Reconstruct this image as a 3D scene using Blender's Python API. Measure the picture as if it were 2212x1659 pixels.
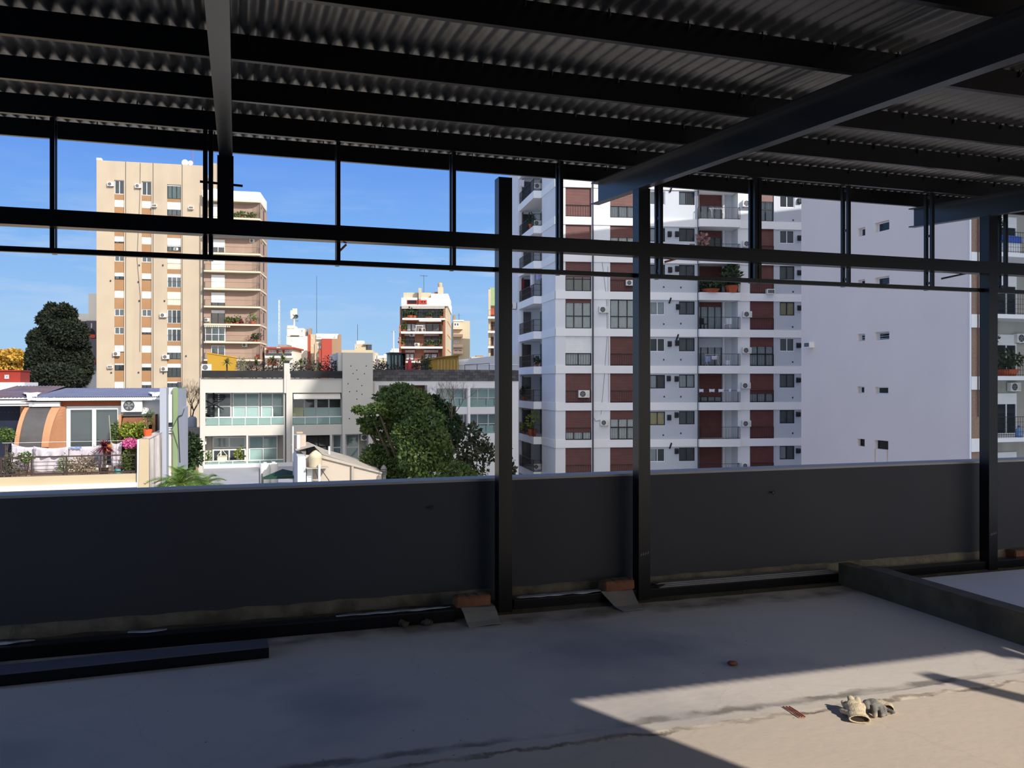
import bpy, bmesh, math, random
from math import sin, cos, tan, radians, pi, atan2, sqrt
from mathutils import Vector, Matrix, noise as mnoise

RN = random.Random(11)
for o in list(bpy.data.objects):
    bpy.data.objects.remove(o)
SC = bpy.context.scene
COL = SC.collection

# ------------------------------------------------------------------ camera, sky, sun, exposure
FPX, CX, CY, EYE = 1850.0, 1106.0, 828.0, 1.6      # focal length and horizon in pixels of the 2212x1659 frame
TH = radians(17.9)                                  # the camera looks 17.9 degrees right of the parapet's normal
ST, CT = sin(TH), cos(TH)
cam = bpy.data.objects.new('camera', bpy.data.cameras.new('camera'))
COL.objects.link(cam)
cam.location = (0, 0, EYE)
cam.rotation_euler = (pi / 2, 0, -TH)
cam.data.sensor_width = 36
cam.data.lens = 36 * FPX / 2212
cam.data.shift_y = -1.5 / 2212
cam.data.clip_end = 2000
SC.camera = cam
vs = SC.view_settings
vs.view_transform = 'Standard'; vs.look = 'None'; vs.gamma = 1; vs.exposure = 0.0
vs.use_curve_mapping = False

SUN_EL = radians(32)
SUN = Vector((0.405 * cos(SUN_EL), -0.914 * cos(SUN_EL), sin(SUN_EL))).normalized()
sl = bpy.data.lights.new('sun', 'SUN')
sl.energy = 4.5
sl.color = (1.0, 0.94, 0.86)
sl.angle = radians(0.55)
so = bpy.data.objects.new('sun', sl); COL.objects.link(so)
so.rotation_euler = (-SUN).to_track_quat('-Z', 'Y').to_euler()
so.location = (10, -20, 30)

def lin(c):
    r = []
    for x in c[:3]:
        x /= 255.0
        r.append(x / 12.92 if x <= 0.04045 else ((x + 0.055) / 1.055) ** 2.4)
    return tuple(r)

W = bpy.data.worlds.new('sky'); SC.world = W
W.use_nodes = True
nt = W.node_tree; nt.nodes.clear()
N = lambda t, **k: _n(nt, t, **k)
def _n(tree, t, **k):
    n = tree.nodes.new(t)
    for a, b in k.items():
        setattr(n, a, b)
    return n
tc = N('ShaderNodeTexCoord'); sep = N('ShaderNodeSeparateXYZ')
nt.links.new(tc.outputs['Generated'], sep.inputs[0])
ramp = N('ShaderNodeValToRGB')
nt.links.new(sep.outputs['Z'], ramp.inputs[0])
els = ramp.color_ramp.elements
stops = [(0.0, (176, 212, 242)), (0.07, (158, 200, 242)), (0.16, (128, 180, 243)), (0.27, (98, 150, 238)), (0.55, (96, 138, 208)), (1.0, (92, 128, 190))]
els[0].position = 0; els[0].color = lin(stops[0][1]) + (1,)
els[1].position = 1; els[1].color = lin(stops[-1][1]) + (1,)
for p, c in stops[1:-1]:
    e = els.new(p); e.color = lin(c) + (1,)
# brighter, whiter sky around the sun
dot = N('ShaderNodeVectorMath', operation='DOT_PRODUCT')
nt.links.new(tc.outputs['Generated'], dot.inputs[0]); dot.inputs[1].default_value = SUN
mp = N('ShaderNodeMapRange'); mp.inputs['From Min'].default_value = -0.15; mp.inputs['From Max'].default_value = 1.0
nt.links.new(dot.outputs['Value'], mp.inputs['Value'])
pw = N('ShaderNodeMath', operation='POWER'); pw.inputs[1].default_value = 2.2
nt.links.new(mp.outputs[0], pw.inputs[0])
mixs = N('ShaderNodeMix', data_type='RGBA'); mixs.inputs['B'].default_value = (1.85, 1.7, 1.5, 1)
nt.links.new(pw.outputs[0], mixs.inputs['Factor']); nt.links.new(ramp.outputs[0], mixs.inputs['A'])
# thin streaky cloud low over the roofs
mapc = N('ShaderNodeMapping'); mapc.inputs['Scale'].default_value = (2.2, 2.2, 13.0)
nt.links.new(tc.outputs['Generated'], mapc.inputs[0])
nz = N('ShaderNodeTexNoise'); nz.inputs['Scale'].default_value = 2.6; nz.inputs['Detail'].default_value = 6; nz.inputs['Roughness'].default_value = 0.6
nt.links.new(mapc.outputs[0], nz.inputs['Vector'])
cr = N('ShaderNodeMapRange'); cr.inputs['From Min'].default_value = 0.47; cr.inputs['From Max'].default_value = 0.80
nt.links.new(nz.outputs[0], cr.inputs['Value'])
bandup = N('ShaderNodeMapRange'); bandup.inputs['From Min'].default_value = 0.03; bandup.inputs['From Max'].default_value = 0.11
banddn = N('ShaderNodeMapRange'); banddn.inputs['From Min'].default_value = 0.24; banddn.inputs['From Max'].default_value = 0.13
nt.links.new(sep.outputs['Z'], bandup.inputs['Value']); nt.links.new(sep.outputs['Z'], banddn.inputs['Value'])
m1 = N('ShaderNodeMath', operation='MULTIPLY'); m2 = N('ShaderNodeMath', operation='MULTIPLY'); m3 = N('ShaderNodeMath', operation='MULTIPLY')
nt.links.new(bandup.outputs[0], m1.inputs[0]); nt.links.new(banddn.outputs[0], m1.inputs[1])
nt.links.new(m1.outputs[0], m2.inputs[0]); nt.links.new(cr.outputs[0], m2.inputs[1])
nt.links.new(m2.outputs[0], m3.inputs[0]); m3.inputs[1].default_value = 0.75
mixc = N('ShaderNodeMix', data_type='RGBA'); mixc.inputs['B'].default_value = lin((205, 222, 244)) + (1,)
nt.links.new(m3.outputs[0], mixc.inputs['Factor']); nt.links.new(mixs.outputs['Result'], mixc.inputs['A'])
bg = N('ShaderNodeBackground'); bg.inputs['Strength'].default_value = 1.0
nt.links.new(mixc.outputs['Result'], bg.inputs['Color'])
wo = N('ShaderNodeOutputWorld'); nt.links.new(bg.outputs[0], wo.inputs[0])

# ------------------------------------------------------------------ materials
_M = {}
def mat(name, c=(128, 128, 128), rough=0.8, metal=0.0, var=0.07, scale=3.0, bump=0.0, bscale=25.0, spec=0.3, streak=0.0, stain=None, stain_amt=0.0):
    if name in _M:
        return _M[name]
    m = bpy.data.materials.new(name); m.use_nodes = True
    t = m.node_tree; b = t.nodes['Principled BSDF']
    c = lin(c)
    tcn = _n(t, 'ShaderNodeTexCoord')
    nz = _n(t, 'ShaderNodeTexNoise'); nz.inputs['Scale'].default_value = scale; nz.inputs['Detail'].default_value = 4
    t.links.new(tcn.outputs['Object'], nz.inputs['Vector'])
    mx = _n(t, 'ShaderNodeMix', data_type='RGBA')
    mr = _n(t, 'ShaderNodeMapRange'); mr.inputs['From Min'].default_value = 0.3; mr.inputs['From Max'].default_value = 0.7
    t.links.new(nz.outputs[0], mr.inputs['Value']); t.links.new(mr.outputs[0], mx.inputs['Factor'])
    mx.inputs['A'].default_value = tuple(x * (1 - var) for x in c) + (1,)
    mx.inputs['B'].default_value = tuple(min(x * (1 + var), 0.92) for x in c) + (1,)
    last = mx.outputs['Result']
    if streak > 0:
        mpn = _n(t, 'ShaderNodeMapping'); mpn.inputs['Scale'].default_value = (1.0, 1.0, 0.06)
        t.links.new(tcn.outputs['Object'], mpn.inputs[0])
        n2 = _n(t, 'ShaderNodeTexNoise'); n2.inputs['Scale'].default_value = scale * 1.3; n2.inputs['Detail'].default_value = 5
        t.links.new(mpn.outputs[0], n2.inputs['Vector'])
        r2 = _n(t, 'ShaderNodeMapRange'); r2.inputs['From Min'].default_value = 0.48; r2.inputs['From Max'].default_value = 0.72
        r2.inputs['To Max'].default_value = streak
        t.links.new(n2.outputs[0], r2.inputs['Value'])
        mx2 = _n(t, 'ShaderNodeMix', data_type='RGBA')
        sc_ = lin(stain) if stain else tuple(x * 0.45 for x in c)
        mx2.inputs['B'].default_value = sc_ + (1,)
        t.links.new(r2.outputs[0], mx2.inputs['Factor']); t.links.new(last, mx2.inputs['A'])
        last = mx2.outputs['Result']
    elif stain is not None:
        n2 = _n(t, 'ShaderNodeTexNoise'); n2.inputs['Scale'].default_value = scale * 0.6; n2.inputs['Detail'].default_value = 6
        t.links.new(tcn.outputs['Object'], n2.inputs['Vector'])
        r2 = _n(t, 'ShaderNodeMapRange'); r2.inputs['From Min'].default_value = 0.5; r2.inputs['From Max'].default_value = 0.66
        r2.inputs['To Max'].default_value = stain_amt
        t.links.new(n2.outputs[0], r2.inputs['Value'])
        mx2 = _n(t, 'ShaderNodeMix', data_type='RGBA'); mx2.inputs['B'].default_value = lin(stain) + (1,)
        t.links.new(r2.outputs[0], mx2.inputs['Factor']); t.links.new(last, mx2.inputs['A'])
        last = mx2.outputs['Result']
    t.links.new(last, b.inputs['Base Color'])
    b.inputs['Roughness'].default_value = rough
    b.inputs['Metallic'].default_value = metal
    b.inputs['Specular IOR Level'].default_value = spec
    if bump > 0:
        n3 = _n(t, 'ShaderNodeTexNoise'); n3.inputs['Scale'].default_value = bscale; n3.inputs['Detail'].default_value = 4
        t.links.new(tcn.outputs['Object'], n3.inputs['Vector'])
        bp = _n(t, 'ShaderNodeBump'); bp.inputs['Strength'].default_value = bump; bp.inputs['Distance'].default_value = 0.02
        t.links.new(n3.outputs[0], bp.inputs['Height']); t.links.new(bp.outputs[0], b.inputs['Normal'])
    _M[name] = m
    return m

def leaf_mat(name, c1, c2, rough=0.55):
    if name in _M:
        return _M[name]
    m = mat(name, c1, rough=rough, var=0.3, scale=1.2, spec=0.35)
    t = m.node_tree; b = t.nodes['Principled BSDF']
    gi = _n(t, 'ShaderNodeNewGeometry')
    mx = _n(t, 'ShaderNodeMix', data_type='RGBA')
    old = b.inputs['Base Color'].links[0].from_socket
    rr = _n(t, 'ShaderNodeMath', operation='MULTIPLY'); rr.inputs[1].default_value = 0.85
    t.links.new(gi.outputs['Random Per Island'], rr.inputs[0]); t.links.new(rr.outputs[0], mx.inputs['Factor'])
    t.links.new(old, mx.inputs['A']); mx.inputs['B'].default_value = lin(c2) + (1,)
    t.links.new(mx.outputs['Result'], b.inputs['Base Color'])
    tr = _n(t, 'ShaderNodeBsdfTranslucent'); t.links.new(mx.outputs['Result'], tr.inputs[0])
    ms = _n(t, 'ShaderNodeMixShader'); ms.inputs[0].default_value = 0.25
    out = t.nodes['Material Output']
    t.links.new(b.outputs[0], ms.inputs[1]); t.links.new(tr.outputs[0], ms.inputs[2]); t.links.new(ms.outputs[0], out.inputs[0])
    return m

def glass_mat(name, tint=(250, 253, 253), opacity=0.05, body=(150, 170, 172)):
    """thin sheet of glass: mostly see-through, mirror-like at grazing angles, with an optional milky body"""
    if name in _M:
        return _M[name]
    m = bpy.data.materials.new(name); m.use_nodes = True
    t = m.node_tree; t.nodes.clear()
    out = _n(t, 'ShaderNodeOutputMaterial')
    tr = _n(t, 'ShaderNodeBsdfTransparent'); tr.inputs[0].default_value = lin(tint) + (1,)
    df = _n(t, 'ShaderNodeBsdfDiffuse')
    nz = _n(t, 'ShaderNodeTexNoise'); nz.inputs['Scale'].default_value = 1.5
    mx = _n(t, 'ShaderNodeMix', data_type='RGBA'); b = lin(body)
    mx.inputs['A'].default_value = tuple(x * 0.92 for x in b) + (1,); mx.inputs['B'].default_value = tuple(min(1, x * 1.08) for x in b) + (1,)
    t.links.new(nz.outputs[0], mx.inputs['Factor']); t.links.new(mx.outputs['Result'], df.inputs[0])
    m1 = _n(t, 'ShaderNodeMixShader'); m1.inputs[0].default_value = opacity
    t.links.new(tr.outputs[0], m1.inputs[1]); t.links.new(df.outputs[0], m1.inputs[2])
    gl = _n(t, 'ShaderNodeBsdfGlossy'); gl.inputs['Roughness'].default_value = 0.03
    fr = _n(t, 'ShaderNodeFresnel'); fr.inputs[0].default_value = 1.5
    m2 = _n(t, 'ShaderNodeMixShader')
    t.links.new(fr.outputs[0], m2.inputs[0]); t.links.new(m1.outputs[0], m2.inputs[1]); t.links.new(gl.outputs[0], m2.inputs[2])
    t.links.new(m2.outputs[0], out.inputs[0])
    _M[name] = m
    return m

# ------------------------------------------------------------------ mesh helpers
class MB:
    """collects boxes, tubes, prisms ... and links them as one mesh object"""
    def __init__(s, T=None):
        s.v = []; s.f = []; s.T = T
    def _add(s, vs_, fs):
        o = len(s.v)
        if s.T is not None:
            vs_ = [tuple(s.T @ Vector(p)) for p in vs_]
        s.v += [tuple(p) for p in vs_]
        s.f += [tuple(i + o for i in q) for q in fs]
        return s
    def box(s, x0, x1, y0, y1, z0, z1):
        x0, x1 = min(x0, x1), max(x0, x1); y0, y1 = min(y0, y1), max(y0, y1); z0, z1 = min(z0, z1), max(z0, z1)
        return s._add([(x0, y0, z0), (x1, y0, z0), (x1, y1, z0), (x0, y1, z0), (x0, y0, z1), (x1, y0, z1), (x1, y1, z1), (x0, y1, z1)],
                      [(0, 3, 2, 1), (4, 5, 6, 7), (0, 1, 5, 4), (1, 2, 6, 5), (2, 3, 7, 6), (3, 0, 4, 7)])
    def quad(s, a, b, c, d):
        return s._add([a, b, c, d], [(0, 1, 2, 3)])
    def poly(s, pts):
        return s._add(pts, [tuple(range(len(pts)))])
    def prism(s, pts, z0, z1):
        """polygon in x,y (counter-clockwise from above) pushed from z0 to z1"""
        n = len(pts)
        return s._add([(x, y, z0) for x, y in pts] + [(x, y, z1) for x, y in pts],
                      [tuple(range(n))[::-1], tuple(range(n, 2 * n))] + [(i, (i + 1) % n, n + (i + 1) % n, n + i) for i in range(n)])
    def prism_y(s, pts, y0, y1):
        """polygon in x,z pushed from y0 to y1"""
        n = len(pts)
        return s._add([(x, y0, z) for x, z in pts] + [(x, y1, z) for x, z in pts],
                      [tuple(range(n)), tuple(range(n, 2 * n))[::-1]] + [(i, n + i, n + (i + 1) % n, (i + 1) % n) for i in range(n)])
    def prism_x(s, pts, x0, x1):
        """polygon in y,z pushed from x0 to x1"""
        n = len(pts)
        return s._add([(x0, y, z) for y, z in pts] + [(x1, y, z) for y, z in pts],
                      [tuple(range(n))[::-1], tuple(range(n, 2 * n))] + [(i, (i + 1) % n, n + (i + 1) % n, n + i) for i in range(n)])
    def tube(s, p, q, r, n=6, r2=None, caps=True):
        p, q = Vector(p), Vector(q); d = q - p
        if d.length < 1e-6:
            return s
        r2 = r if r2 is None else r2
        d.normalize()
        u = d.orthogonal().normalized(); w = d.cross(u)
        vs_ = []
        for c, rr in ((p, r), (q, r2)):
            for i in range(n):
                a = 2 * pi * i / n
                vs_.append(tuple(c + u * (cos(a) * rr) + w * (sin(a) * rr)))
        fs = [(i, (i + 1) % n, n + (i + 1) % n, n + i) for i in range(n)]
        if caps:
            fs += [tuple(range(n))[::-1], tuple(range(n, 2 * n))]
        return s._add(vs_, fs)
    def path(s, pts, r, n=6):
        for k in range(len(pts) - 1):
            ra = r[k] if isinstance(r, (list, tuple)) else r
            rb = r[k + 1] if isinstance(r, (list, tuple)) else r
            s.tube(pts[k], pts[k + 1], ra, n, rb)
        return s
    def lathe(s, c, prof, n=16):
        cx, cy, cz = c
        vs_ = []; m = len(prof)
        for r, z in prof:
            for i in range(n):
                a = 2 * pi * i / n
                vs_.append((cx + r * cos(a), cy + r * sin(a), cz + z))
        fs = []
        for k in range(m - 1):
            for i in range(n):
                j = (i + 1) % n
                fs.append((k * n + i, k * n + j, (k + 1) * n + j, (k + 1) * n + i))
        fs.append(tuple(range(n))[::-1]); fs.append(tuple(range((m - 1) * n, m * n)))
        return s._add(vs_, fs)
    def lathe_y(s, c, prof, n=16):
        """surface of revolution about the y axis: prof = (radius, y)"""
        T0 = s.T
        s.T = (T0 @ Matrix.Translation(c) if T0 is not None else Matrix.Translation(c)) @ Matrix.Rotation(pi / 2, 4, 'X')
        s.lathe((0, 0, 0), [(r, -y) for r, y in prof], n)
        s.T = T0
        return s
    def ball(s, c, rx, ry=None, rz=None, nu=10, nv=7):
        ry = rx if ry is None else ry; rz = rx if rz is None else rz
        vs_ = [(c[0], c[1], c[2] - rz)]
        for j in range(1, nv):
            t = pi * j / nv - pi / 2
            for i in range(nu):
                a = 2 * pi * i / nu
                vs_.append((c[0] + rx * cos(t) * cos(a), c[1] + ry * cos(t) * sin(a), c[2] + rz * sin(t)))
        vs_.append((c[0], c[1], c[2] + rz))
        fs = [(0, 1 + (i + 1) % nu, 1 + i) for i in range(nu)]
        for j in range(nv - 2):
            for i in range(nu):
                a = 1 + j * nu + i; b = 1 + j * nu + (i + 1) % nu
                fs.append((a, b, b + nu, a + nu))
        L = len(vs_) - 1; o = 1 + (nv - 2) * nu
        fs += [(o + i, o + (i + 1) % nu, L) for i in range(nu)]
        return s._add(vs_, fs)
    def wall(s, x0, x1, z0, z1, y0, dep, holes):
        """upright slab from y0 to y0+dep with rectangular holes (x0,x1,z0,z1) cut through it"""
        hs = [(max(a, x0), min(b, x1), max(c, z0), min(d, z1)) for a, b, c, d in holes if b > x0 and a < x1 and d > z0 and c < z1]
        xs = sorted({x0, x1} | {h[0] for h in hs} | {h[1] for h in hs})
        zs = sorted({z0, z1} | {h[2] for h in hs} | {h[3] for h in hs})
        y1 = y0 + dep
        inh = lambda x, z: any(h[0] < x < h[1] and h[2] < z < h[3] for h in hs)
        for j in range(len(zs) - 1):
            zc = (zs[j] + zs[j + 1]) / 2
            run = None
            for i in range(len(xs)):
                solid = i < len(xs) - 1 and not inh((xs[i] + xs[i + 1]) / 2, zc)
                if solid and run is None:
                    run = xs[i]
                if not solid and run is not None:
                    s.quad((run, y0, zs[j]), (xs[i], y0, zs[j]), (xs[i], y0, zs[j + 1]), (run, y0, zs[j + 1]))
                    s.quad((run, y1, zs[j + 1]), (xs[i], y1, zs[j + 1]), (xs[i], y1, zs[j]), (run, y1, zs[j]))
                    run = None
        for a, b, c, d in hs:
            s.quad((a, y0, c), (a, y1, c), (a, y1, d), (a, y0, d)); s.quad((b, y1, c), (b, y0, c), (b, y0, d), (b, y1, d))
            s.quad((a, y0, d), (a, y1, d), (b, y1, d), (b, y0, d)); s.quad((a, y1, c), (a, y0, c), (b, y0, c), (b, y1, c))
        s.quad((x0, y1, z0), (x0, y0, z0), (x0, y0, z1), (x0, y1, z1)); s.quad((x1, y0, z0), (x1, y1, z0), (x1, y1, z1), (x1, y0, z1))
        s.quad((x0, y0, z1), (x1, y0, z1), (x1, y1, z1), (x0, y1, z1)); s.quad((x0, y1, z0), (x1, y1, z0), (x1, y0, z0), (x0, y0, z0))
        return s
    def mesh(s, name, m=None, smooth=False):
        me = bpy.data.meshes.new(name)
        me.from_pydata(s.v, [], s.f)
        if m is not None:
            me.materials.append(m)
        if smooth:
            me.polygons.foreach_set('use_smooth', [True] * len(me.polygons))
        me.update()
        return me
    def build(s, name, m, parent=None, smooth=False, **props):
        o = bpy.data.objects.new(name, s.mesh(name, m, smooth))
        COL.objects.link(o)
        if parent is not None:
            o.parent = parent
        for k, v in props.items():
            o[k] = v
        return o

def link_mesh(name, me, parent=None, loc=(0, 0, 0), rotz=0.0, scale=None, **props):
    o = bpy.data.objects.new(name, me); COL.objects.link(o)
    o.location = loc; o.rotation_euler = (0, 0, rotz)
    if scale is not None:
        o.scale = scale if hasattr(scale, '__len__') else (scale,) * 3
    if parent is not None:
        o.parent = parent
    for k, v in props.items():
        o[k] = v
    return o

def tag(o, label, cat, group=None):
    o['label'] = label; o['category'] = cat
    if group:
        o['group'] = group
    return o

def thing(name, label, cat, loc=(0, 0, 0), rotz=0.0, group=None):
    o = bpy.data.objects.new(name, None); COL.objects.link(o)
    o.location = loc; o.rotation_euler = (0, 0, rotz); o.empty_display_size = 0.2
    return tag(o, label, cat, group)

def struct(o):
    o['kind'] = 'structure'
    return o

def copy_tree(src, kids, loc, rotz=0.0, scale=1.0, label=None, group=None):
    """a thing with its parts (and their sub-parts), copied; mesh data shared"""
    r = src.copy(); COL.objects.link(r)
    r.location = loc; r.rotation_euler = (0, 0, rotz); r.scale = (scale,) * 3
    if label:
        r['label'] = label
    if group:
        r['group'] = group
    for ch in kids.get(src.name, []):
        c = ch.copy(); COL.objects.link(c); c.parent = r
        for g in kids.get(ch.name, []):
            d = g.copy(); COL.objects.link(d); d.parent = c
    return r

def cam_pt(px, py, zc):
    """world point that lies zc metres ahead of the camera at a pixel"""
    u = (px - CX) / FPX
    return Vector((zc * (ST + u * CT), zc * (CT - u * ST), EYE + (CY - py) / FPX * zc))

def on_floor(px, py, z=0.0):
    return cam_pt(px, py, (EYE - z) * FPX / (py - CY))

class Fr:
    """a building's own axes: x along the facade, y into the building, z up (world heights); phi = turn of the facade
    against the picture plane. px() and z() turn measurements on the photograph into metres on the facade."""
    def __init__(s, px, zc, phi, base=-16.0):
        s.phi = radians(phi); s.F0 = zc; s.R0 = zc * (px - CX) / FPX
        s.base = base
        p = cam_pt(px, CY, zc)
        s.loc = (p.x, p.y, 0.0)
        s.rot = s.phi - TH
    def x(s, px, y=0.0):
        u = (px - CX) / FPX
        return (u * (s.F0 + y * cos(s.phi)) - s.R0 + y * sin(s.phi)) / (cos(s.phi) - u * sin(s.phi))
    def d(s, px, y=0.0):
        return s.F0 + s.x(px, y) * sin(s.phi) + y * cos(s.phi)
    def z(s, py, px, y=0.0):
        return EYE + (CY - py) / FPX * s.d(px, y)
    def rect(s, xa, ya, xb, yb, y=0.0):
        m = (xa + xb) / 2
        return s.x(xa, y), s.x(xb, y), s.z(yb, m, y), s.z(ya, m, y)
    def pt(s, px, py, y=0.0):
        return (s.x(px, y), y, s.z(py, px, y))
    def world(s, x, y, z):
        c, n = cos(s.rot), sin(s.rot)
        return (s.loc[0] + c * x - n * y, s.loc[1] + n * x + c * y, z)
    def root(s, name, label, cat, group=None):
        return thing(name, label, cat, s.loc, s.rot, group)

# ================================================================== THE TERRACE
M_steel = mat('black steel paint', (14, 15, 20), rough=0.3, var=0.15, scale=6, spec=0.33)
M_steel2 = mat('dark blue grey steel', (32, 35, 44), rough=0.32, var=0.12, scale=5, spec=0.5)
M_galv = mat('galvanised sheet', (122, 123, 126), rough=0.38, metal=0.8, var=0.1, scale=8, spec=0.5)
M_wallp = mat('dark grey wall paint', (72, 73, 78), rough=0.75, var=0.06, scale=1.2, bump=0.15, bscale=60)
M_wallt = mat('skylit wall paint', (180, 176, 172), rough=0.7, var=0.06, scale=2.0, bump=0.1, bscale=60)  # the parapet's own paint, made paler: sky light on its top put into the colour
M_mortar = mat('raw mortar', (128, 120, 104), rough=0.95, var=0.25, scale=9, bump=0.6, bscale=40, stain=(80, 72, 60), stain_amt=0.6)
M_mortar2 = mat('dirty mortar', (92, 84, 70), rough=0.95, var=0.3, scale=7, bump=0.6, bscale=40)
M_conc = mat('rough concrete', (106, 96, 78), rough=0.95, var=0.2, scale=5, bump=0.5, bscale=30, stain=(60, 56, 50), stain_amt=0.5)
M_brick = mat('hollow clay brick', (138, 94, 72), rough=0.9, var=0.25, scale=14, bump=0.4, bscale=60)
M_card = mat('grey cardboard', (150, 146, 136), rough=0.9, var=0.1, scale=6)
M_plast = mat('white plastic film', (205, 212, 222), rough=0.35, var=0.05, scale=5, spec=0.5)
M_rust = mat('rusty steel', (168, 104, 82), rough=0.85, var=0.3, scale=40)

def floor_material():
    m = mat('screed floor', (206, 195, 183), rough=0.85, var=0.05, scale=1.1, bump=0.12, bscale=18, stain=(150, 148, 150), stain_amt=0.75)
    t = m.node_tree; b = t.nodes['Principled BSDF']
    last = b.inputs['Base Color'].links[0].from_socket
    tcn = _n(t, 'ShaderNodeTexCoord'); sp = _n(t, 'ShaderNodeSeparateXYZ'); t.links.new(tcn.outputs['Object'], sp.inputs[0])
    wob = _n(t, 'ShaderNodeTexNoise'); wob.inputs['Scale'].default_value = 5.5; wob.inputs['Detail'].default_value = 6; wob.inputs['Roughness'].default_value = 0.65
    t.links.new(tcn.outputs['Object'], wob.inputs['Vector'])
    w1 = _n(t, 'ShaderNodeMath', operation='MULTIPLY_ADD'); w1.inputs[1].default_value = 0.16; w1.inputs[2].default_value = -0.08
    t.links.new(wob.outputs[0], w1.inputs[0])
    yy = _n(t, 'ShaderNodeMath', operation='ADD'); t.links.new(sp.outputs['Y'], yy.inputs[0]); t.links.new(w1.outputs[0], yy.inputs[1])
    def line(y0, half, col, amt):
        nonlocal last
        a = _n(t, 'ShaderNodeMath', operation='SUBTRACT'); a.inputs[1].default_value = y0; t.links.new(yy.outputs[0], a.inputs[0])
        c = _n(t, 'ShaderNodeMath', operation='ABSOLUTE'); t.links.new(a.outputs[0], c.inputs[0])
        r = _n(t, 'ShaderNodeMapRange'); r.inputs['From Min'].default_value = half; r.inputs['From Max'].default_value = half * 0.3
        r.inputs['To Max'].default_value = amt; t.links.new(c.outputs[0], r.inputs['Value'])
        n = _n(t, 'ShaderNodeTexNoise'); n.inputs['Scale'].default_value = 3.1; n.inputs['Detail'].default_value = 5; t.links.new(tcn.outputs['Object'], n.inputs['Vector'])
        n2 = _n(t, 'ShaderNodeMapRange'); n2.inputs['From Min'].default_value = 0.36; n2.inputs['From Max'].default_value = 0.58; t.links.new(n.outputs[0], n2.inputs['Value'])
        mu = _n(t, 'ShaderNodeMath', operation='MULTIPLY'); t.links.new(r.outputs[0], mu.inputs[0]); t.links.new(n2.outputs[0], mu.inputs[1])
        x = _n(t, 'ShaderNodeMix', data_type='RGBA'); x.inputs['B'].default_value = lin(col) + (1,)
        t.links.new(mu.outputs[0], x.inputs['Factor']); t.links.new(last, x.inputs['A']); last = x.outputs['Result']
    # the sandy side nearer the door, the dirty joint between the two pours, the dirt along the parapet
    r = _n(t, 'ShaderNodeMapRange'); r.inputs['From Min'].default_value = 3.62; r.inputs['From Max'].default_value = 3.5
    t.links.new(yy.outputs[0], r.inputs['Value'])
    x = _n(t, 'ShaderNodeMix', data_type='RGBA'); x.inputs['B'].default_value = lin((205, 188, 166)) + (1,)
    f = _n(t, 'ShaderNodeMath', operation='MULTIPLY'); f.inputs[1].default_value = 0.75; t.links.new(r.outputs[0], f.inputs[0])
    t.links.new(f.outputs[0], x.inputs['Factor']); t.links.new(last, x.inputs['A']); last = x.outputs['Result']
    line(3.66, 0.05, (112, 104, 92), 0.8); line(3.53, 0.022, (104, 94, 80), 0.85); line(3.60, 0.04, (200, 190, 176), 0.5)
    line(5.50, 0.16, (112, 102, 86), 0.75)
    # dark specks and hairline cracks
    vo = _n(t, 'ShaderNodeTexVoronoi'); vo.inputs['Scale'].default_value = 7.0; t.links.new(tcn.outputs['Object'], vo.inputs['Vector'])
    rr = _n(t, 'ShaderNodeMapRange'); rr.inputs['From Min'].default_value = 0.045; rr.inputs['From Max'].default_value = 0.03; rr.inputs['To Max'].default_value = 0.7
    t.links.new(vo.outputs['Distance'], rr.inputs['Value'])
    x = _n(t, 'ShaderNodeMix', data_type='RGBA'); x.inputs['B'].default_value = lin((80, 72, 66)) + (1,)
    t.links.new(rr.outputs[0], x.inputs['Factor']); t.links.new(last, x.inputs['A']); last = x.outputs['Result']
    vc = _n(t, 'ShaderNodeTexVoronoi', feature='DISTANCE_TO_EDGE'); vc.inputs['Scale'].default_value = 0.9
    dis = _n(t, 'ShaderNodeMix', data_type='RGBA'); dis.inputs['Factor'].default_value = 0.12
    t.links.new(tcn.outputs['Object'], dis.inputs['A']); t.links.new(wob.outputs['Color'], dis.inputs['B']); t.links.new(dis.outputs['Result'], vc.inputs['Vector'])
    rc = _n(t, 'ShaderNodeMapRange'); rc.inputs['From Min'].default_value = 0.006; rc.inputs['From Max'].default_value = 0.002; rc.inputs['To Max'].default_value = 0.07
    t.links.new(vc.outputs['Distance'], rc.inputs['Value'])
    x = _n(t, 'ShaderNodeMix', data_type='RGBA'); x.inputs['B'].default_value = lin((110, 104, 98)) + (1,)
    t.links.new(rc.outputs[0], x.inputs['Factor']); t.links.new(last, x.inputs['A']); last = x.outputs['Result']
    t.links.new(last, b.inputs['Base Color'])
    return m

XL, XR = -5.0, 10.5
# floor: a slab with the joint between two pours as a shallow, crooked ridge
fb = MB()
ys = [-6.0, 0.0, 2.0, 3.0, 3.45, 3.52, 3.54, 3.58, 3.62, 3.65, 3.72, 4.2, 5.0, 6.09]
hz = [0, 0, 0, 0, 0, 0, 1, 1, 1, 0, 0, 0, 0, 0]
nx = 130
vs_ = []
for j, y in enumerate(ys):
    for i in range(nx + 1):
        x = XL + (XR - XL) * i / nx
        h = hz[j] * 0.007 * (0.5 + mnoise.noise((x * 2.2, y * 3, 0.3)))
        yo = 0.02 * mnoise.noise((x * 1.7, 0, 5.1)) if 4 <= j <= 10 else 0
        vs_.append((x, y + yo, h))
fs = []
for j in range(len(ys) - 1):
    for i in range(nx):
        a = j * (nx + 1) + i
        fs.append((a, a + 1, a + nx + 2, a + nx + 1))
fb._add(vs_, fs)
fb.box(XL, XR, -6.0, 6.09, -0.35, -0.02)
floor = struct(fb.build('floor', floor_material()))

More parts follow.
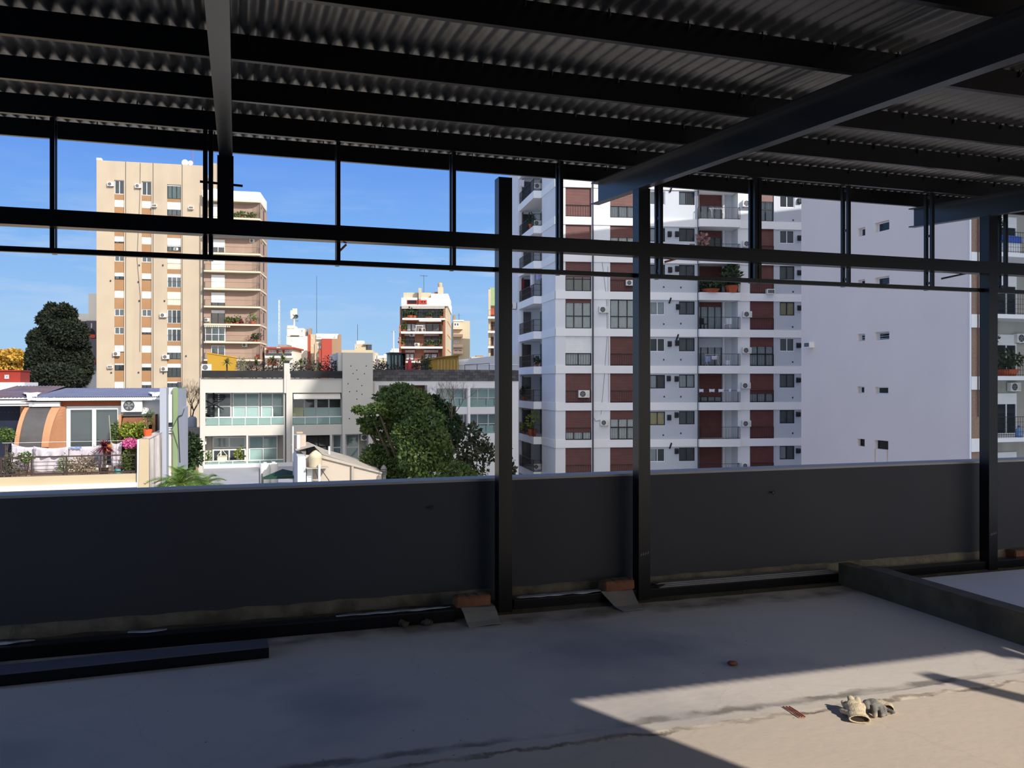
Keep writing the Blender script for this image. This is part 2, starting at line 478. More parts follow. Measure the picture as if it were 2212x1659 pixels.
# parapet
Yw = 5.90
wall = struct(MB().box(XL, XR, Yw, Yw + 0.18, -0.3, 0.900).build('wall_front', M_wallp))
cap = struct(MB().box(XL, XR, Yw - 0.004, Yw + 0.19, 0.900, 0.917).build('trim_1', M_wallt))
# strip of raw mortar along the foot of the parapet, ragged at its top edge
mb = MB(); n = 260; vs_ = []; fs = []
for i in range(n + 1):
    x = XL + (XR - XL) * i / n
    zt = 0.128 + 0.012 * mnoise.noise((x * 5, 0, 0)) + 0.006 * mnoise.noise((x * 19, 2, 0))
    pr = 0.016 + 0.006 * mnoise.noise((x * 6, 9, 0))
    vs_ += [(x, Yw - 0.004, zt), (x, Yw - pr, zt - 0.012), (x, Yw - pr - 0.008, 0.062), (x, Yw - 0.03, 0.0)]
for i in range(n):
    a = i * 4
    for k in range(3):
        fs.append((a + k, a + k + 1, a + k + 5, a + k + 4))
mb._add(vs_, fs)
struct(mb.build('baseboard_front', M_mortar))
mb = MB(); vs_ = []; fs = []
for i in range(n + 1):
    x = XL + (XR - XL) * i / n
    h = 0.03 + 0.012 * mnoise.noise((x * 4, 3, 0))
    vs_ += [(x, Yw - 0.02, h + 0.02), (x, Yw - 0.12, h), (x, Yw - 0.26 + 0.02 * mnoise.noise((x * 7, 1, 1)), 0.001)]
for i in range(n):
    a = i * 3
    fs += [(a, a + 1, a + 4, a + 3), (a + 1, a + 2, a + 5, a + 4)]
mb._add(vs_, fs)
struct(mb.build('trim_2', M_mortar2))

for px, py, who in ((930, 1095, 'left of the free-standing column'), (1666, 1063, 'right of the column under the long rafter')):
    u = (px - CX) / FPX
    zc = Yw / (CT - u * ST); p = cam_pt(px, py, zc)
    mb = MB(); mb.tube((0, 0.02, 0), (0, -0.03, 0), 0.006)
    pts = [(0.012 * cos(a) - 0.0, -0.035 , 0.012 * sin(a)) for a in [i * pi / 5 for i in range(10)]]
    mb.path(pts, 0.004, 5)
    tag(mb.build('wall_hook', M_steel2), 'small dark screw hook in the parapet face, ' + who, 'hook').location = p

# steel columns: square tube 97 mm; base plate, weld bead marks
def column(label, x0, x1, z0, z1, loc_y=5.68, plate=True, marks=None, category='column'):
    cx_ = (x0 + x1) / 2
    r = thing('steel_column', label, category, (cx_, loc_y + 0.05, z0))
    w = (x1 - x0) / 2
    MB().box(-w, w, -0.05, 0.05, 0, z1 - z0).build('shaft', M_steel, r)
    if plate:
        MB().box(-w - 0.012, w + 0.012, -0.055, 0.062, 0, 0.008).build('base_plate', M_steel2, r)
    MB().box(-w, w, -0.05, 0.05, z1 - z0, z1 - z0 + 0.003).build('end_cap', M_steel2, r)
    if marks:
        mk = MB()
        for k in range(4):
            x = -0.03 + k * 0.018
            mk.quad((x, -0.0512, marks + 0.004 * k), (x + 0.010, -0.0512, marks + 0.012 + 0.004 * k), (x + 0.007, -0.0512, marks + 0.03 + 0.004 * k), (x - 0.001, -0.0512, marks + 0.018))
        mk.build('paint_chip', M_mortar, r, label='pale chipped patch in the dark paint')
    return r
column('free-standing black steel column with an open top short of the roof', 1.739, 1.836, 0, 3.03)
column('black steel column carrying the long middle rafter', 2.81, 2.903, 0, 3.03, marks=0.33)
column('black steel column at the far right carrying the last rafter', 6.096, 6.19, 0, 3.03, marks=0.30)
column('short black steel stub standing on the crossbeam under the leftmost rafter', -0.108, -0.011, 2.634, 3.03, plate=False, category='steel post')
for x, nm in ((-0.035, 'first'), (2.86, 'second'), (5.36, 'third'), (6.15, 'fourth')):
    column('black steel column at the rear edge of the roof, %s from the left, behind the viewpoint' % nm, x - 0.05, x + 0.05, 0, 2.68, loc_y=-0.22)
MB().tube((-0.215, 5.80, 2.885), (0.045, 5.80, 2.875), 0.008).build('rod', M_steel).name = 'threaded_rod'
tag(bpy.data.objects['threaded_rod'], 'thin horizontal steel rod crossing behind the short stub post', 'rod')

# crossbeam and lower rail, bay by bay
bays = [(XL, 1.739, 'in the long bay left of the free-standing column'), (1.836, 2.81, 'in the narrow bay between the two middle columns'),
        (2.903, 6.096, 'in the bay right of the two middle columns'), (6.19, XR, 'beyond the far right column')]
for a, b, w in bays:
    tag(MB().box(a, b, 5.68, 5.78, 2.534, 2.634).build('crossbeam', M_steel), 'black square steel crossbeam ' + w, 'beam', None)
    r = thing('lower_rail', 'thin black rail below the crossbeam ' + w, 'rail', (a, 5.745, 2.382))
    MB().box(0, b - a, 0, 0.005, 0, 0.032).build('upright_leg', M_steel, r)
    MB().box(0, b - a, 0.005, 0.034, 0, 0.005).build('flat_leg', M_steel2, r)

def xq(px, Y):
    u = (px - CX) / FPX
    zc = Y / (CT - u * ST)
    return zc * (ST + u * CT)
mull = [(112, 'first from the left, against open sky', 0), (446, 'beside the short stub post', 1), (731, 'between the beige tower and the antenna roofs', 0),
        (981, 'just left of the free-standing column', 0), (1213, 'in the narrow middle bay', 0), (1429, 'just right of the column under the long rafter', 0),
        (1636, 'doubled, at the middle of the right bay', 1), (1835, 'in front of the blank white wall', 0),
        (2016, 'nearest the far right column on its left', 0), (2175, 'just right of the far right column', 0)]
for px, w, dbl in mull:
    X = xq(px, 5.785)
    r = thing('steel_mullion', 'slim black steel mullion pair, ' + w, 'mullion', (X, 5.83, 2.39))
    for k in range(2 if dbl else 1):
        o = (-0.021 if k == 0 else 0.013) if dbl else -0.012
        MB().box(o, o + 0.026, -0.045, -0.018, 0, 0.82).build('bar', M_steel, r)
        MB().box(o, o + 0.026, 0.022, 0.048, 0, 0.82).build('bar', M_steel, r)
    for z in (0.05, 0.45, 0.78):
        MB().box(-0.005, 0.005, -0.018, 0.022, z, z + 0.02).build('spacer', M_steel2, r)
for (a, b, lab) in (((731, 545), (748, 528), 'short rusty stub brace under the crossbeam, left of the free-standing column'),
                    ((1436, 566), (1476, 555), 'rusty diagonal brace rod under the crossbeam in the right bay'),
                    ((2034, 602), (2100, 588), 'dark diagonal brace rod near the far right column')):
    Y = 5.80
    p = [None, None]
    for i, (px, py) in enumerate((a, b)):
        zc = Y / (CT - (px - CX) / FPX * ST); p[i] = cam_pt(px, py, zc)
    tag(MB().tube((0, 0, 0), p[1] - p[0], 0.008).build('brace_rod', M_rust if 'rusty' in lab else M_steel), lab, 'rod').location = p[0]

# roof: rafters, purlins, corrugated sheets
zr = lambda y: EYE + 1.2674 + 0.06 * y            # underside of the purlins = top of the rafters
def rafter(label, x0, x1, yend):
    r = thing('roof_rafter', label, 'rafter', (x0, -0.3, zr(-0.3) - 0.18))
    y0, y1 = 0.0, yend + 0.3
    def sl(xa, xb, za, zb):
        mb = MB()
        mb._add([(xa, y0, za), (xb, y0, za), (xb, y1, za + 0.06 * y1), (xa, y1, za + 0.06 * y1), (xa, y0, zb), (xb, y0, zb), (xb, y1, zb + 0.06 * y1), (xa, y1, zb + 0.06 * y1)],
                [(0, 3, 2, 1), (4, 5, 6, 7), (0, 1, 5, 4), (1, 2, 6, 5), (2, 3, 7, 6), (3, 0, 4, 7)])
        return mb
    w = x1 - x0
    sl(w - 0.008, w, 0.010, 0.170).build('web', M_steel2, r)
    sl(0, w, 0, 0.010).build('flange', M_steel2, r)
    sl(0, w, 0.170, 0.180).build('flange', M_steel2, r)
    return r
rafter('leftmost dark steel channel rafter seen from straight below', -0.098, -0.018, 6.52)
rafter('long dark steel channel rafter in the middle, its cut end over the narrow bay', 2.805, 2.875, 6.55)
rafter('dark steel channel rafter in the upper right corner, over the far right column', 6.10, 6.17, 6.6)
pys = [6.46, 5.78, 4.98, 4.22, 3.36, 2.56, 1.76, 0.96, -0.10]
ords = ['at the eave', 'second from the eave', 'third from the eave', 'fourth from the eave', 'fifth from the eave', 'sixth from the eave', 'seventh from the eave', 'eighth from the eave', 'at the rear edge']
for y, w in zip(pys, ords):
    z = zr(y)
    pr = [(0, 0), (0.03, 0), (0.03, 0.015), (0.027, 0.015), (0.027, 0.003), (0.003, 0.003), (0.003, 0.117), (0.027, 0.117), (0.027, 0.105), (0.03, 0.105), (0.03, 0.12), (0, 0.12)]
    tag(MB().prism_x(pr, 0, XR - XL).build('roof_purlin', M_steel), 'black steel C-section purlin under the corrugated roof, ' + w, 'purlin', None).location = (XL, y, z)
# corrugated sheets, 11 waves of 76 mm each
pitch = 0.076; nw = 11; seg = 8
vs_ = []; fs = []
rows = [-0.35, 1.0, 2.3, 3.6, 4.9, 6.62]
for y in rows:
    for i in range(nw * seg + 3):
        x = i * pitch / seg
        vs_.append((x, y, 0.06 * y + 0.009 + 0.009 * cos(2 * pi * i / seg)))
nn = nw * seg + 3
for j in range(len(rows) - 1):
    for i in range(nn - 1):
        a = j * nn + i
        fs.append((a, a + 1, a + nn + 1, a + nn))
sm = MB()._add(vs_, fs).mesh('corrugated_sheet', M_galv, True)
roofr = bpy.data.objects.new('ceiling', None); COL.objects.link(roofr); roofr['kind'] = 'structure'
roofr.location = (XL, 0, EYE + 1.2674 + 0.121)
k = 0
while XL + k * nw * pitch < XR:
    link_mesh('corrugated_sheet', sm, roofr, (k * nw * pitch, 0, 0.0006 * (k % 2)))
    k += 1
# hook bolts that hold the sheets to the purlins
hb = MB().tube((0, 0, 0), (0, 0, 0.045), 0.004, 5).path([(0, 0, 0), (0, -0.012, 0.006), (0.0, -0.018, 0.02)], 0.003, 4).mesh('hook_bolt', M_steel)
for i, y in enumerate(pys[:5]):
    for q in range(26):
        link_mesh('hook_bolt', hb, roofr, (2.2 + q * 0.38 - 0.06 * i, y - 0.004, 0.06 * y - 0.03))

# wall of the building core behind the viewpoint, which shades the left of the terrace
struct(MB().box(XL, 3.66, -0.9, -0.6, -0.3, 5.2).build('wall_back', mat('rear wall paint', (74, 73, 74), var=0.05)))

# steel beams lying along the foot of the parapet
def flat_beam(label, x0, x1, y0, y1, h, rot=0.0, name='steel_beam'):
    r = thing(name, label, 'beam', (x0, y0, 0.001), rot)
    L = x1 - x0; d = y1 - y0
    MB().box(0, L, 0, d, h - 0.007, h).build('flange_plate', M_steel2, r)
    MB().box(0, L, 0, 0.006, 0, h - 0.007).build('web_plate', M_steel, r)
    MB().box(0, L, d - 0.006, d, 0, h - 0.007).build('web_plate', M_steel, r)
    return r
flat_beam('long dark steel channel lying along the parapet foot, left of the free-standing column', XL, 1.40, 5.585, 5.675, 0.08)
flat_beam('dark steel channel lying behind the two middle columns at the parapet foot', 1.86, 4.60, 5.705, 5.79, 0.08)
flat_beam('dark steel channel at the parapet foot behind the low concrete curb', 4.66, XR, 5.705, 5.79, 0.08)
a_, b_ = on_floor(-60, 1490), on_floor(581, 1421.5)
ang = atan2(b_.y - a_.y, b_.x - a_.x)
L = 3.6
r = thing('steel_channel', 'wide dark steel channel lying loose on the floor at the left', 'beam', (b_.x, b_.y, 0.001), ang)
MB().box(-L, 0, 0, 0.165, 0.060, 0.067).build('flange_plate', mat('skylit steel', (96, 98, 108), rough=0.5), r, label='flat upper face, lit blue grey')  # same steel, with the sky light on its upper face put into the colour
MB().box(-L, 0, 0, 0.007, 0, 0.060).build('web_plate', M_steel, r)
MB().box(-L, 0, 0.158, 0.165, 0, 0.060).build('web_plate', M_steel, r)
MB().box(-0.006, 0, 0.007, 0.158, 0, 0.060).build('end_plate', M_steel, r)

# low concrete curb at the right with a lit slab inside
r = thing('concrete_curb', 'low rough concrete curb around a raised slab at the right', 'curb', (4.57, 5.42, 0))
MB().box(0, 0.12, -3.1, 0, 0, 0.19).build('kerb_side', M_conc, r)
MB().box(0.0, 0.13, -3.1, 0.0, 0.19, 0.196).build('form_board', mat('weathered board', (92, 84, 74), var=0.2, scale=10), r)
MB().box(0.12, 5.6, -3.1, -0.005, 0.0, 0.07).build('raised_slab', mat('smooth pale screed', (208, 208, 212), rough=0.8, var=0.04, scale=2), r, label='smooth pale slab inside the curb')
MB().box(0, 0.10, 0, 0.27, 0, 0.17).build('kerb_end', M_conc, r)

# bricks holding down cardboard
def clay_brick(label, x, y, z, rot, s=(0.245, 0.115, 0.07)):
    r = thing('clay_brick', label, 'brick', (x, y, z), rot)
    bm = bmesh.new(); bmesh.ops.create_cube(bm, size=1.0)
    for v in bm.verts:
        v.co = Vector((v.co.x * s[0], v.co.y * s[1], (v.co.z + 0.5) * s[2]))
    bmesh.ops.bevel(bm, geom=bm.edges[:] , offset=0.007, segments=2, affect='EDGES')
    for v in bm.verts:
        v.co += v.co.normalized() * 0.004 * mnoise.noise(v.co * 30 + Vector((x, y, 0)))
    me = bpy.data.meshes.new('brick_body'); bm.to_mesh(me); bm.free(); me.materials.append(M_brick)
    link_mesh('brick_body', me, r)
    mb = MB()
    for k in range(3):
        mb.box(-0.1 + k * 0.07, -0.05 + k * 0.07, -0.04, 0.04, s[2] + 0.001, s[2] + 0.003)
    mb.build('mortar_residue', M_mortar, r)
    return r
clay_brick('clay brick holding cardboard beside the free-standing column', 1.535, 5.655, 0.087, 0.05)
clay_brick('clay brick holding bent cardboard left of the column under the long rafter', 2.665, 5.752, 0.089, 0.08)
clay_brick('red brick lying at the parapet foot right of the far right column', 6.62, 5.84, 0.06, 0.03)

def cardboard(label, pts, w0, w1, thick=0.004):
    """bent sheet: pts = (y, z) down the slope, w0/w1 = x extents at top and bottom"""
    mb = MB(); n = len(pts); vs_ = []
    for side in (0, thick):
        for i, (y, z) in enumerate(pts):
            t = i / (n - 1)
            for j in range(5):
                q = j / 4
                x = (w0[0] * (1 - t) + w1[0] * t) * (1 - q) + (w0[1] * (1 - t) + w1[1] * t) * q
                vs_.append((x, y + 0.012 * mnoise.noise((x * 6, i * 0.4, 3)), z + side + 0.004 * sin(q * 5 + i)))
    fs = []
    o = n * 5
    for i in range(n - 1):
        for j in range(4):
            a = i * 5 + j
            fs += [(a, a + 5, a + 6, a + 1), (o + a, o + a + 1, o + a + 6, o + a + 5)]
    for i in range(n - 1):
        fs += [(i * 5, o + i * 5, o + i * 5 + 5, i * 5 + 5), (i * 5 + 4, i * 5 + 9, o + i * 5 + 9, o + i * 5 + 4)]
    for j in range(4):
        fs += [(j, j + 1, o + j + 1, o + j), ((n - 1) * 5 + j, o + (n - 1) * 5 + j, o + (n - 1) * 5 + j + 1, (n - 1) * 5 + j + 1)]
    mb._add(vs_, fs)
    return tag(mb.build('cardboard_sheet', M_card, smooth=False), label, 'cardboard')
cardboard('grey cardboard flap sloping to the floor beside the free-standing column', [(5.72, 0.083), (5.58, 0.083), (5.53, 0.06), (5.47, 0.02), (5.42, 0.004)], (1.44, 1.68), (1.455, 1.675))
cardboard('grey cardboard flap curling to the floor left of the column under the long rafter', [(5.80, 0.085), (5.70, 0.085), (5.64, 0.05), (5.56, 0.014), (5.46, 0.006)], (2.50, 2.78), (2.58, 2.74))
def film(label, x0, x1, y, z, w=0.07, n=26, seed=0.0, m=None):
    mb = MB(); vs_ = []
    for i in range(n + 1):
        x = x0 + (x1 - x0) * i / n
        e = abs(sin(pi * i / n)) ** 0.4
        for j in range(4):
            q = j / 3 - 0.5
            vs_.append((x, y + q * w * (0.4 + 0.6 * e) + 0.012 * mnoise.noise((x * 5, seed, 0)), z + 0.009 * (1 + mnoise.noise((x * 9 + j, seed, 2)))))
    fs = []
    for i in range(n):
        for j in range(3):
            a = i * 4 + j
            fs.append((a, a + 4, a + 5, a + 1))
    mb._add(vs_, fs)
    o = mb.build('plastic_film', m or M_plast, smooth=True)
    md = o.modifiers.new('thickness', 'SOLIDIFY'); md.thickness = 0.0015
    return tag(o, label, 'plastic sheet')
film('crumpled pale plastic strip on the channel between the two middle columns', 1.88, 2.53, 5.74, 0.084, 0.09, seed=1)
film('thin scrap of plastic on the left channel near the free-standing column', 0.62, 1.38, 5.635, 0.083, 0.05, seed=2)
film('small scrap of plastic on the left channel behind the loose steel channel', -0.62, -0.40, 5.65, 0.083, 0.05, seed=3)
film('scrap of plastic on the left channel at the edge of the picture', -1.42, -1.12, 5.65, 0.083, 0.05, seed=4)
M_strip = mat('pale metal strip', (140, 138, 140), rough=0.5, metal=0.3, var=0.1, scale=9)
for k, (x0, x1, y0, lab) in enumerate(((2.99, 4.55, 5.715, 'lowest of three long pale strips stacked on the channel by the curb'),
                                       (3.03, 4.56, 5.728, 'middle of three long pale strips stacked on the channel by the curb'),
                                       (2.98, 4.52, 5.745, 'topmost of three long pale strips stacked on the channel by the curb'))):
    o = MB().prism_y([(0, 0), (x1 - x0, 0), (x1 - x0, 0.009), (0.03, 0.009)], 0, 0.06).build('metal_strip', M_strip)
    o.location = (x0, y0, 0.0815 + k * 0.0095); tag(o, lab, 'strip')
# rubble of the broken mortar by the first brick
for k in range(5):
    x = 1.02 + RN.random() * 0.40; y = 5.52 + RN.random() * 0.06
    bm = bmesh.new(); bmesh.ops.create_icosphere(bm, subdivisions=1, radius=0.014 + 0.016 * RN.random())
    for v in bm.verts:
        v.co *= 0.75 + 0.5 * RN.random(); v.co.z *= 0.8
    zmin = min(v.co.z for v in bm.verts)
    me = bpy.data.meshes.new('mortar_lump'); bm.to_mesh(me); bm.free(); me.materials.append(M_mortar2)
    o = link_mesh('mortar_lump', me, None, (x, y, -zmin)); tag(o, 'lump of broken mortar on the floor in front of the left channel', 'rubble', 'mortar lumps by the free-standing column')
# chip of brick on the open floor
p = on_floor(1583, 1437)
bm = bmesh.new(); bmesh.ops.create_icosphere(bm, subdivisions=2, radius=0.033)
for v in bm.verts:
    v.co += v.co.normalized() * 0.012 * mnoise.noise(v.co * 40); v.co.z *= 0.38; v.co.y *= 0.7
zmin = min(v.co.z for v in bm.verts)
me = bpy.data.meshes.new('brick_chip'); bm.to_mesh(me); bm.free(); me.materials.append(M_brick)
tag(link_mesh('brick_chip', me, None, (p.x, p.y, -zmin)), 'small red chip of brick on the bare floor', 'brick chip')
# three rusty bars set in the joint
for k, w in enumerate(('left', 'middle', 'right')):
    a, b = on_floor(1692 + 6.5 * k, 1529), on_floor(1729 + 5.5 * k, 1552)
    o = MB().path([(0, 0, 0), ((b - a) * 0.5 + Vector((0.001, 0, 0.001))), (b - a)], 0.0035, 6).build('rebar', M_rust)
    o.location = (a.x, a.y, 0.0065); tag(o, 'thin rusty bar lying across the floor joint, %s of three' % w, 'rebar')

# two work gloves lying in the sun
def glove_mesh(name, balls, tubes, m, vox=0.0035, sm=4):
    mb = MB()
    for c, rx, ry, rz in balls:
        mb.ball(c, rx, ry, rz, 14, 10)
    for pts, rr in tubes:
        for k in range(len(pts) - 1):
            for q in range(5):
                t = q / 5
                c = [pts[k][i] * (1 - t) + pts[k + 1][i] * t for i in range(3)]; rad = rr[k] * (1 - t) + rr[k + 1] * t
                mb.ball(c, rad, rad, rad * 0.85, 10, 7)
        c = pts[-1]; mb.ball(c, rr[-1], rr[-1], rr[-1] * 0.85, 10, 7)
    tmp = mb.build('tmp', m)
    md = tmp.modifiers.new('r', 'REMESH'); md.mode = 'VOXEL'; md.voxel_size = vox; md.use_smooth_shade = True
    s2 = tmp.modifiers.new('s', 'SMOOTH'); s2.iterations = sm; s2.factor = 0.5
    dg = bpy.context.evaluated_depsgraph_get()
    me = bpy.data.meshes.new_from_object(tmp.evaluated_get(dg)); me.name = name
    bpy.data.objects.remove(tmp)
    for v in me.vertices:
        v.co += v.co.normalized() * 0.003 * mnoise.noise(v.co * 45)
        v.co.z = max(v.co.z, 0.001)
    me.materials.clear(); me.materials.append(m)
    return me
M_cream = mat('cream knit cotton', (214, 196, 164), rough=0.95, var=0.1, scale=40, bump=0.5, bscale=220)
M_greyg = mat('soiled grey knit cotton', (128, 126, 122), rough=0.95, var=0.3, scale=18, bump=0.5, bscale=220, stain=(205, 190, 160), stain_amt=0.8)
M_inner = mat('dark inside of glove', (60, 50, 42), var=0.1)
p = on_floor(1853, 1558)
gl = thing('work_glove', 'cream knit work glove with its cuff opening towards the viewer', 'glove', (p.x, p.y, 0.0), -0.52)
me = glove_mesh('palm', [((0, 0.05, 0.034), 0.046, 0.044, 0.032), ((-0.012, 0.075, 0.045), 0.034, 0.03, 0.028), ((0.0, 0.012, 0.026), 0.045, 0.03, 0.024)],
                [([(-0.030, 0.075, 0.03), (-0.045, 0.11, 0.045), (-0.036, 0.10, 0.02)], [0.017, 0.014, 0.012]),
                 ([(-0.010, 0.085, 0.05), (-0.014, 0.115, 0.068), (-0.008, 0.11, 0.04)], [0.018, 0.015, 0.012]),
                 ([(0.014, 0.08, 0.05), (0.018, 0.11, 0.066), (0.020, 0.11, 0.04)], [0.018, 0.015, 0.012]),
                 ([(0.034, 0.07, 0.035), (0.044, 0.10, 0.045), (0.042, 0.115, 0.028)], [0.016, 0.013, 0.011]),
                 ([(-0.038, 0.04, 0.026), (-0.058, 0.06, 0.022), (-0.06, 0.085, 0.018)], [0.016, 0.014, 0.011])], M_cream)
link_mesh('palm', me, gl)
def cuff(parent, m, c, rx, rz, y0, y1, tilt=0.0):
    mb = MB(); n = 24; vs_ = []
    for (y, k) in ((y1, 0.92), (y0 + 0.004, 1.0), (y0, 0.99), (y0, 0.86), (y1, 0.80)):
        for i in range(n):
            a = 2 * pi * i / n
            w = 1 + 0.04 * sin(a * 3 + y * 80)
            vs_.append((c[0] + rx * k * w * cos(a), y, max(0.002, c[2] + rz * k * w * sin(a))))
    fs = [(r_ * n + i, r_ * n + (i + 1) % n, (r_ + 1) * n + (i + 1) % n, (r_ + 1) * n + i) for r_ in range(4) for i in range(n)]
    mb._add(vs_, fs)
    mb.build('cuff', m, parent, True)
    MB()._add([(c[0] + rx * 0.85 * cos(2 * pi * i / n), y0 + 0.012, max(0.003, c[2] + rz * 0.85 * sin(2 * pi * i / n))) for i in range(n)], [tuple(range(n))]).build('cuff_shade', M_inner, parent)  # flat dark disc that paints the shade of the cuff's hollow
cuff(gl, M_cream, (0.004, 0, 0.020), 0.049, 0.0195, -0.03, 0.02)
p = on_floor(1890, 1547)
gl = thing('work_glove', 'grey soiled work glove with its fingers towards the viewer', 'glove', (p.x, p.y, 0.0), -0.62)
me = glove_mesh('palm', [((0.0, 0.06, 0.032), 0.045, 0.04, 0.03), ((0.03, 0.075, 0.03), 0.035, 0.03, 0.028)],
                [([(-0.034, 0.05, 0.045), (-0.038, 0.02, 0.052), (-0.034, -0.002, 0.040)], [0.017, 0.015, 0.013]),
                 ([(-0.006, 0.045, 0.045), (-0.002, 0.005, 0.032), (-0.002, -0.03, 0.014)], [0.017, 0.015, 0.013]),
                 ([(0.018, 0.045, 0.035), (0.030, 0.01, 0.02), (0.034, -0.012, 0.014)], [0.016, 0.014, 0.012]),
                 ([(0.036, 0.055, 0.03), (0.046, 0.025, 0.02), (0.047, 0.005, 0.014)], [0.015, 0.013, 0.011]),
                 ([(0.05, 0.075, 0.024), (0.075, 0.06, 0.016), (0.085, 0.05, 0.013)], [0.016, 0.014, 0.012])], M_greyg)
link_mesh('palm', me, gl)
cuff(gl, M_cream, (0.062, 0.08, 0.024), 0.030, 0.022, 0.045, 0.09)

# ================================================================== THE CITY: shared builders
GZ = -16.0
M_ground = mat('yards far below', (168, 160, 148), var=0.25, scale=0.15)
struct(MB().box(-260, 330, 6.6, 420, GZ - 0.5, GZ).build('ground', M_ground))

M_white = mat('white render', (226, 227, 230), rough=0.85, var=0.03, scale=0.6)
M_white2 = mat('bright white render', (238, 238, 238), rough=0.85, var=0.02, scale=0.6)
M_greyw = mat('pale grey render', (190, 195, 203), rough=0.85, var=0.03, scale=0.5)
M_blackmet = mat('black railing metal', (30, 32, 38), rough=0.5, var=0.1)
M_alu = mat('white window frame', (228, 230, 232), rough=0.5, var=0.03)
M_darkfr = mat('dark window frame', (36, 36, 42), rough=0.5, var=0.1)
M_dark = mat('dim room behind glass', (28, 29, 33), rough=0.25, var=0.25, scale=1.5, spec=0.5)
M_dim = mat('dim grey room behind glass', (84, 88, 92), rough=0.25, var=0.25, scale=1.2, spec=0.5)
M_curt = mat('white net curtain', (196, 200, 205), rough=0.9, var=0.08, scale=5)
M_curt2 = mat('cream curtain', (214, 196, 150), rough=0.9, var=0.08, scale=5)
M_curtg = mat('pale green curtain', (170, 200, 192), rough=0.9, var=0.06, scale=3)
M_shut = mat('brown roller shutter', (96, 52, 48), rough=0.45, var=0.14, scale=2, spec=0.5)
M_shutw = mat('white roller shutter', (236, 236, 234), rough=0.6, var=0.03, scale=2)
M_shutc = mat('cream roller shutter', (240, 228, 200), rough=0.6, var=0.03, scale=2)
M_glass = glass_mat('window glass')
M_acw = mat('off-white casing', (226, 224, 218), rough=0.5, var=0.04)
M_acd = mat('dark fan grille', (70, 74, 78), rough=0.6, var=0.2, scale=30)
M_pipe = mat('dark drain pipe', (58, 60, 66), rough=0.6)
M_terra = mat('terracotta pot', (172, 88, 58), rough=0.9, var=0.12)
M_leafd = leaf_mat('dark leaves', (40, 58, 34), (60, 82, 44))
M_leafm = leaf_mat('mid green leaves', (62, 92, 40), (104, 128, 52))
M_leafy = leaf_mat('yellow green leaves', (112, 132, 44), (160, 168, 66))
M_leafr = leaf_mat('wine red leaves', (96, 28, 40), (130, 48, 60))
M_bark = mat('bark', (84, 72, 60), rough=0.95, var=0.25, scale=8, bump=0.5)

KIDS = {}
def index_kids():
    KIDS.clear()
    for o in bpy.data.objects:
        if o.parent is not None:
            KIDS.setdefault(o.parent.name, []).append(o)

def slats(mb, x0, x1, z0, z1, y, pitch=0.085, amp=0.012):
    n = max(2, int((z1 - z0) / pitch))
    vs_ = []; h = (z1 - z0) / n
    for i in range(n):
        za = z1 - i * h
        for x in (x0, x1):
            vs_ += [(x, y, za), (x, y - amp, za - h * 0.5), (x, y - amp * 0.7, za - h * 0.85), (x, y, za - h)]
    fs = []
    for i in range(n):
        a = i * 8
        for k in range(3):
            fs.append((a + k, a + k + 1, a + 4 + k + 1, a + 4 + k))
    mb._add(vs_, fs)
    return mb

def curtain(mb, x0, x1, z0, z1, y, fold=0.13, amp=0.03):
    n = max(4, int((x1 - x0) / fold) * 2)
    vs_ = []
    for i in range(n + 1):
        x = x0 + (x1 - x0) * i / n
        yy = y + (amp if i % 2 else -amp)
        vs_ += [(x, yy, z0), (x, yy, z1)]
    mb._add(vs_, [(2 * i, 2 * i + 2, 2 * i + 3, 2 * i + 1) for i in range(n)])
    return mb

def frame_mesh(x0, x1, z0, z1, y, t, nx=2, transoms=(), d=0.05):
    xs = [x0 + (x1 - x0) * i / nx for i in range(nx + 1)]
    zs = [z0] + [z0 + (z1 - z0) * q for q in transoms] + [z1]
    holes = [(xs[i] + t / 2 * (1 if i else 2), xs[i + 1] - t / 2 * (1 if i < nx - 1 else 2), zs[j] + t / 2 * (1 if j else 2), zs[j + 1] - t / 2 * (1 if j < len(zs) - 2 else 2))
             for i in range(nx) for j in range(len(zs) - 1)]
    return MB().wall(x0, x1, z0, z1, y, d, holes)

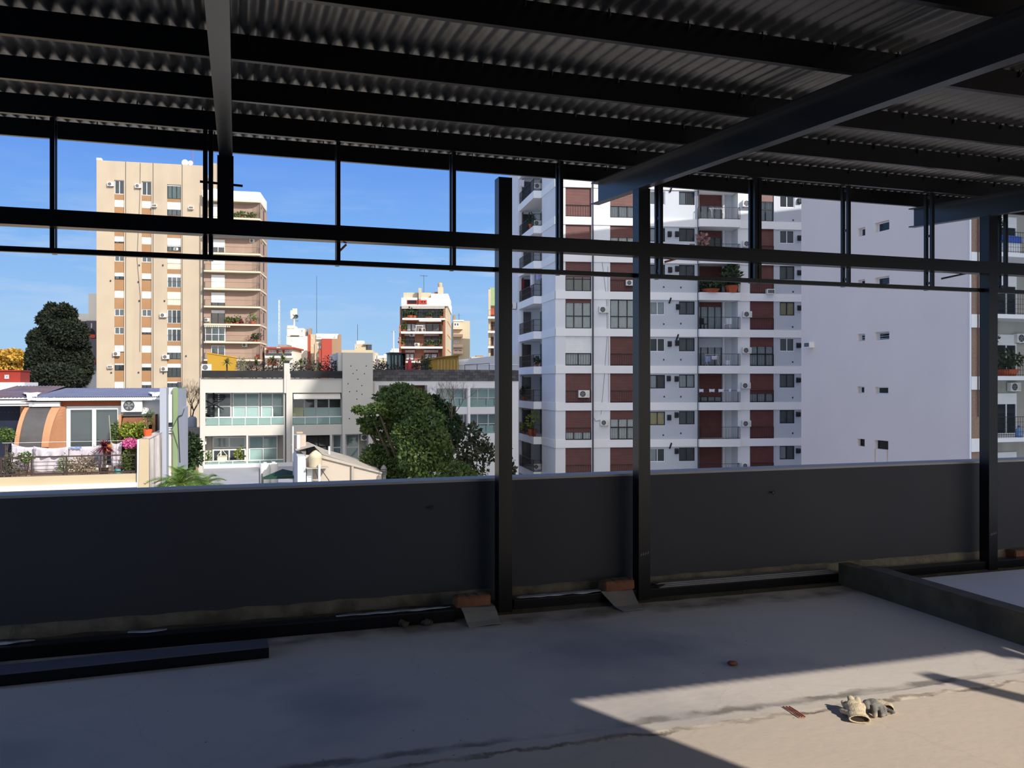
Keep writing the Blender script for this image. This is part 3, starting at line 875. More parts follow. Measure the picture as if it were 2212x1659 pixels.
def window(root, x0, x1, z0, z1, y, kind='dark', frm=None, nx=2, transoms=(), shut=0.0, shm=None, t=0.05, rail=None, backm=None, yb=0.16):
    """a window set in an opening: frame (part) with its panes, curtain, roller shutter and railing (sub-parts)"""
    frm = frm or M_darkfr
    fo = frame_mesh(x0, x1, z0, z1, y, t, nx, transoms).build('window', frm, root)
    za = z1 - (z1 - z0) * shut
    if shut < 0.97:
        w = (x1 - x0) / nx
        for i in range(nx):
            MB().box(x0 + i * w + t * 0.4, x0 + (i + 1) * w - t * 0.4, y + 0.02, y + 0.026, z0 + t * 0.4, za).build('pane', M_glass, fo)
        bm_ = {'dark': M_dark, 'dim': M_dim, 'curtain': M_curt, 'cream': M_curt2, 'green': M_curtg, 'half': M_dark}[kind]
        if kind in ('curtain', 'cream', 'green'):
            curtain(MB(), x0 + 0.02, x1 - 0.02, z0 + 0.02, z1 - 0.02, y + 0.11).build('curtain', bm_, fo)
        else:
            MB().box(x0 + 0.01, x1 - 0.01, y + 0.13, y + yb - 0.005, z0 + 0.01, z1 - 0.01).build('dark_room', bm_, fo)
            if kind == 'half':
                curtain(MB(), x0 + 0.02, x0 + (x1 - x0) * 0.42, z0 + 0.02, z1 - 0.02, y + 0.09).build('curtain', M_curt, fo)
    if shut > 0:
        slats(MB(), x0 + 0.01, x1 - 0.01, za, z1 - 0.005, y - 0.006).build('roller_shutter', shm or M_shut, fo)
        MB().box(x0 + 0.01, x1 - 0.01, y - 0.02, y + 0.01, za - 0.03, za).build('bottom_bar', shm or M_shut, fo)
    if rail:
        railing(MB(), [(x0, y - 0.09), (x1, y - 0.09)], z0, z0 + rail, 0.11, 0.012).build('railing', M_blackmet, fo, kind='stuff')
    return fo

def railing(mb, pts, z0, z1, gap=0.11, r=0.012, mids=()):
    """top and bottom bar with upright bars along a plan polyline"""
    for k in range(len(pts) - 1):
        a, b = Vector(pts[k] + (0,)), Vector(pts[k + 1] + (0,))
        L = (b - a).length; n = max(1, int(L / gap))
        up = Vector((0, 0, 1))
        for z, q in [(z1, 1.8), (z0 + 0.06, 1.4)] + [(z0 + (z1 - z0) * m_, 1.0) for m_ in mids]:
            mb.tube(a + up * z, b + up * z, r * q, 4, caps=False)
        for i in range(n + 1):
            p = a + (b - a) * (i / n)
            mb.tube(p + up * z0, p + up * z1, r * (1.6 if i in (0, n) else 0.8), 4, caps=False)
    return mb

# ---- one air conditioner, copied to every place the photograph shows one
_ac = thing('air_conditioner', 'proto', 'air conditioner', (0, 0, -100))
_pr = MB().box(-0.425, 0.425, -0.36, -0.06, -0.28, 0.28)
_c = _pr.build('casing', M_acw, _ac)
_bv = _c.modifiers.new('b', 'BEVEL'); _bv.width = 0.02; _bv.segments = 2
_g = MB().lathe_y((-0.11, 0, 0), [(0.215, -0.361), (0.225, -0.372), (0.205, -0.374), (0.20, -0.362)], 22).build('fan_grille', M_acd, _ac)
_f = MB()
for i in range(5):
    a = i * 2 * pi / 5
    _f.poly([(-0.11, -0.366, 0), (-0.11 + 0.19 * cos(a), -0.364, 0.19 * sin(a)), (-0.11 + 0.19 * cos(a + 0.7), -0.368, 0.19 * sin(a + 0.7))])
_f.lathe_y((-0.11, 0, 0), [(0.05, -0.372), (0.04, -0.378), (0.01, -0.38)], 12)
_f.build('fan', mat('grey fan', (120, 124, 126), rough=0.6), _g, kind='stuff')
MB().box(0.19, 0.40, -0.366, -0.361, -0.2, 0.22).build('service_panel', mat('casing panel', (210, 209, 204), rough=0.5), _ac)
for sx in (-0.3, 0.3):
    MB().prism_x([(0, -0.30), (-0.36, -0.30), (-0.36, -0.28), (0, -0.28)], sx - 0.02, sx + 0.02).build('bracket', M_acd, _ac)
_wu = thing('window_air_conditioner', 'proto', 'air conditioner', (0, 0, -100))
MB().box(-0.35, 0.35, -0.42, 0.02, -0.22, 0.22).build('casing', M_acw, _wu)
for i in range(4):
    MB().box(-0.28 + i * 0.145, -0.16 + i * 0.145, -0.428, -0.42, -0.15, 0.15).build('louvre', M_acd, _wu)
index_kids()
AC_GROUP = None
def ac(fr, px, py, w, label, y=0.0, win_unit=False, rotz=0.0):
    src = _wu if win_unit else _ac
    s = max(0.75, min(1.35, w * fr.d(px, y) / FPX / (0.70 if win_unit else 0.85)))
    x, _, z = fr.pt(px, py, y - 0.2)
    return copy_tree(src, KIDS, fr.world(x, y - 0.004, z), fr.rot + rotz, s, label)

def leaves(mb, c, rx, ry, rz, n, size, seed=0, droop=0.0, shell=0.55, long=1.6):
    """n bent leaf quads scattered through the outer part of an ellipsoid"""
    r = random.Random(seed)
    for _ in range(n):
        while True:
            d = Vector((r.uniform(-1, 1), r.uniform(-1, 1), r.uniform(-1, 1)))
            if 0.05 < d.length < 1:
                break
        d = d.normalized() * (shell + (1 - shell) * r.random() ** 0.5)
        p = Vector((c[0] + d.x * rx, c[1] + d.y * ry, c[2] + d.z * rz))
        out = Vector((d.x / max(rx, .01), d.y / max(ry, .01), d.z / max(rz, .01))).normalized()
        ax = (out * 0.6 + Vector((r.uniform(-1, 1), r.uniform(-1, 1), r.uniform(-1, 1) - droop))).normalized()
        nn = (out + Vector((r.uniform(-1, 1), r.uniform(-1, 1), r.uniform(-1, 1))) * 0.7 + Vector((0, 0, 0.5)))
        sd = ax.cross(nn)
        if sd.length < 1e-3:
            continue
        sd.normalize(); up = sd.cross(ax)
        s = size * r.uniform(0.6, 1.3)
        a = p; b = p + ax * s * long * 0.5 + sd * s * 0.5 + up * 0.1 * s; q = p + ax * s * long; e = p + ax * s * long * 0.5 - sd * s * 0.5 + up * 0.1 * s
        o = len(mb.v)
        mb.v += [tuple(a), tuple(b), tuple(q), tuple(e)]
        mb.f += [(o, o + 1, o + 2), (o, o + 2, o + 3)]
    return mb

def pot_plant(name, label, loc, h=0.9, w=0.5, m=None, pot=True, n=70, cat='plant', potm=None, seed=1, group=None, size=None):
    r = thing(name, label, cat, loc, 0, group)
    z0 = 0
    if pot:
        z0 = h * 0.28
        MB().lathe((0, 0, 0), [(w * 0.26, 0), (w * 0.36, z0), (w * 0.38, z0), (w * 0.33, z0 - 0.02)], 10).build('pot', potm or M_terra, r)
    MB().tube((0, 0, z0 * 0.6), (0.02, 0, h * 0.7), 0.03 * h, 5).build('stem', M_bark, r)
    leaves(MB(), (0, 0, z0 + (h - z0) * 0.55), w * 0.5, w * 0.5, (h - z0) * 0.5, n, size or w * 0.22, seed, shell=0.3).build('foliage', m or M_leafm, r, kind='stuff')
    return r

# ================================================================== WHITE TOWER in the middle right
G = Fr(1250, 65.0, 7.0)
gt = G.root('apartment_tower', 'tall white apartment tower with brown roller shutters and white floor bands', 'building')
GX0, GXR = G.x(1200), G.x(1800)
rt = lambda k: EYE + (828 - (405 + 80.3 * k)) / FPX * 65.0
OPH = 2.23; FLH = 80.3 * 65 / FPX
KS = range(-3, 10)
ztop, zbot = rt(-3) + 1.0, GZ
xc1 = (G.x(1221.5), G.x(1277.5)); xc2 = (G.x(1318), G.x(1374)); xc3 = (G.x(1404), G.x(1437)); xc4 = (G.x(1467), G.x(1501))
xb = (G.x(1510), G.x(1594)); xbs = G.x(1572); xc5 = (G.x(1620), G.x(1672)); xs6 = G.x(1672.5); xc6 = (G.x(1686), G.x(1718))
holes_a, holes_g = [], []
for k in KS:
    z1 = rt(k); z0 = z1 - OPH
    holes_a += [(xc1[0], xc1[1], z0, z1), (xc2[0], xc2[1], z0, z1), (xc5[0], xc5[1], z0, z1), (xb[0], xb[1], z0, z1 + 0.02)]
    holes_g += [(xc3[0], xc3[1], z1 - 1.15, z1 - 0.11), (xc4[0], xc4[1], z1 - 1.10, z1 - 0.08), (xc6[0], xc6[1], z1 - 1.08, z1 - 0.03)]
xg0, xg1 = G.x(1378), G.x(1506)
MB().wall(GX0, xg0, zbot, ztop, 0, 0.3, holes_a).build('facade', M_white, gt)
MB().wall(xg0, xg1, zbot, ztop, 0.03, 0.27, holes_g).build('facade', M_greyw, gt, label='pale grey stretch of wall with small windows')
MB().wall(xg1, xs6, zbot, ztop, 0, 0.3, holes_a).build('facade', M_white, gt)
MB().wall(xs6, GXR, zbot, ztop, 0.14, 0.25, holes_g).build('facade', M_greyw, gt, label='grey recessed wall strip')
xi = GX0 + 0.3
# mass behind the facade; a deep pocket behind each balcony opening is left free
MB().prism([(GX0 - 0.03, 0.3), (xb[0] - 0.15, 0.3), (xb[0] - 0.15, 4.0), (xi, 4.0), (GX0 - 0.41, 4.0)], zbot, ztop).build('building_mass', M_white, gt)
MB().prism([(GX0, 0.0), (GX0, 0.3), (GX0 - 0.41, 4.0), (GX0 - 0.405, 3.9), (GX0 - 0.004, 0.0)], zbot, ztop).build('side_wall', M_white, gt)
MB().box(xb[0] - 0.15, xb[1] + 0.15, 1.6, 4.0, zbot, ztop).build('building_mass', M_white, gt)
MB().box(xb[1] + 0.1, GXR, 0.39, 4.0, zbot, ztop).build('building_mass', M_white, gt)
MB().box(xi, GXR, 4.0, 16.0, zbot, ztop).build('building_mass', M_white, gt)
MB().box(GX0 - 1.62, xi, 9.6, 16.0, zbot, ztop).build('building_mass', M_white, gt)
MB().box(GX0 - 1.5, GXR, 0.0, 16.0, ztop, ztop + 0.4).build('roof_slab', M_white, gt)
k1 = {-3: .3, -2: 1, -1: .5, 0: 1, 1: .60, 2: .50, 3: .12, 4: .56, 5: 1, 6: .74, 7: 1, 8: .5, 9: 1}
k2 = {-3: 1, -2: .2, -1: 1, 0: .60, 1: .40, 2: 1, 3: 0, 4: 1, 5: 1, 6: .30, 7: 1, 8: 1, 9: .3}
k5 = {-3: 1, -2: 1, -1: .6, 0: .30, 1: 1, 2: 1, 3: 1, 4: .31, 5: .70, 6: 1, 7: 1, 8: .4, 9: 1}
kb = {-3: 1, -2: .3, -1: 1, 0: .38, 1: .22, 2: .62, 3: .15, 4: .32, 5: .82, 6: 1, 7: 1, 8: 1, 9: .4}
wk3 = {0: ('curtain', 1), 1: ('half', 0), 2: ('dim', 0), 3: ('curtain', 1), 4: ('dark', 1), 5: ('half', 0), 6: ('cream', 0), 7: ('half', 1)}
wk4 = {0: ('half', 0), 1: ('dark', 0), 2: ('dark', 0), 3: ('dim', 0), 4: ('dim', 0), 5: ('curtain', 0), 6: ('dim', 0), 7: ('dark', 0)}
wk6 = {0: ('dim', 1), 1: ('dim', 1), 2: ('dim', 0), 3: ('cream', 0), 4: ('dim', 1), 5: ('dim', 0), 6: ('dark', 0), 7: ('half', 0)}
for k in KS:
    z1 = rt(k); z0 = z1 - OPH
    for cx_, tab, kind in ((xc1, k1, 'dark' if k in (2,) else 'curtain'), (xc2, k2, 'curtain'), (xc5, k5, 'curtain')):
        sh = tab[k]
        window(gt, cx_[0], cx_[1], z0, z1, 0.10, kind, nx=3 if cx_ is not xc1 or k != 4 else 2, transoms=(0.42,), shut=sh, t=0.07,
               shm=M_shutw if (cx_ is xc1 and k == 4) else None, yb=0.2)
        if sh > 0.5 or k in (4, 6):
            railing(MB(), [(cx_[0] + 0.02, 0.03), (cx_[1] - 0.02, 0.03)], z0, z0 + 0.9, 0.18, 0.012).build('window_railing', M_blackmet, gt, kind='stuff')
    for cx_, tab, za, zb, y in ((xc3, wk3, 1.15, .11, 0.10), (xc4, wk4, 1.10, .08, 0.10), (xc6, wk6, 1.08, .03, 0.20)):
        kind, w = tab.get(k, ('dim', k % 2))
        window(gt, cx_[0], cx_[1], z1 - za, z1 - zb, y, kind, frm=M_alu if w else M_darkfr, nx=2, t=0.06)
    # bands
    MB().box(GX0 - 0.07, xg1 + 0.02, -0.07, 0.02, z0 - FLH + OPH, z0).build('floor_band', M_white2, gt)
    MB().prism([(GX0 - 0.08, -0.07), (GX0, -0.07), (GX0 - 0.40, 4.02), (GX0 - 0.48, 4.02)], z0 - FLH + OPH, z0).build('floor_band', M_white2, gt)
    MB().box(xb[1] + 0.02, xs6, -0.07, 0.02, z0 - FLH + OPH, z0).build('floor_band', M_white2, gt)
    MB().box(xs6, GXR, 0.06, 0.16, z0 - FLH + OPH, z0).build('floor_band', M_white2, gt)
    # front balcony: projecting slab, railing, back wall with sliding doors and shutters
    s = MB().box(xg1 + 0.02, xb[1] + 0.02, -0.50, 1.6, z0 - FLH + OPH, z0).build('balcony', M_white2, gt)
    railing(MB(), [(xg1 + 0.06, -0.04), (xg1 + 0.06, -0.46), (xb[1] - 0.02, -0.46), (xb[1] - 0.02, -0.04)], z0, z0 + 0.92, 0.13, 0.011).build('railing', M_blackmet, s, kind='stuff')
    MB().box(xbs, xbs + 0.12, 1.0, 1.6, z0, z1).build('side_cheek', M_white, s)
    if k >= -1:
        window(gt, xb[0] + 0.02, xbs, z0 + 0.02, z1 - 0.02, 1.25, 'curtain' if k in (0, 3, 4, 5, 7) else 'dark', frm=M_darkfr, nx=4, transoms=(), shut=kb[k], t=0.06,
               shm=M_greyw if k == 4 else None, yb=0.3)
    # side balcony round the left corner
    s = MB().prism([(GX0 - 0.41, 4.0), (xi, 4.0), (xi, 9.6), (GX0 - 1.53, 9.6), (GX0 - 1.08, 4.0)][::1], z0 - FLH + OPH, z0).build('balcony', M_white2, gt)
    railing(MB(), [(GX0 - 0.44, 4.04), (GX0 - 1.05, 4.04), (GX0 - 1.48, 9.5)], z0, z0 + 0.95, 0.12, 0.014, mids=(0.5,)).build('railing', M_blackmet, s, kind='stuff')
    MB().box(xi - 0.05, xi, 4.6, 9.2, z0, z0 + 2.0).build('balcony_door', M_dark, s)
    MB().box(GX0 - 1.2, GX0 - 0.5, 9.52, 9.6, z0 + 0.1, z0 + 2.0).build('balcony_door', M_dim if k % 2 else M_dark, s)
    MB().box(GX0 - 1.28, GX0 - 1.22, 9.0, 9.6, z0, z0 + 2.1).build('balcony_screen', M_curt if k in (1, 3) else M_darkfr, s)
for px in (1280.0, 1507.0):
    MB().tube((G.x(px), -0.14, zbot), (G.x(px), -0.14, ztop), 0.055, 8).build('drain_pipe', M_pipe, gt)
MB().path([G.pt(1300, 560, -0.03), G.pt(1310, 640, -0.03), G.pt(1312, 720, -0.03), G.pt(1305, 820, -0.03), G.pt(1298, 895, -0.03)], 0.012, 4).build('loose_cable', M_pipe, gt)
MB().path([G.pt(1313, 575, -0.03), G.pt(1314, 700, -0.03), G.pt(1315, 880, -0.03)], 0.010, 4).build('loose_cable', M_pipe, gt)
MB().path([G.pt(1279, 898, -0.05), G.pt(1287, 910, -0.05), G.pt(1297, 908, -0.05)], 0.016, 4).build('loose_cable', M_pipe, gt)
def vent(px, py, w=7.5, h=13, y=0.0):
    x0, x1, z0, z1 = G.rect(px - w / 2, py - h / 2, px + w / 2, py + h / 2)
    MB().prism_x([(y, z1), (y - 0.16, z1), (y - 0.22, z1 - 0.08), (y - 0.22, z0 + 0.06), (y - 0.1, z0), (y, z0)], x0, x1).build('flue_vent', M_blackmet, gt)
for px, py in ((1446, 506), (1462, 506), (1447, 583), (1462, 581), (1464, 663), (1446, 743), (1462, 741), (1444, 817.5), (1461, 818.5), (1445, 902), (1461, 896.5), (1461, 974.5)):
    vent(px, py, 7.5, 12, 0.03)
for px, py in ((1728, 434), (1728, 514), (1727.6, 589), (1728, 665), (1726, 746), (1725.5, 821), (1725, 895), (1725, 974)):
    vent(px, py, 8, 11, 0.14)
for px, py in ((1434, 620), (1471, 621), (1434, 700), (1471, 699), (1434, 777), (1471, 777), (1435, 857), (1471, 857), (1433, 940), (1471, 936), (1715, 475), (1715, 630), (1714, 706), (1714, 782), (1714, 859), (1714, 936)):
    x0, x1, z0, z1 = G.rect(px - 1.5, py - 1.7, px + 1.5, py + 1.7)
    y = 0.14 if px > 1700 else 0.03
    MB().box(x0, x1, y - 0.012, y + 0.01, z0, z1).build('air_brick', M_pipe, gt)
for px, py in ((1448, 648), (1464, 727), (1449, 962), (1450, 408)):
    a = G.pt(px - 2, py + 6, -0.05); b = G.pt(px + 2, py - 5, -0.25)
    MB().path([(a[0], 0.03, a[2]), a, (b[0], -0.2, b[2])], 0.06, 6).build('flue_elbow', M_blackmet, gt)
for px, py, w, lab, y in ((1304, 669, 21, 'white air conditioner between curtained windows of the white tower, upper of two', 0.0),
                          (1306, 913, 19, 'white air conditioner between shuttered windows of the white tower, lower of two', 0.0),
                          (1261, 851, 24, 'white air conditioner in front of a closed brown shutter on the white tower', 0.05),
                          (1361, 611, 17, 'white air conditioner on the dark shutter behind the long-rafter column', 0.05),
                          (1614, 440, 22, 'sunlit air conditioner beside the top balcony of the white tower', 0.0),
                          (1614, 527, 20, 'air conditioner beside the balcony with the pink-leaved plant, second highest of its column', 0.0),
                          (1614, 679, 20, 'air conditioner beside the balcony with chairs, white tower', 0.0),
                          (1613, 757, 20, 'air conditioner beside the balcony with washing on a rack, white tower', 0.0),
                          (1611, 833, 20, 'air conditioner beside the balcony with a row of white washing, white tower', 0.0),
                          (1612, 915, 20, 'air conditioner beside the lowest fully closed balcony shutter, white tower', 0.0),
                          (1611, 1006, 18, 'air conditioner just above the parapet in the white tower column', 0.0)):
    ac(G, px, py, w, lab, y)
ac(G, 1664, 630, 17, 'boxy air conditioner low in a brown shutter right of the balconies, white tower', 0.05, True)
ac(G, 1494, 530, 15, 'boxy air conditioner under a small window left of the balcony, white tower', 0.03, True)
for px, py, lab in ((1162, 402, 'air conditioner standing on the uppermost corner balcony in view'), (1161, 482, 'air conditioner standing on the corner balcony one floor below the top one'),
                    (1160, 1008, 'air conditioner standing on the lowest corner balcony above the parapet')):
    ac(G, px, py, 14, lab, 4.75)
# things on the balconies
def on_balcony(k, px, y=-0.2):
    return G.world(G.x(px, y), y, rt(k) - OPH)
pot_plant('potted_plant', 'pink-leaved plant on the second highest front balcony of the white tower', on_balcony(1, 1519), 1.7, 1.0, leaf_mat('pinkish leaves', (150, 110, 110), (180, 140, 130)), n=90, seed=3)
pot_plant('potted_plant', 'tall dark bush at the right of a front balcony, white tower', on_balcony(2, 1580), 2.0, 1.5, M_leafd, n=320, seed=4, size=0.2)
pot_plant('potted_plant', 'dark trailing plant along the railing left of the tall dark bush, white tower', on_balcony(2, 1535), 0.95, 2.0, M_leafd, n=260, seed=5, size=0.16)
for k, px, h, lab in ((6, 1150, 2.0, 'tall leafy plant on the corner balcony with yellow flowers, white tower'), (6, 1133, 1.0, 'yellow-flowered plant on a corner balcony of the white tower'),
                      (5, 1134, 1.3, 'thin climbing plant on a corner balcony, white tower'), (4, 1160, 0.8, 'red-brown potted plants behind a corner railing, white tower'), (-0, 1148, 1.2, 'plant on the uppermost corner balcony in view')):
    y = 5.2 if px > 1140 else 8.0
    pot_plant('potted_plant', lab, G.world(G.x(px, y), y, rt(k) - OPH), h, h * 0.55, M_leafy if 'yellow' in lab else M_leafd, n=120, seed=k + px, size=0.13)
def rack(label, loc, rot, cloths):
    r = thing('drying_rack', label, 'drying rack', loc, rot)
    mb = MB()
    for s in (-1, 1):
        mb.path([(-0.45, -0.25 * s, 0), (-0.45, 0.25 * s, 0.9)], 0.012, 4).path([(0.45, -0.25 * s, 0), (0.45, 0.25 * s, 0.9)], 0.012, 4)
        mb.tube((-0.6, 0.25 * s, 0.9), (0.6, 0.25 * s, 0.9), 0.012, 4)
    for i in range(5):
        mb.tube((-0.6 + i * 0.3, -0.25, 0.9), (-0.6 + i * 0.3, 0.25, 0.9), 0.008, 4)
    mb.build('rack_frame', M_alu, r)
    return r
rack('white folding drying rack on the top front balcony, white tower', on_balcony(0, 1550), G.rot, 0)
rack('folding drying rack under blue washing on a front balcony, white tower', on_balcony(4, 1539), G.rot, 0)
M_cloth = mat('pale washing', (206, 208, 226), var=0.05)
M_clothb = mat('light blue washing', (150, 158, 200), var=0.08)
def cloth(name, label, fr, px, py, w, h, m, y=-0.3, cat='laundry', group=None):
    x0, x1, z0, z1 = fr.rect(px - w / 2, py, px + w / 2, py + h, y)
    mb = MB(); n = 8; vs_ = []
    for j in range(5):
        for i in range(n + 1):
            q = i / n
            vs_.append((x0 + (x1 - x0) * q, y + 0.04 * sin(q * 9 + px) * (j / 4), z1 - (z1 - z0) * j / 4 - 0.03 * sin(q * pi) * (1 - j / 4) + 0.02 * sin(q * 7 + py) * (j == 4)))
    fs = [(j * (n + 1) + i, (j + 1) * (n + 1) + i, (j + 1) * (n + 1) + i + 1, j * (n + 1) + i + 1) for j in range(4) for i in range(n)]
    p = fr.world((x0 + x1) / 2, y, z1)
    mb._add([(a - (x0 + x1) / 2, b - y, c - z1) for a, b, c in vs_], fs)
    o = mb.build(name, m, smooth=True)
    o.location = p; o.rotation_euler = (0, 0, fr.rot)
    md = o.modifiers.new('thickness', 'SOLIDIFY'); md.thickness = 0.006
    return tag(o, label, cat, group)
cloth('washing', 'light blue garment on the rack of a front balcony, white tower', G, 1529, 769, 12, 13, M_clothb, -0.02)
cloth('washing', 'white garment on the rack of a front balcony, white tower', G, 1543, 768, 12, 9, M_cloth, -0.06)
cloth('washing', 'white towel over a chair at the right of a front balcony, white tower', G, 1572, 778, 9, 12, M_cloth, -0.1)
for px, w, od in ((1515, 9, 'leftmost'), (1538, 12, 'second'), (1558, 12, 'third'), (1577, 5, 'fourth'), (1596, 7, 'rightmost')):
    cloth('washing', od + ' of five small white garments in a row on a balcony line, white tower', G, px, 840, w, 7, M_cloth, -0.52, group='small white washing in one row')
cloth('washing', 'dark red garment inside a glazed corner balcony, white tower', G, 1130, 603, 7, 24, mat('dark red cloth', (110, 40, 48)), 8.6)
cloth('washing', 'pale sheet hung in a glazed corner balcony, white tower', G, 1150, 592, 9, 30, M_cloth, 5.2)
cloth('washing', 'lilac sheet hung at the right of a glazed corner balcony, white tower', G, 1163, 586, 10, 20, M_clothb, 4.5)
cloth('washing', 'white garment on the uppermost corner balcony line, white tower', G, 1128, 388, 9, 16, M_cloth, 7.2)
def chair(name, label, loc, rot, m):
    r = thing(name, label, 'chair', loc, rot)
    MB().box(-0.25, 0.25, -0.25, 0.25, 0.40, 0.44).build('seat', m, r)
    MB().box(-0.25, 0.25, 0.23, 0.27, 0.44, 0.9).build('backrest', m, r)
    for sx in (-0.22, 0.22):
        for sy in (-0.22, 0.22):
            MB().tube((sx, sy, 0), (sx, sy, 0.4), 0.02, 5).build('leg', m, r)
    return r
chair('patio_chair', 'dark chair at the left of a front balcony, white tower', on_balcony(3, 1521, 0.2), G.rot + 0.5, M_blackmet)
chair('patio_chair', 'white chair at the right of a front balcony, white tower', on_balcony(3, 1572, 0.1), G.rot - 0.7, M_alu)

# pale low wall seen between the free-standing column and the tower
P = Fr(1110, 82.0, 7.0)
r = P.root('neighbouring_block', 'plain pale block behind the left edge of the white tower', 'building')
MB().box(P.x(1085), P.x(1180), 0, 8, GZ, P.z(716, 1110)).build('building_mass', M_white, r)
MB().box(P.x(1085) - 0.1, P.x(1180), -0.1, 8.1, P.z(716, 1110), P.z(712, 1110)).build('coping', M_greyw, r)
copy_tree(_ac, KIDS, G.world(GX0 - 1.625, 10.6, G.z(661, 1113, 10.6)), G.rot - pi / 2, 1.0, 'grey air conditioner at the left edge of the white tower')

# ================================================================== BUILDING at the right edge: blank white side wall, balconies to the front
H = Fr(1905, 44.0, -72.1)
M_blank = mat('blank white party wall', (230, 215, 206), rough=0.9, var=0.025, scale=0.35, streak=0.10, stain=(196, 190, 190))
HX0, HX1 = H.x(1731), H.x(2094.5)
HTOP = EYE + 23.6
hr = H.root('corner_apartment_block', 'big block with a blank white side wall and balconies at its right end', 'building')
wins = [(1853.5, 492, 1869, 510), (1890, 478.5, 1921, 499), (1853, 604, 1868.5, 622), (1890, 598, 1921, 616), (1852.8, 721, 1868.5, 737), (1890.8, 716.6, 1921, 734.5),
        (1851.6, 834.7, 1867, 849.7), (1889.8, 835.8, 1918.7, 851), (1851.6, 948, 1867.8, 964), (1889, 951.6, 1918.7, 970.6)]
hl = [H.rect(*w) for w in wins]
fl = 2.79
for a, b, c, d in list(hl[:2]):
    for q in range(1, 5):
        hl.append((a, b, c + fl * q, d + fl * q))
MB().wall(HX0, HX1, GZ, HTOP, 0, 0.35, hl).build('side_wall', M_blank, hr)
MB().box(HX0, HX1 - 2.0, 0.35, 44.0, GZ, HTOP).build('building_mass', M_blank, hr)
for i, (a, b, c, d) in enumerate(hl):
    kind = 'dark' if i in (8, 9) else 'dim'
    wn = MB().wall(a, b, c, d, 0.22, 0.05, [(a + .05, b - .05, c + .05, d - .05)]).build('window', M_alu if i < 8 else M_darkfr, hr)
    MB().box(a + .03, b - .03, 0.25, 0.256, c + .03, d - .03).build('pane', M_glass, wn)
    MB().box(a + .02, b - .02, 0.30, 0.35, c + .02, d - .02).build('dark_room', M_dim if kind == 'dim' else mat('rusty grille', (50, 34, 34)), wn)
    if i in (4, 5):
        for q in range(3):
            MB().box(a + .04, b - .04, 0.18, 0.2, c + (d - c) * (q + 0.7) / 3.6, c + (d - c) * (q + 0.85) / 3.6).build('security_bar', M_alu, wn)
for px in (1890.5, 1917):
    x = H.x(px); za, zb = H.z(971, 1904), H.z(997, 1904)
    MB().prism_y([(x - 0.02, zb - 0.2), (x + 0.02, zb - 0.2), (x + 0.05, za), (x - 0.05, za)], -0.003, 0.001).build('rust_stain', mat('rust stain', (206, 180, 144), var=0.1, scale=4), hr)
o = ac(H, 1746, 745, 17, 'boxy air conditioner near the left end of the blank white wall', 0.0, True)
# front side of the same block, facing the street
HF = Fr(2094.5, H.d(2094.5) - 0.06, 17.9)
M_brown = mat('brown pebble render', (150, 126, 110), rough=0.95, var=0.15, scale=10, bump=0.4)
M_oldw = mat('old cream render', (176, 172, 162), rough=0.9, var=0.10, scale=1.0, streak=0.3, stain=(120, 114, 104))
fx = lambda px: HF.x(px)
hf = HF.root('street_block', 'street front of the corner block with stacked balconies at the right edge', 'building')
MB().box(fx(2094.3), fx(2097), -0.03, 0.02, GZ, HTOP).build('corner_strip', M_white2, hf)
MB().box(fx(2096.8), fx(2122), 0.0, 0.1, GZ, HTOP).build('pebble_panel', M_brown, hf)
MB().box(fx(2122), fx(2900), 1.3, 1.6, GZ, HTOP).build('back_wall', M_oldw, hf)
MB().box(fx(2094) + 0.45, fx(2900), 1.6, 2.2, GZ, HTOP).build('building_mass', M_oldw, hf)
MB().tube((fx(2109), -0.1, HF.z(900, 2109)), (fx(2109), -0.1, HTOP), 0.03, 6).build('drain_pipe', mat('rusty pipe', (86, 60, 52)), hf)
zs0 = HF.z(679, 2180, -0.3); flh = 2.81
for k in range(-5, 6):
    z1 = zs0 + flh * k
    s = MB().box(fx(2118), fx(2900), -0.35, 1.3, z1 - 0.19, z1).build('balcony', M_white, hf)
    railing(MB(), [(fx(2120), -0.3), (fx(2900), -0.3)], z1, z1 + 0.95, 0.14, 0.009, mids=(0.28, 0.5, 0.75)).build('railing', M_blackmet, s, kind='stuff')
    MB().box(fx(2096), fx(2120), -0.08, 0.02, z1 - 0.62, z1 - 0.02).build('floor_band', M_white2, hf)
    window(hf, fx(2160), fx(2176), z1 + 0.1, z1 + 2.0, 1.22, 'dim', frm=M_alu, nx=1, shut=0.9 if k % 2 else 0.5, shm=M_shutw, t=0.05)
    window(hf, fx(2200), fx(2245), z1 + 0.05, z1 + 2.0, 1.22, 'dark', frm=M_alu, nx=2, shut=0.25, shm=M_shutw, t=0.05)
    MB().tube((fx(2204), -0.28, z1), (fx(2204), -0.28, z1 + flh - 0.19), 0.02, 5).build('post', M_blackmet, s)
ac(HF, 2206, 731, 30, 'air conditioner hung over a planted balcony at the right edge', 1.3)
ac(HF, 2192, 836, 26, 'air conditioner under a balcony slab above the water bottle, right edge', 1.3)
hz = lambda k: zs0 + flh * k
pot_plant('potted_plant', 'bushy flowering plant on a balcony at the right edge', HF.world(fx(2178), 0.15, hz(-1)), 1.1, 1.6, M_leafd, n=260, seed=21, size=0.13)
pot_plant('hanging_plant', 'straggly climbing plant on the wall above the flowering plant, right edge', HF.world(fx(2172), 1.0, hz(-1) + 0.9), 1.8, 0.9, M_leafd, pot=False, n=130, seed=22, size=0.10)
pot_plant('potted_plant', 'leafy plant beside the blue cover on the highest balcony in view, right edge', HF.world(fx(2166), 0.4, hz(1)), 1.9, 0.6, M_leafd, n=160, seed=23, size=0.11)
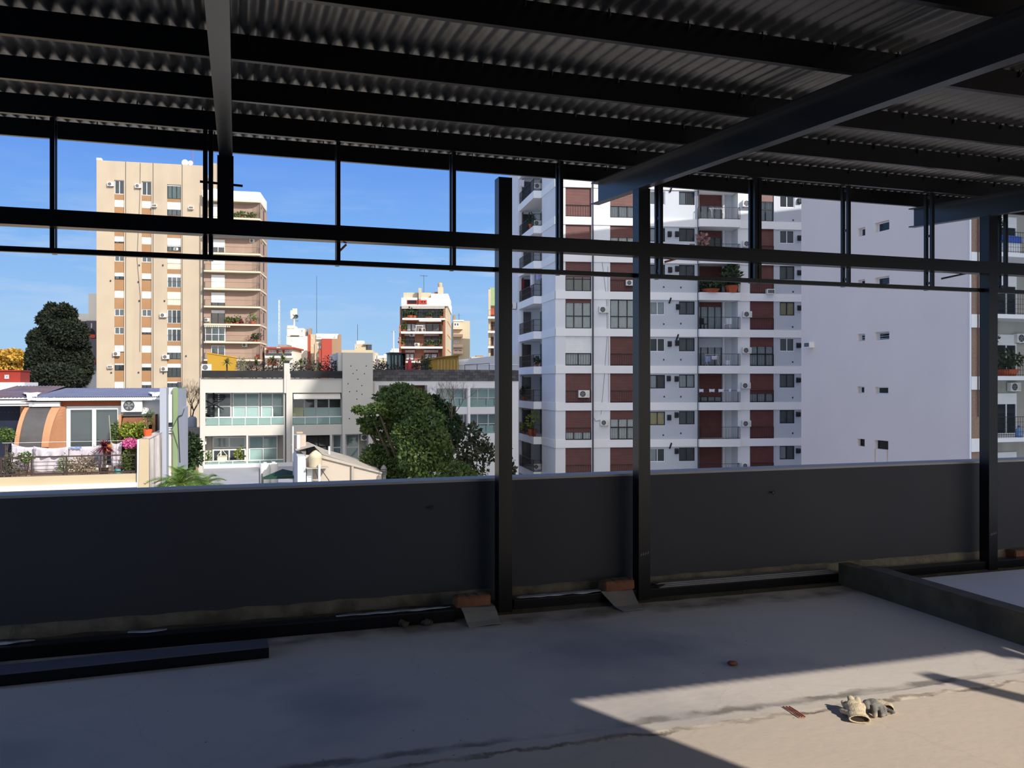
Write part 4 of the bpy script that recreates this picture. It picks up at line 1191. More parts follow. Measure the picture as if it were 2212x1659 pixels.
r = thing('water_bottle', 'big blue water bottle on the lowest balcony at the right edge', 'bottle', HF.world(fx(2196), -0.12, hz(-2)))
MB().lathe((0, 0, 0), [(0.15, 0), (0.16, 0.03), (0.16, 0.14), (0.148, 0.16), (0.16, 0.18), (0.16, 0.30), (0.12, 0.38), (0.045, 0.42), (0.045, 0.48)], 16).build('body', mat('blue plastic', (110, 146, 190), rough=0.25, spec=0.6), r, True)
MB().lathe((0, 0, 0.48), [(0.05, 0), (0.05, 0.05), (0.02, 0.055)], 12).build('cap', mat('blue cap', (60, 90, 160), rough=0.4), r, True)
r = thing('covered_furniture', 'low stack under a bright blue cover on the highest balcony, right edge', 'furniture', HF.world(fx(2184), 0.1, hz(1)), HF.rot)
MB().box(-0.45, 0.45, -0.2, 0.3, 0, 0.55).build('base', M_white, r)
MB().prism_x([(-0.25, 0.5), (0.35, 0.5), (0.35, 0.62), (0.05, 0.88), (-0.22, 0.80)], -0.5, 0.5).build('cover', mat('blue tarpaulin', (58, 92, 176), rough=0.5), r)
r = thing('black_cabinet', 'black box at the foot of the wall on the lowest balcony, right edge', 'cabinet', HF.world(fx(2163), 0.8, hz(-2)), HF.rot)
MB().box(-0.15, 0.15, -0.2, 0.2, 0.0, 0.62).build('body', M_blackmet, r)
MB().box(-0.12, 0.12, -0.21, -0.2, 0.05, 0.55).build('front_panel', M_darkfr, r)

# the tall block behind the viewpoint on the right, whose shade lies over the yards and the left of the white tower
r = thing('tall_block', 'tall apartment block behind the viewpoint, far to the right', 'building', (51, -15, GZ))
MB().box(-13.4, 34, -10, 10, 0, 68).build('building_mass', M_greyw, r)
for k in range(22):
    MB().box(-13.6, 34.2, -10.2, 10.2, 3.0 * k + 2.4, 3.0 * k + 2.9).build('floor_band', M_white, r)

# ================================================================== BEIGE TOWER at the left
D = Fr(257, 129.4, 12.5)
dt = D.root('beige_tower', 'tall sunlit beige apartment tower with brown panels between its windows', 'building')
M_beige = mat('beige render', (184, 170, 150), rough=0.9, var=0.05, scale=0.3, streak=0.3, stain=(146, 130, 116))
M_tan = mat('tan spandrel panel', (160, 124, 90), rough=0.9, var=0.06, scale=0.6)
M_cream = M_cream
M_slab = mat('cream slab edge', (206, 198, 176), rough=0.9, var=0.05, scale=0.8)
M_ochre = mat('dusty pink render', (166, 142, 126), rough=0.9, var=0.05, scale=0.4)
DX0, DX1 = D.x(208.5), D.x(438)
dz = lambda y: D.z(y, 257)
c1 = (D.x(247), D.x(268)); c2 = (D.x(306), D.x(327)); c3 = (D.x(361), D.x(391))
dtop = D.z(346, 212)
sp = 39.33
def drow(k):                    # small windows: top and bottom height of row k
    return (dz(389), dz(419)) if k == 0 else (dz(431 + sp * (k - 1)), dz(446.5 + sp * (k - 1)))
def drow3(k):                   # wide windows of the third column
    t = 393 if k == 0 else 431 + sp * (k - 1) - 0.3
    return dz(t), dz(t + (31 if k == 0 else 30))
KD = range(0, 16)
holes = []
for c in (c1, c2, c3):
    holes.append((c[0], c[1], GZ, (drow3 if c is c3 else drow)(0)[0]))
MB().wall(DX0, DX1, GZ, dtop, 0, 0.35, holes).build('facade', M_beige, dt)
MB().prism([(DX0 + 0.02, 0.62), (DX1, 0.62), (DX1, 22), (DX0 + 0.02, 22)], GZ, dtop).build('building_mass', M_beige, dt)
MB().box(DX0, D.x(219), -0.03, 0.8, dtop, dtop + 0.35).build('parapet_patch', M_white2, dt)
kk1 = [('dim', 0, 2), ('x', 1, 0), ('x', 1, 0), ('half', .72, 0), ('curtain', 0, 2), ('half', .5, 0), ('x', 1, 0), ('curtain', 0, 2), ('curtain', 0, 2), ('half', .85, 0), ('dark', .18, 0), ('x', 1, 0)]
kk2 = [('dim', 0, 2), ('x', 1, 0), ('x', 1, 0), ('x', 1, 0), ('curtain', 0, 2), ('dark', .8, 0), ('x', 1, 0), ('curtain', 0, 2), ('dark', .65, 0), ('x', 1, 0), ('dark', .5, 0), ('dark', .45, 0)]
kk3 = [('green', .08, 0), ('curtain', .55, 0), ('x', 1, 0), ('half', .62, 0), ('x', 1, 0), ('curtain', .25, 0), ('x', 1, 0), ('half', 0, 1), ('half', .12, 0), ('curtain', .5, 0), ('dark', .28, 0), ('dark', .1, 0)]
for cc, tab, rowf in ((c1, kk1, drow), (c2, kk2, drow), (c3, kk3, drow3)):
    prev = None
    for k in KD:
        za, zb = rowf(k)
        nxt = rowf(k + 1)[0]
        if zb > GZ:
            MB().box(cc[0] - 0.02, cc[1] + 0.02, 0.16, 0.62, max(GZ, nxt), zb).build('spandrel_panel', M_tan, dt)
        kind, sh, w = tab[k] if k < len(tab) else ('x', 1, 0)
        window(dt, cc[0], cc[1], zb, za, 0.22, 'curtain' if kind == 'x' else kind, frm=M_alu if (w or cc is c3 and k in (5, 7, 8)) else M_darkfr, nx=3 if cc is c3 else 2,
               shut=sh, shm=M_shutw if not (cc is c3 and k in (4, 6)) else M_shutc, t=0.09, yb=0.38)
        if cc is c3 and k:
            railing(MB(), [(cc[0], 0.12), (cc[1], 0.12)], zb, zb + 0.95, 0.22, 0.012).build('window_railing', M_acd, dt, kind='stuff')
for px in (271.5, 330.5, 393.5):
    MB().box(D.x(px - 0.5), D.x(px + 0.5), -0.03, 0.05, GZ, dtop).build('dark_joint', M_pipe, dt)
MB().path([D.pt(303, 352, -0.05), D.pt(302, 430, -0.05), D.pt(296, 560, -0.05), D.pt(303, 640, -0.05), D.pt(302, 760, -0.05)], 0.03, 4).build('loose_cable', M_pipe, dt)
for px, py in ((352, 573), (301, 573), (239, 606.5), (299, 609), (301, 650), (355.5, 650), (402, 769), (240.5, 805), (299.5, 804.5), (353, 806)):
    x0, x1, z0, z1 = D.rect(px - 1.4, py - 1.6, px + 1.4, py + 1.6)
    MB().box(x0, x1, -0.12, 0.02, z0, z1).build('flue_vent', M_pipe, dt)
for px, py, w, lab in ((239, 398, 13, 'white air conditioner left of the top window in the first window column, beige tower'),
                       (298.5, 402, 13, 'white air conditioner left of the top window in the second window column, beige tower'),
                       (353, 681, 14, 'white air conditioner left of an open dark window in the third column, beige tower'),
                       (252, 764.5, 14, 'white air conditioner under a window of the first column, beige tower'),
                       (358.5, 771, 14, 'air conditioner at the left of a half-shuttered third-column window, beige tower'),
                       (355, 797, 14, 'lowest air conditioner beside the third window column, beige tower')):
    ac(D, px, py, w, lab)
for px, py, w, lab in ((333.5, 444.5, 10, 'boxy air conditioner right of the second window column, beige tower'),
                       (413, 449, 10, 'boxy air conditioner alone on the wall right of the third window column, beige tower'),
                       (238, 792.5, 10, 'boxy vent unit low on the left edge of the beige tower')):
    ac(D, px, py, w, lab, 0.0, True)
ac(D, 380, 538, 9, 'white air conditioner inside a half-shuttered window, beige tower', 0.34)
for px, lab in ((400, 'larger white roof dish on the beige tower'), (412, 'smaller white roof dish on the beige tower')):
    p = D.pt(px, 356.5, 2.0)
    r = thing('roof_dish', lab, 'antenna', D.world(p[0], 2.0, dtop), D.rot)
    MB().tube((0, 0, 0), (0, 0, 0.5), 0.08, 6).build('mast', M_acd, r)
    MB().lathe_y((0, -0.1, 0.75), [(0.05, 0.1), (0.35, 0.02), (0.5 if px == 400 else 0.38, -0.1), (0.46 if px == 400 else 0.35, -0.1), (0.05, 0.04)], 14).build('dish', M_white2, r, True)
r = thing('roof_antenna', 'thin red mast on the roof of the beige tower', 'antenna', D.world(D.x(410.5), 3.0, dtop), D.rot)
MB().tube((0, 0, 0), (0, 0, 4.2), 0.035, 5).build('mast', mat('red mast paint', (178, 90, 96)), r)
MB().tube((-0.5, 0, 3.6), (0.5, 0, 3.6), 0.02, 4).build('crossarm', M_acd, r)

# right-hand part of the same tower: curved balconies
DW = Fr(439.5, D.d(439.5) - 0.9, 12.5)
bx0, bx1 = DW.x(439.5), DW.x(562)
tops = [DW.z(583 + 38.55 * k, 439.5) for k in range(-4, 12)]
br = DW.root('balcony_wing', 'balcony wing of the beige tower with rounded cream slabs', 'building')
yb_ = 1.1
side = (bx1 + 0.34, 7.1)
wing_top = DW.z(417, 556)
MB().prism([(bx0 - 0.1, yb_), (bx1 - 2.4, yb_), (bx1 - 1.3, 0.95), (bx1 - 0.6, 0.62), (bx1 - 0.2, 0.3), (bx1, 0.0), side, (side[0], 12), (bx0 - 0.1, 12)], GZ, wing_top - 1.2).build('building_mass', M_ochre, br)
# party wall end that throws its shadow on the left
for k, zt in enumerate(tops):
    if zt < GZ:
        continue
    kk = k - 4
    s = MB().prism([(bx0 - 0.15, 0.0), (bx0 + 0.3, -0.12), (bx1 - 0.35, -0.12), (bx1 + 0.02, 0.0), (bx1 + 0.55, side[1]), (bx1 + 0.2, side[1]), (bx1 - 0.3, 0.6), (bx1 - 2.4, yb_ + 0.05), (bx0 - 0.1, yb_ + 0.05)], zt - 0.26, zt).build('balcony', M_slab, br)
    if k == 0:
        MB().prism([(bx0 - 0.15, 0.0), (bx0 + 0.3, -0.12), (bx1 - 0.35, -0.12), (bx1 + 0.02, 0.0), (bx1 + 0.55, side[1]), (bx1 + 0.4, side[1]), (bx1 - 0.12, 0.12), (bx1 - 0.4, 0.02), (bx0 + 0.2, 0.02)], zt, zt + 1.35).build('roof_parapet', M_white2, br)
        continue
    railing(MB(), [(bx0 + 0.1, 1.2), (bx0 + 0.1, 0.0), (bx1 - 0.5, 0.0), (bx1 - 0.1, 0.12)], zt, zt + 0.95, 0.2, 0.013).build('railing', M_acd, s, kind='stuff')
    if kk <= 7:
        shut = {-3: 1, -2: .4, -1: .55, 0: 1, 1: 1, 2: .72, 3: .2, 4: 0, 5: 0, 6: .5, 7: 1}[kk]
        kind = {3: 'dim', 4: 'curtain', 5: 'curtain'}.get(kk, 'dark')
        window(br, DW.x(456.5, yb_), DW.x(486, yb_), zt + 0.03, zt + 2.15, yb_ - 0.12, kind, frm=M_alu if kk in (-2, -1, 4, 5) else M_darkfr, nx=2, shut=shut, shm=M_shutw, t=0.09, yb=0.13)
    for q, (f0, f1) in enumerate(((0.15, 0.24), (0.55, 0.72))):
        x0 = bx1 + 0.34 * f0; x1 = bx1 + 0.34 * f1
        MB()._add([(x0 + 0.03, 7.1 * f0, zt + (1.75 if q == 0 else 0.5)), (x1 + 0.03, 7.1 * f1, zt + (1.75 if q == 0 else 0.5)), (x1 + 0.03, 7.1 * f1, zt + 2.1), (x0 + 0.03, 7.1 * f0, zt + 2.1),
                   (x0 - 0.1, 7.1 * f0, zt + (1.75 if q == 0 else 0.5)), (x1 - 0.1, 7.1 * f1, zt + (1.75 if q == 0 else 0.5)), (x1 - 0.1, 7.1 * f1, zt + 2.1), (x0 - 0.1, 7.1 * f0, zt + 2.1)],
                  [(0, 1, 2, 3), (4, 7, 6, 5), (0, 3, 7, 4), (1, 5, 6, 2), (0, 4, 5, 1), (3, 2, 6, 7)]).build('side_window', mat('dark brown shutter', (70, 58, 52), rough=0.7), br)
MB().tube((bx0 - 0.05, -0.1, GZ), (bx0 - 0.05, -0.1, wing_top - 1), 0.10, 6).build('drain_pipe', M_pipe, br)
MB().box(DW.x(452), DW.x(462.5), 3.0, 7.0, tops[0], DW.z(342, 458)).build('stair_head', M_beige, br)
MB().box(DW.x(455), DW.x(470), 1.6, 3.0, tops[0], DW.z(403, 462)).build('stair_head', M_white2, br)
# glazed-in balcony on the fifth visible level
zt = tops[8]
gz = frame_mesh(DW.x(443), DW.x(487), zt, zt + 2.4, -0.02, 0.10, 3, (0.45,)).build('glazed_screen', M_greyw, br)
MB().box(DW.x(443), DW.x(487), 0.0, 0.006, zt, zt + 2.4).build('pane', M_glass, gz)
aw = MB()
for i in range(14):
    x0 = DW.x(442) + (DW.x(499) - DW.x(442)) * i / 14; x1 = DW.x(442) + (DW.x(499) - DW.x(442)) * (i + 0.6) / 14
    aw.prism_x([(0.4, zt + 2.55), (-0.35, zt + 2.35), (-0.36, zt + 2.18), (-0.32, zt + 2.35), (0.4, zt + 2.50)], x0, x1)
aw.build('striped_awning', M_slab, br, kind='stuff')
ac(DW, 529, 745.5, 11, 'white air conditioner high on a balcony wall low on the beige tower', yb_)
ac(DW, 545, 520.5, 11, 'white air conditioner high on the balcony wall behind the crossbeam, beige tower', yb_)
ac(DW, 447, 691, 11, 'white air conditioner standing at the left end of a flowered balcony, beige tower', 1.2)
# plants, a bicycle and a dog out on the balconies
for i, (px, k, h, col, lab) in enumerate(((511.5, 1, .8, M_leafm, 'leftmost of four pot plants on the top balcony of the beige tower'), (523, 1, 1.0, M_leafm, 'spiky second of four pot plants on the top balcony of the beige tower'),
                                  (538, 1, .8, M_leafm, 'third of four pot plants on the top balcony of the beige tower'), (546, 1, .9, M_leafm, 'rightmost of four pot plants on the top balcony of the beige tower'),
                                  (530, 2, .9, M_leafy, 'left thin dry plant on the balcony behind the crossbeam, beige tower'), (541, 2, .8, M_leafy, 'low middle plant on the balcony behind the crossbeam, beige tower'), (556, 2, 1.5, M_leafm, 'tall plant at the right end of the balcony behind the crossbeam, beige tower'),
                                  (491, 7, 1.0, M_leafm, 'first bush on the flowered balcony, right of its door, beige tower'), (500, 7, .9, M_leafm, 'second bush on the flowered balcony, beige tower'), (507, 7, .6, M_leafr, 'first red-potted flower on the flowered balcony, beige tower'),
                                  (513, 7, 1.3, M_leafm, 'tall twin-headed plant on the flowered balcony, beige tower'), (521, 7, .6, M_leafr, 'second red-potted flower on the flowered balcony, beige tower'), (546, 7, 1.7, M_leafm, 'tall plant near the right end of the flowered balcony, beige tower'),
                                  (550, 8, 1.2, M_leafd, 'dark plant behind the bicycle, beige tower'), (558, 8, 1.3, M_leafd, 'dark plant at the right end of the bicycle balcony, beige tower'), (557, 9, .6, M_terra, 'red flower tub at the right end of the lowest balcony, beige tower'))):
    pot_plant('potted_plant', lab, DW.world(DW.x(px, 0.35), 0.35, tops[k]), h, h * 0.75, col, n=60, seed=40 + i, size=0.22)
r = thing('bicycle', 'bicycle leaning on a balcony of the beige tower', 'bicycle', DW.world(DW.x(540, 0.4), 0.4, tops[8]), DW.rot)
for s in (-0.52, 0.52):
    mb = MB(); mb.path([(s + 0.33 * cos(a * pi / 9), 0, 0.33 + 0.33 * sin(a * pi / 9)) for a in range(19)], 0.025, 4); mb.build('wheel', M_blackmet, r)
MB().path([(-0.52, 0, 0.33), (-0.25, 0, 0.75), (0.38, 0, 0.72), (0.0, 0, 0.3), (-0.25, 0, 0.75)], 0.03, 4).path([(0.52, 0, 0.33), (0.36, 0, 0.95)], 0.025, 4).build('frame', mat('red bicycle paint', (150, 60, 52), rough=0.4), r)
MB().box(-0.36, -0.16, -0.06, 0.06, 0.86, 0.92).build('saddle', M_blackmet, r)
MB().tube((0.36, -0.25, 0.97), (0.36, 0.25, 0.97), 0.02, 4).build('handlebar', M_blackmet, r)
r = thing('dog', 'brown dog standing on a balcony of the beige tower', 'dog', DW.world(DW.x(495, 0.3), 0.3, tops[2]), DW.rot)
M_fur = mat('brown fur', (142, 84, 52), rough=0.95, var=0.2, scale=20)
def skin_mesh(name, vs_, es, rad, m, sub=1):
    me = bpy.data.meshes.new('t'); me.from_pydata(vs_, es, [])
    o = bpy.data.objects.new('t', me); COL.objects.link(o)
    md = o.modifiers.new('s', 'SKIN'); md.use_smooth_shade = True
    for i, sv in enumerate(me.skin_vertices[0].data):
        sv.radius = (rad[i], rad[i]); sv.use_root = i == 0
    sd = o.modifiers.new('d', 'SUBSURF'); sd.levels = sub
    dg = bpy.context.evaluated_depsgraph_get()
    m2 = bpy.data.meshes.new_from_object(o.evaluated_get(dg)); m2.name = name
    m2.materials.clear(); m2.materials.append(m)
    bpy.data.objects.remove(o)
    return m2
dv = [(0, 0, .44), (.2, 0, .43), (.34, 0, .47), (.40, 0, .60), (-.2, 0, .46), (-.32, 0, .58), (.22, .07, .24), (.22, .07, .02), (.22, -.07, .24), (.22, -.07, .02),
      (-.24, .07, .30), (-.30, .07, .18), (-.27, .07, .02), (-.24, -.07, .30), (-.30, -.07, .18), (-.27, -.07, .02), (.50, 0, .60), (.58, 0, .57), (-.42, 0, .66)]
de = [(0, 1), (1, 2), (2, 3), (0, 4), (4, 5), (5, 18), (1, 6), (6, 7), (1, 8), (8, 9), (4, 10), (10, 11), (11, 12), (4, 13), (13, 14), (14, 15), (3, 16), (16, 17)]
dr = [.115, .13, .09, .085, .10, .03, .045, .03, .045, .03, .06, .035, .03, .06, .035, .03, .06, .035, .02]
link_mesh('body', skin_mesh('body', dv, de, dr, M_fur), r)
for s in (-1, 1):
    MB().poly([(.38, .05 * s, .66), (.44, .07 * s, .66), (.40, .085 * s, .56)]).build('ear', M_fur, r).modifiers.new('t', 'SOLIDIFY').thickness = 0.015
MB().ball((.605, 0, .585), 0.02).build('nose', M_blackmet, r)

# ================================================================== MODERN WHITE BUILDING in the middle
B = Fr(620, 58.0, 17.9)
br = B.root('modern_building', 'modern white low-rise with glass balconies and a pierced stair tower', 'building')
M_bw = mat('warm white render', (200, 198, 190), rough=0.88, var=0.025, scale=0.6, streak=0.05)
M_fascia = mat('black planter fascia', (42, 43, 46), rough=0.8, var=0.2, scale=2, bump=0.3)
M_bglass = glass_mat('frosted balcony glass', (190, 215, 212), 0.62, (158, 190, 186))
M_blind = mat('pale green roller blind', (196, 222, 218), rough=0.8, var=0.03, scale=0.8)
M_blindy = mat('pale cream blind', (214, 220, 186), rough=0.8, var=0.03)
bx = lambda px, y=0.0: B.x(px, y)
bz = lambda py, px, y=0.0: B.z(py, px, y)
BX0, BX1, BXR = bx(432), bx(738.7), bx(804.5)
ztopB = bz(817, 620)
oul = (bx(443.7), bx(613), bz(918.4, 528), bz(848.3, 528))
our = (bx(632), bx(738.2), bz(917, 685), bz(848.3, 685))
oll = (bx(442.6), bx(532), bz(1013.5, 487), bz(941.5, 487))
olm = (bx(536.2), bx(612), bz(1010, 574), bz(940.5, 574))
olr = (bx(661), bx(713), bz(1000, 690), bz(940, 690)); olr2 = (bx(717.5), bx(737.7), bz(1000, 728), bz(938.5, 728)); olr3 = (bx(745.2), bx(795), bz(1000, 770), bz(937, 770))
low = bz(1085, 620)
MB().wall(BX0, BX1, low, ztopB, 0, 0.3, [oul, our, oll, olm, olr, olr2]).build('facade', M_bw, br)
MB().wall(BX1 + 0.01, BXR, low, bz(762, 770), -0.22, 0.3, [olr3]).build('stair_tower', M_bw, br)
MB().box(bx(729, 0.4), BXR, 0.1, 5.5, ztopB, bz(762, 770)).build('stair_tower', M_bw, br)
MB().box(BX0, BXR, 2.4, 12, GZ, ztopB).build('building_mass', M_bw, br)
MB().box(BX0, BXR, 0.3, 2.4, GZ, low + 0.05).build('building_mass', M_bw, br)
MB().box(BX0, BX0 + 0.3, 0.3, 2.4, GZ, ztopB).build('side_wall', M_bw, br)
MB().box(BXR - 0.3, BXR, 0.3, 2.4, GZ, ztopB).build('side_wall', M_bw, br)
MB().box(BX0 + 0.3, BXR, 0.3, 2.4, ztopB - 0.9, ztopB).build('roof_slab', M_bw, br)
MB().box(BX0 + 0.3, BXR, 0.3, 2.4, oll[3], oul[2]).build('floor_slab', M_bw, br)
MB().box(bx(613), bx(626), 0.3, 2.4, GZ, ztopB).build('dividing_wall', M_bw, br)
MB().box(bx(613.5), bx(625.8), -0.16, 0.5, ztopB - 1.0, bz(784.7, 620)).build('chimney', M_bw, br)
MB().box(bx(614), bx(625.3), -0.13, 0.45, bz(785.5, 620), bz(779, 620)).build('chimney_opening', M_dark, br)
MB().box(bx(618.2), bx(627), -0.18, 0.1, low, ztopB + 0.3).build('pier', M_bw, br)
MB().tube((bx(617.6), -0.10, low), (bx(617.6), -0.10, bz(818, 617)), 0.045, 6).build('drain_pipe', M_pipe, br)
MB().box(bx(436), bx(613), -0.15, 0.2, ztopB + 0.02, bz(801, 525)).build('planter_fascia', M_fascia, br)
MB().box(bx(626.4), bx(738.6), -0.15, 0.2, ztopB + 0.02, bz(801.2, 680)).build('planter_fascia', M_fascia, br)
dots = [(1722, 243), (1880, 243), (1782, 287), (1743, 322), (1862, 324), (1793, 380), (1692, 427), (1835, 447), (1783, 505), (1709, 510), (1837, 537), (1784, 588), (1706, 790)]
for a, b in dots:
    px, py = 400 + a / 4.809, 740 + b / 4.809
    p = B.pt(px, py, -0.22)
    MB().box(p[0] - 0.035, p[0] + 0.035, -0.226, -0.17, p[2] - 0.035, p[2] + 0.035).build('light_hole', M_dark, br)
# recessed glazing
def bwin(x0p, x1p, ztp, zbp, kind, y=1.4, nx=2, tr=(0.46,), frm=M_alu, t=0.09, backm=None):
    x0, x1, z0, z1 = B.rect(x0p, ztp, x1p, zbp, y)
    fo = frame_mesh(x0, x1, z0, z1, y, t, nx, tr).build('window', frm, br)
    w = (x1 - x0) / nx
    for i in range(nx):
        MB().box(x0 + i * w + 0.04, x0 + (i + 1) * w - 0.04, y + 0.02, y + 0.028, z0 + 0.04, z1 - 0.04).build('pane', M_glass, fo)
        if kind == 'blind':
            MB().box(x0 + i * w + 0.06, x0 + (i + 1) * w - 0.06, y + 0.06, y + 0.065, z0 + 0.05, z1 - 0.05).build('roller_blind', backm or M_blind, fo)
    if kind != 'blind':
        MB().box(x0 + 0.02, x1 - 0.02, y + 0.10, y + 0.14, z0 + 0.02, z1 - 0.02).build('dark_room', backm or M_dark, fo)
    return fo
YW = 1.4
MB().box(bx(438, YW), bx(810, YW), YW + 0.16, YW + 0.4, GZ, ztopB - 0.3).build('inner_wall', M_bw, br)
bwin(444, 500.5, 848, 903, 'dark', nx=2, backm=M_dim)
bwin(502, 561, 848, 903, 'blind', nx=2)
bwin(563, 614, 848, 903, 'blind', nx=2)
bwin(632.5, 682, 860, 903, 'dark', nx=2)
bwin(682.5, 738, 860, 903, 'dark', nx=2)
for x0p, x1p, m in ((633, 655, M_blindy), (656, 681, M_blind), (684, 710, M_blind), (711, 737, M_blind)):
    x0, x1, z0, z1 = B.rect(x0p, 880, x1p, 901, YW)
    MB().box(x0, x1, YW - 0.04, YW - 0.03, z0, z1).build('lower_blind', m, br)
bwin(459, 531, 943, 968, 'blind', nx=2, tr=(), backm=mat('grey blind', (186, 192, 194), var=0.03))
bwin(459, 531, 970, 997, 'dark', nx=4, tr=())
bwin(537, 600, 941, 996, 'blind', nx=2, tr=(0.5,))
bwin(661, 714, 940, 990, 'dark', nx=2, tr=(0.5,), frm=M_darkfr, backm=mat('brown room behind glass', (58, 40, 36), rough=0.3, var=0.3))
bwin(718, 738, 938, 995, 'blind', nx=1, tr=(0.5,), backm=mat('grey blind 2', (150, 170, 172), var=0.03))
bwin(746, 776, 937, 995, 'blind', nx=1, tr=(0.5,), backm=mat('grey blind 2', (150, 170, 172)))
def parapet_glass(x0p, x1p, yt, yr, yb2, n):
    x0, x1 = bx(x0p), bx(x1p); m_ = (x0p + x1p) / 2
    zr_, zt, zb = bz(yr, m_), bz(yt, m_), bz(yb2, m_)
    s = MB().box(x0, x1, 0.02, 0.08, zr_ - 0.06, zr_).build('handrail', M_alu, br)
    w = (x1 - x0) / n
    for i in range(n):
        MB().box(x0 + i * w + 0.02, x0 + (i + 1) * w - 0.02, 0.04, 0.055, zb + 0.02, zt).build('glass_panel', M_bglass, s)
        if i:
            MB().box(x0 + i * w - 0.02, x0 + i * w + 0.02, 0.03, 0.07, zb, zr_).build('rail_post', M_alu, s)
parapet_glass(444, 613, 903, 900.5, 918, 6)
parapet_glass(632.3, 738, 902, 899.5, 916.5, 4)
parapet_glass(443, 532, 998, 995, 1013, 3)
parapet_glass(536.5, 612, 995, 992.5, 1010, 3)
# awning rolled part way down
x0, x1, z0, z1 = B.rect(634, 850, 735, 860, 0.1)
MB().prism_x([(0.15, z1), (-0.12, z0), (-0.12, z0 - 0.06), (0.18, z1 - 0.03)], x0, x1).build('awning', mat('beige awning cloth', (214, 208, 200), var=0.03), br)
# spiral stair behind the left balcony
r = thing('spiral_stair', 'black spiral staircase behind the upper left glass balcony', 'staircase', B.world(bx(461.5, 0.75), 0.75, oul[2] + 0.02), B.rot)
H2 = oul[3] - oul[2]
MB().tube((0, 0, 0), (0, 0, H2), 0.06, 8).build('pole', M_blackmet, r)
pts = []
for i in range(15):
    a0 = 0.5 + i * 0.42; z = 0.1 + i * (H2 - 0.2) / 15
    b0 = a0 + 0.40
    MB().prism([(0.05 * cos(a0), 0.05 * sin(a0)), (0.7 * cos(a0), 0.7 * sin(a0)), (0.7 * cos(b0), 0.7 * sin(b0)), (0.05 * cos(b0), 0.05 * sin(b0))], z, z + 0.05).build('tread', M_blackmet, r)
    pts.append((0.7 * cos(a0), 0.7 * sin(a0), z + 0.9)); 
MB().path(pts[:12], 0.03, 5).build('handrail', M_blackmet, r)
MB().path([(p[0], p[1], p[2] - 0.93) for p in pts], 0.06, 5).build('stringer', M_blackmet, r)
# hanging chair, potted things and air conditioners on the lower balconies
hx, hzv = bx(480, 0.7), bz(972, 480, 0.7)
r = thing('hanging_chair', 'cream rope hanging chair on the lower left balcony', 'chair', B.world(hx, 0.7, oll[2] + 0.02), B.rot)
M_rope = mat('cream rope', (226, 214, 186), var=0.08)
hh = hzv - oll[2]
MB().path([(-0.32, 0, hh - 0.42), (0, 0, hh), (0.32, 0, hh - 0.42), (-0.32, 0, hh - 0.42)], 0.022, 5).build('hanger', M_rope, r)
vs_ = []
for j in range(5):
    for i in range(7):
        q = i / 6 - 0.5
        vs_.append((q * 0.62, 0.12 - 0.25 * sin(j / 4 * pi * 0.6), hh - 0.42 - 0.5 * j / 4 + 0.15 * abs(q) * 2 * j / 4))
mb = MB()._add(vs_, [(j * 7 + i, (j + 1) * 7 + i, (j + 1) * 7 + i + 1, j * 7 + i + 1) for j in range(4) for i in range(6)])
o = mb.build('sling', M_rope, r, True); o.modifiers.new('t', 'SOLIDIFY').thickness = 0.03
r.location.z = oll[2] + 0.02
ac(B, 447.5, 953, 13, 'narrow air conditioner on the cheek wall of the lower left balcony', 0.9, False, -pi / 2)
ac(B, 789, 945, 12, 'air conditioner on the side wall at the foot of the stair tower', 0.9)
pot_plant('potted_plant', 'small plant behind the glass of the lower left balcony', B.world(bx(448, 0.5), 0.5, oll[2] + 0.02), 1.1, 0.5, M_leafm, seed=61, size=0.12)
pot_plant('potted_plant', 'bowl plant right of the hanging chair', B.world(bx(519, 0.6), 0.6, oll[2] + 0.02), 1.25, 0.6, M_leafy, seed=62, size=0.12)
# roof garden behind the black fascias
r = thing('roof_room', 'mustard yellow roof room behind the black fascia', 'building', B.loc[:2] + (0,), B.rot)
x0, x1 = bx(448, 3.2), bx(511, 3.2)
za, zb = bz(763, 448, 3.2), bz(773.5, 511, 3.2)
MB().prism_y([(x0, ztopB), (x1, ztopB), (x1, zb), (x0, za)], 3.2, 5.4).build('walls', mat('mustard paint', (176, 138, 48), var=0.03, scale=0.7), r)
MB().prism_y([(x0 - 0.05, za), (x1 + 0.05, zb), (x1 + 0.05, zb + 0.06), (x0 - 0.05, za + 0.06)], 3.15, 5.45).build('coping', mat('mustard coping', (196, 150, 40)), r)
ac(B, 446, 793.5, 18, 'white air conditioner on the roof left of the mustard room', 0.9)
def spiky(name, label, loc, trunk, n, L, m, seed, droop=0.9, w=0.07):
    """yucca or palm: a trunk under a head of arching pointed leaves"""
    r = thing(name, label, 'plant', loc)
    rr = random.Random(seed)
    MB().path([(0, 0, 0), (0.04, 0, trunk * 0.6), (0.02, 0, trunk)], [0.07, 0.055, 0.05], 6).build('trunk', M_bark, r)
    mb = MB()
    for i in range(n):
        az = rr.random() * 2 * pi; el = rr.uniform(-0.35, 1.35); l = L * rr.uniform(0.7, 1.1)
        d = Vector((cos(az) * cos(el), sin(az) * cos(el), sin(el))); sd = Vector((-sin(az), cos(az), 0))
        p0 = Vector((0.02, 0, trunk)); vs_ = []
        for q in range(4):
            t = q / 3
            p = p0 + d * (l * t) + Vector((0, 0, -droop * 0.4 * l * t * t))
            ww = w * (1 - t) + 0.004
            vs_ += [tuple(p + sd * ww), tuple(p - sd * ww)]
        o = len(mb.v); mb.v += vs_
        mb.f += [(o + 2 * q, o + 2 * q + 1, o + 2 * q + 3, o + 2 * q + 2) for q in range(3)]
    mb.build('leaves', m, r, kind='stuff')
    return r
M_yucca = leaf_mat('yucca leaves', (84, 104, 58), (128, 140, 84))
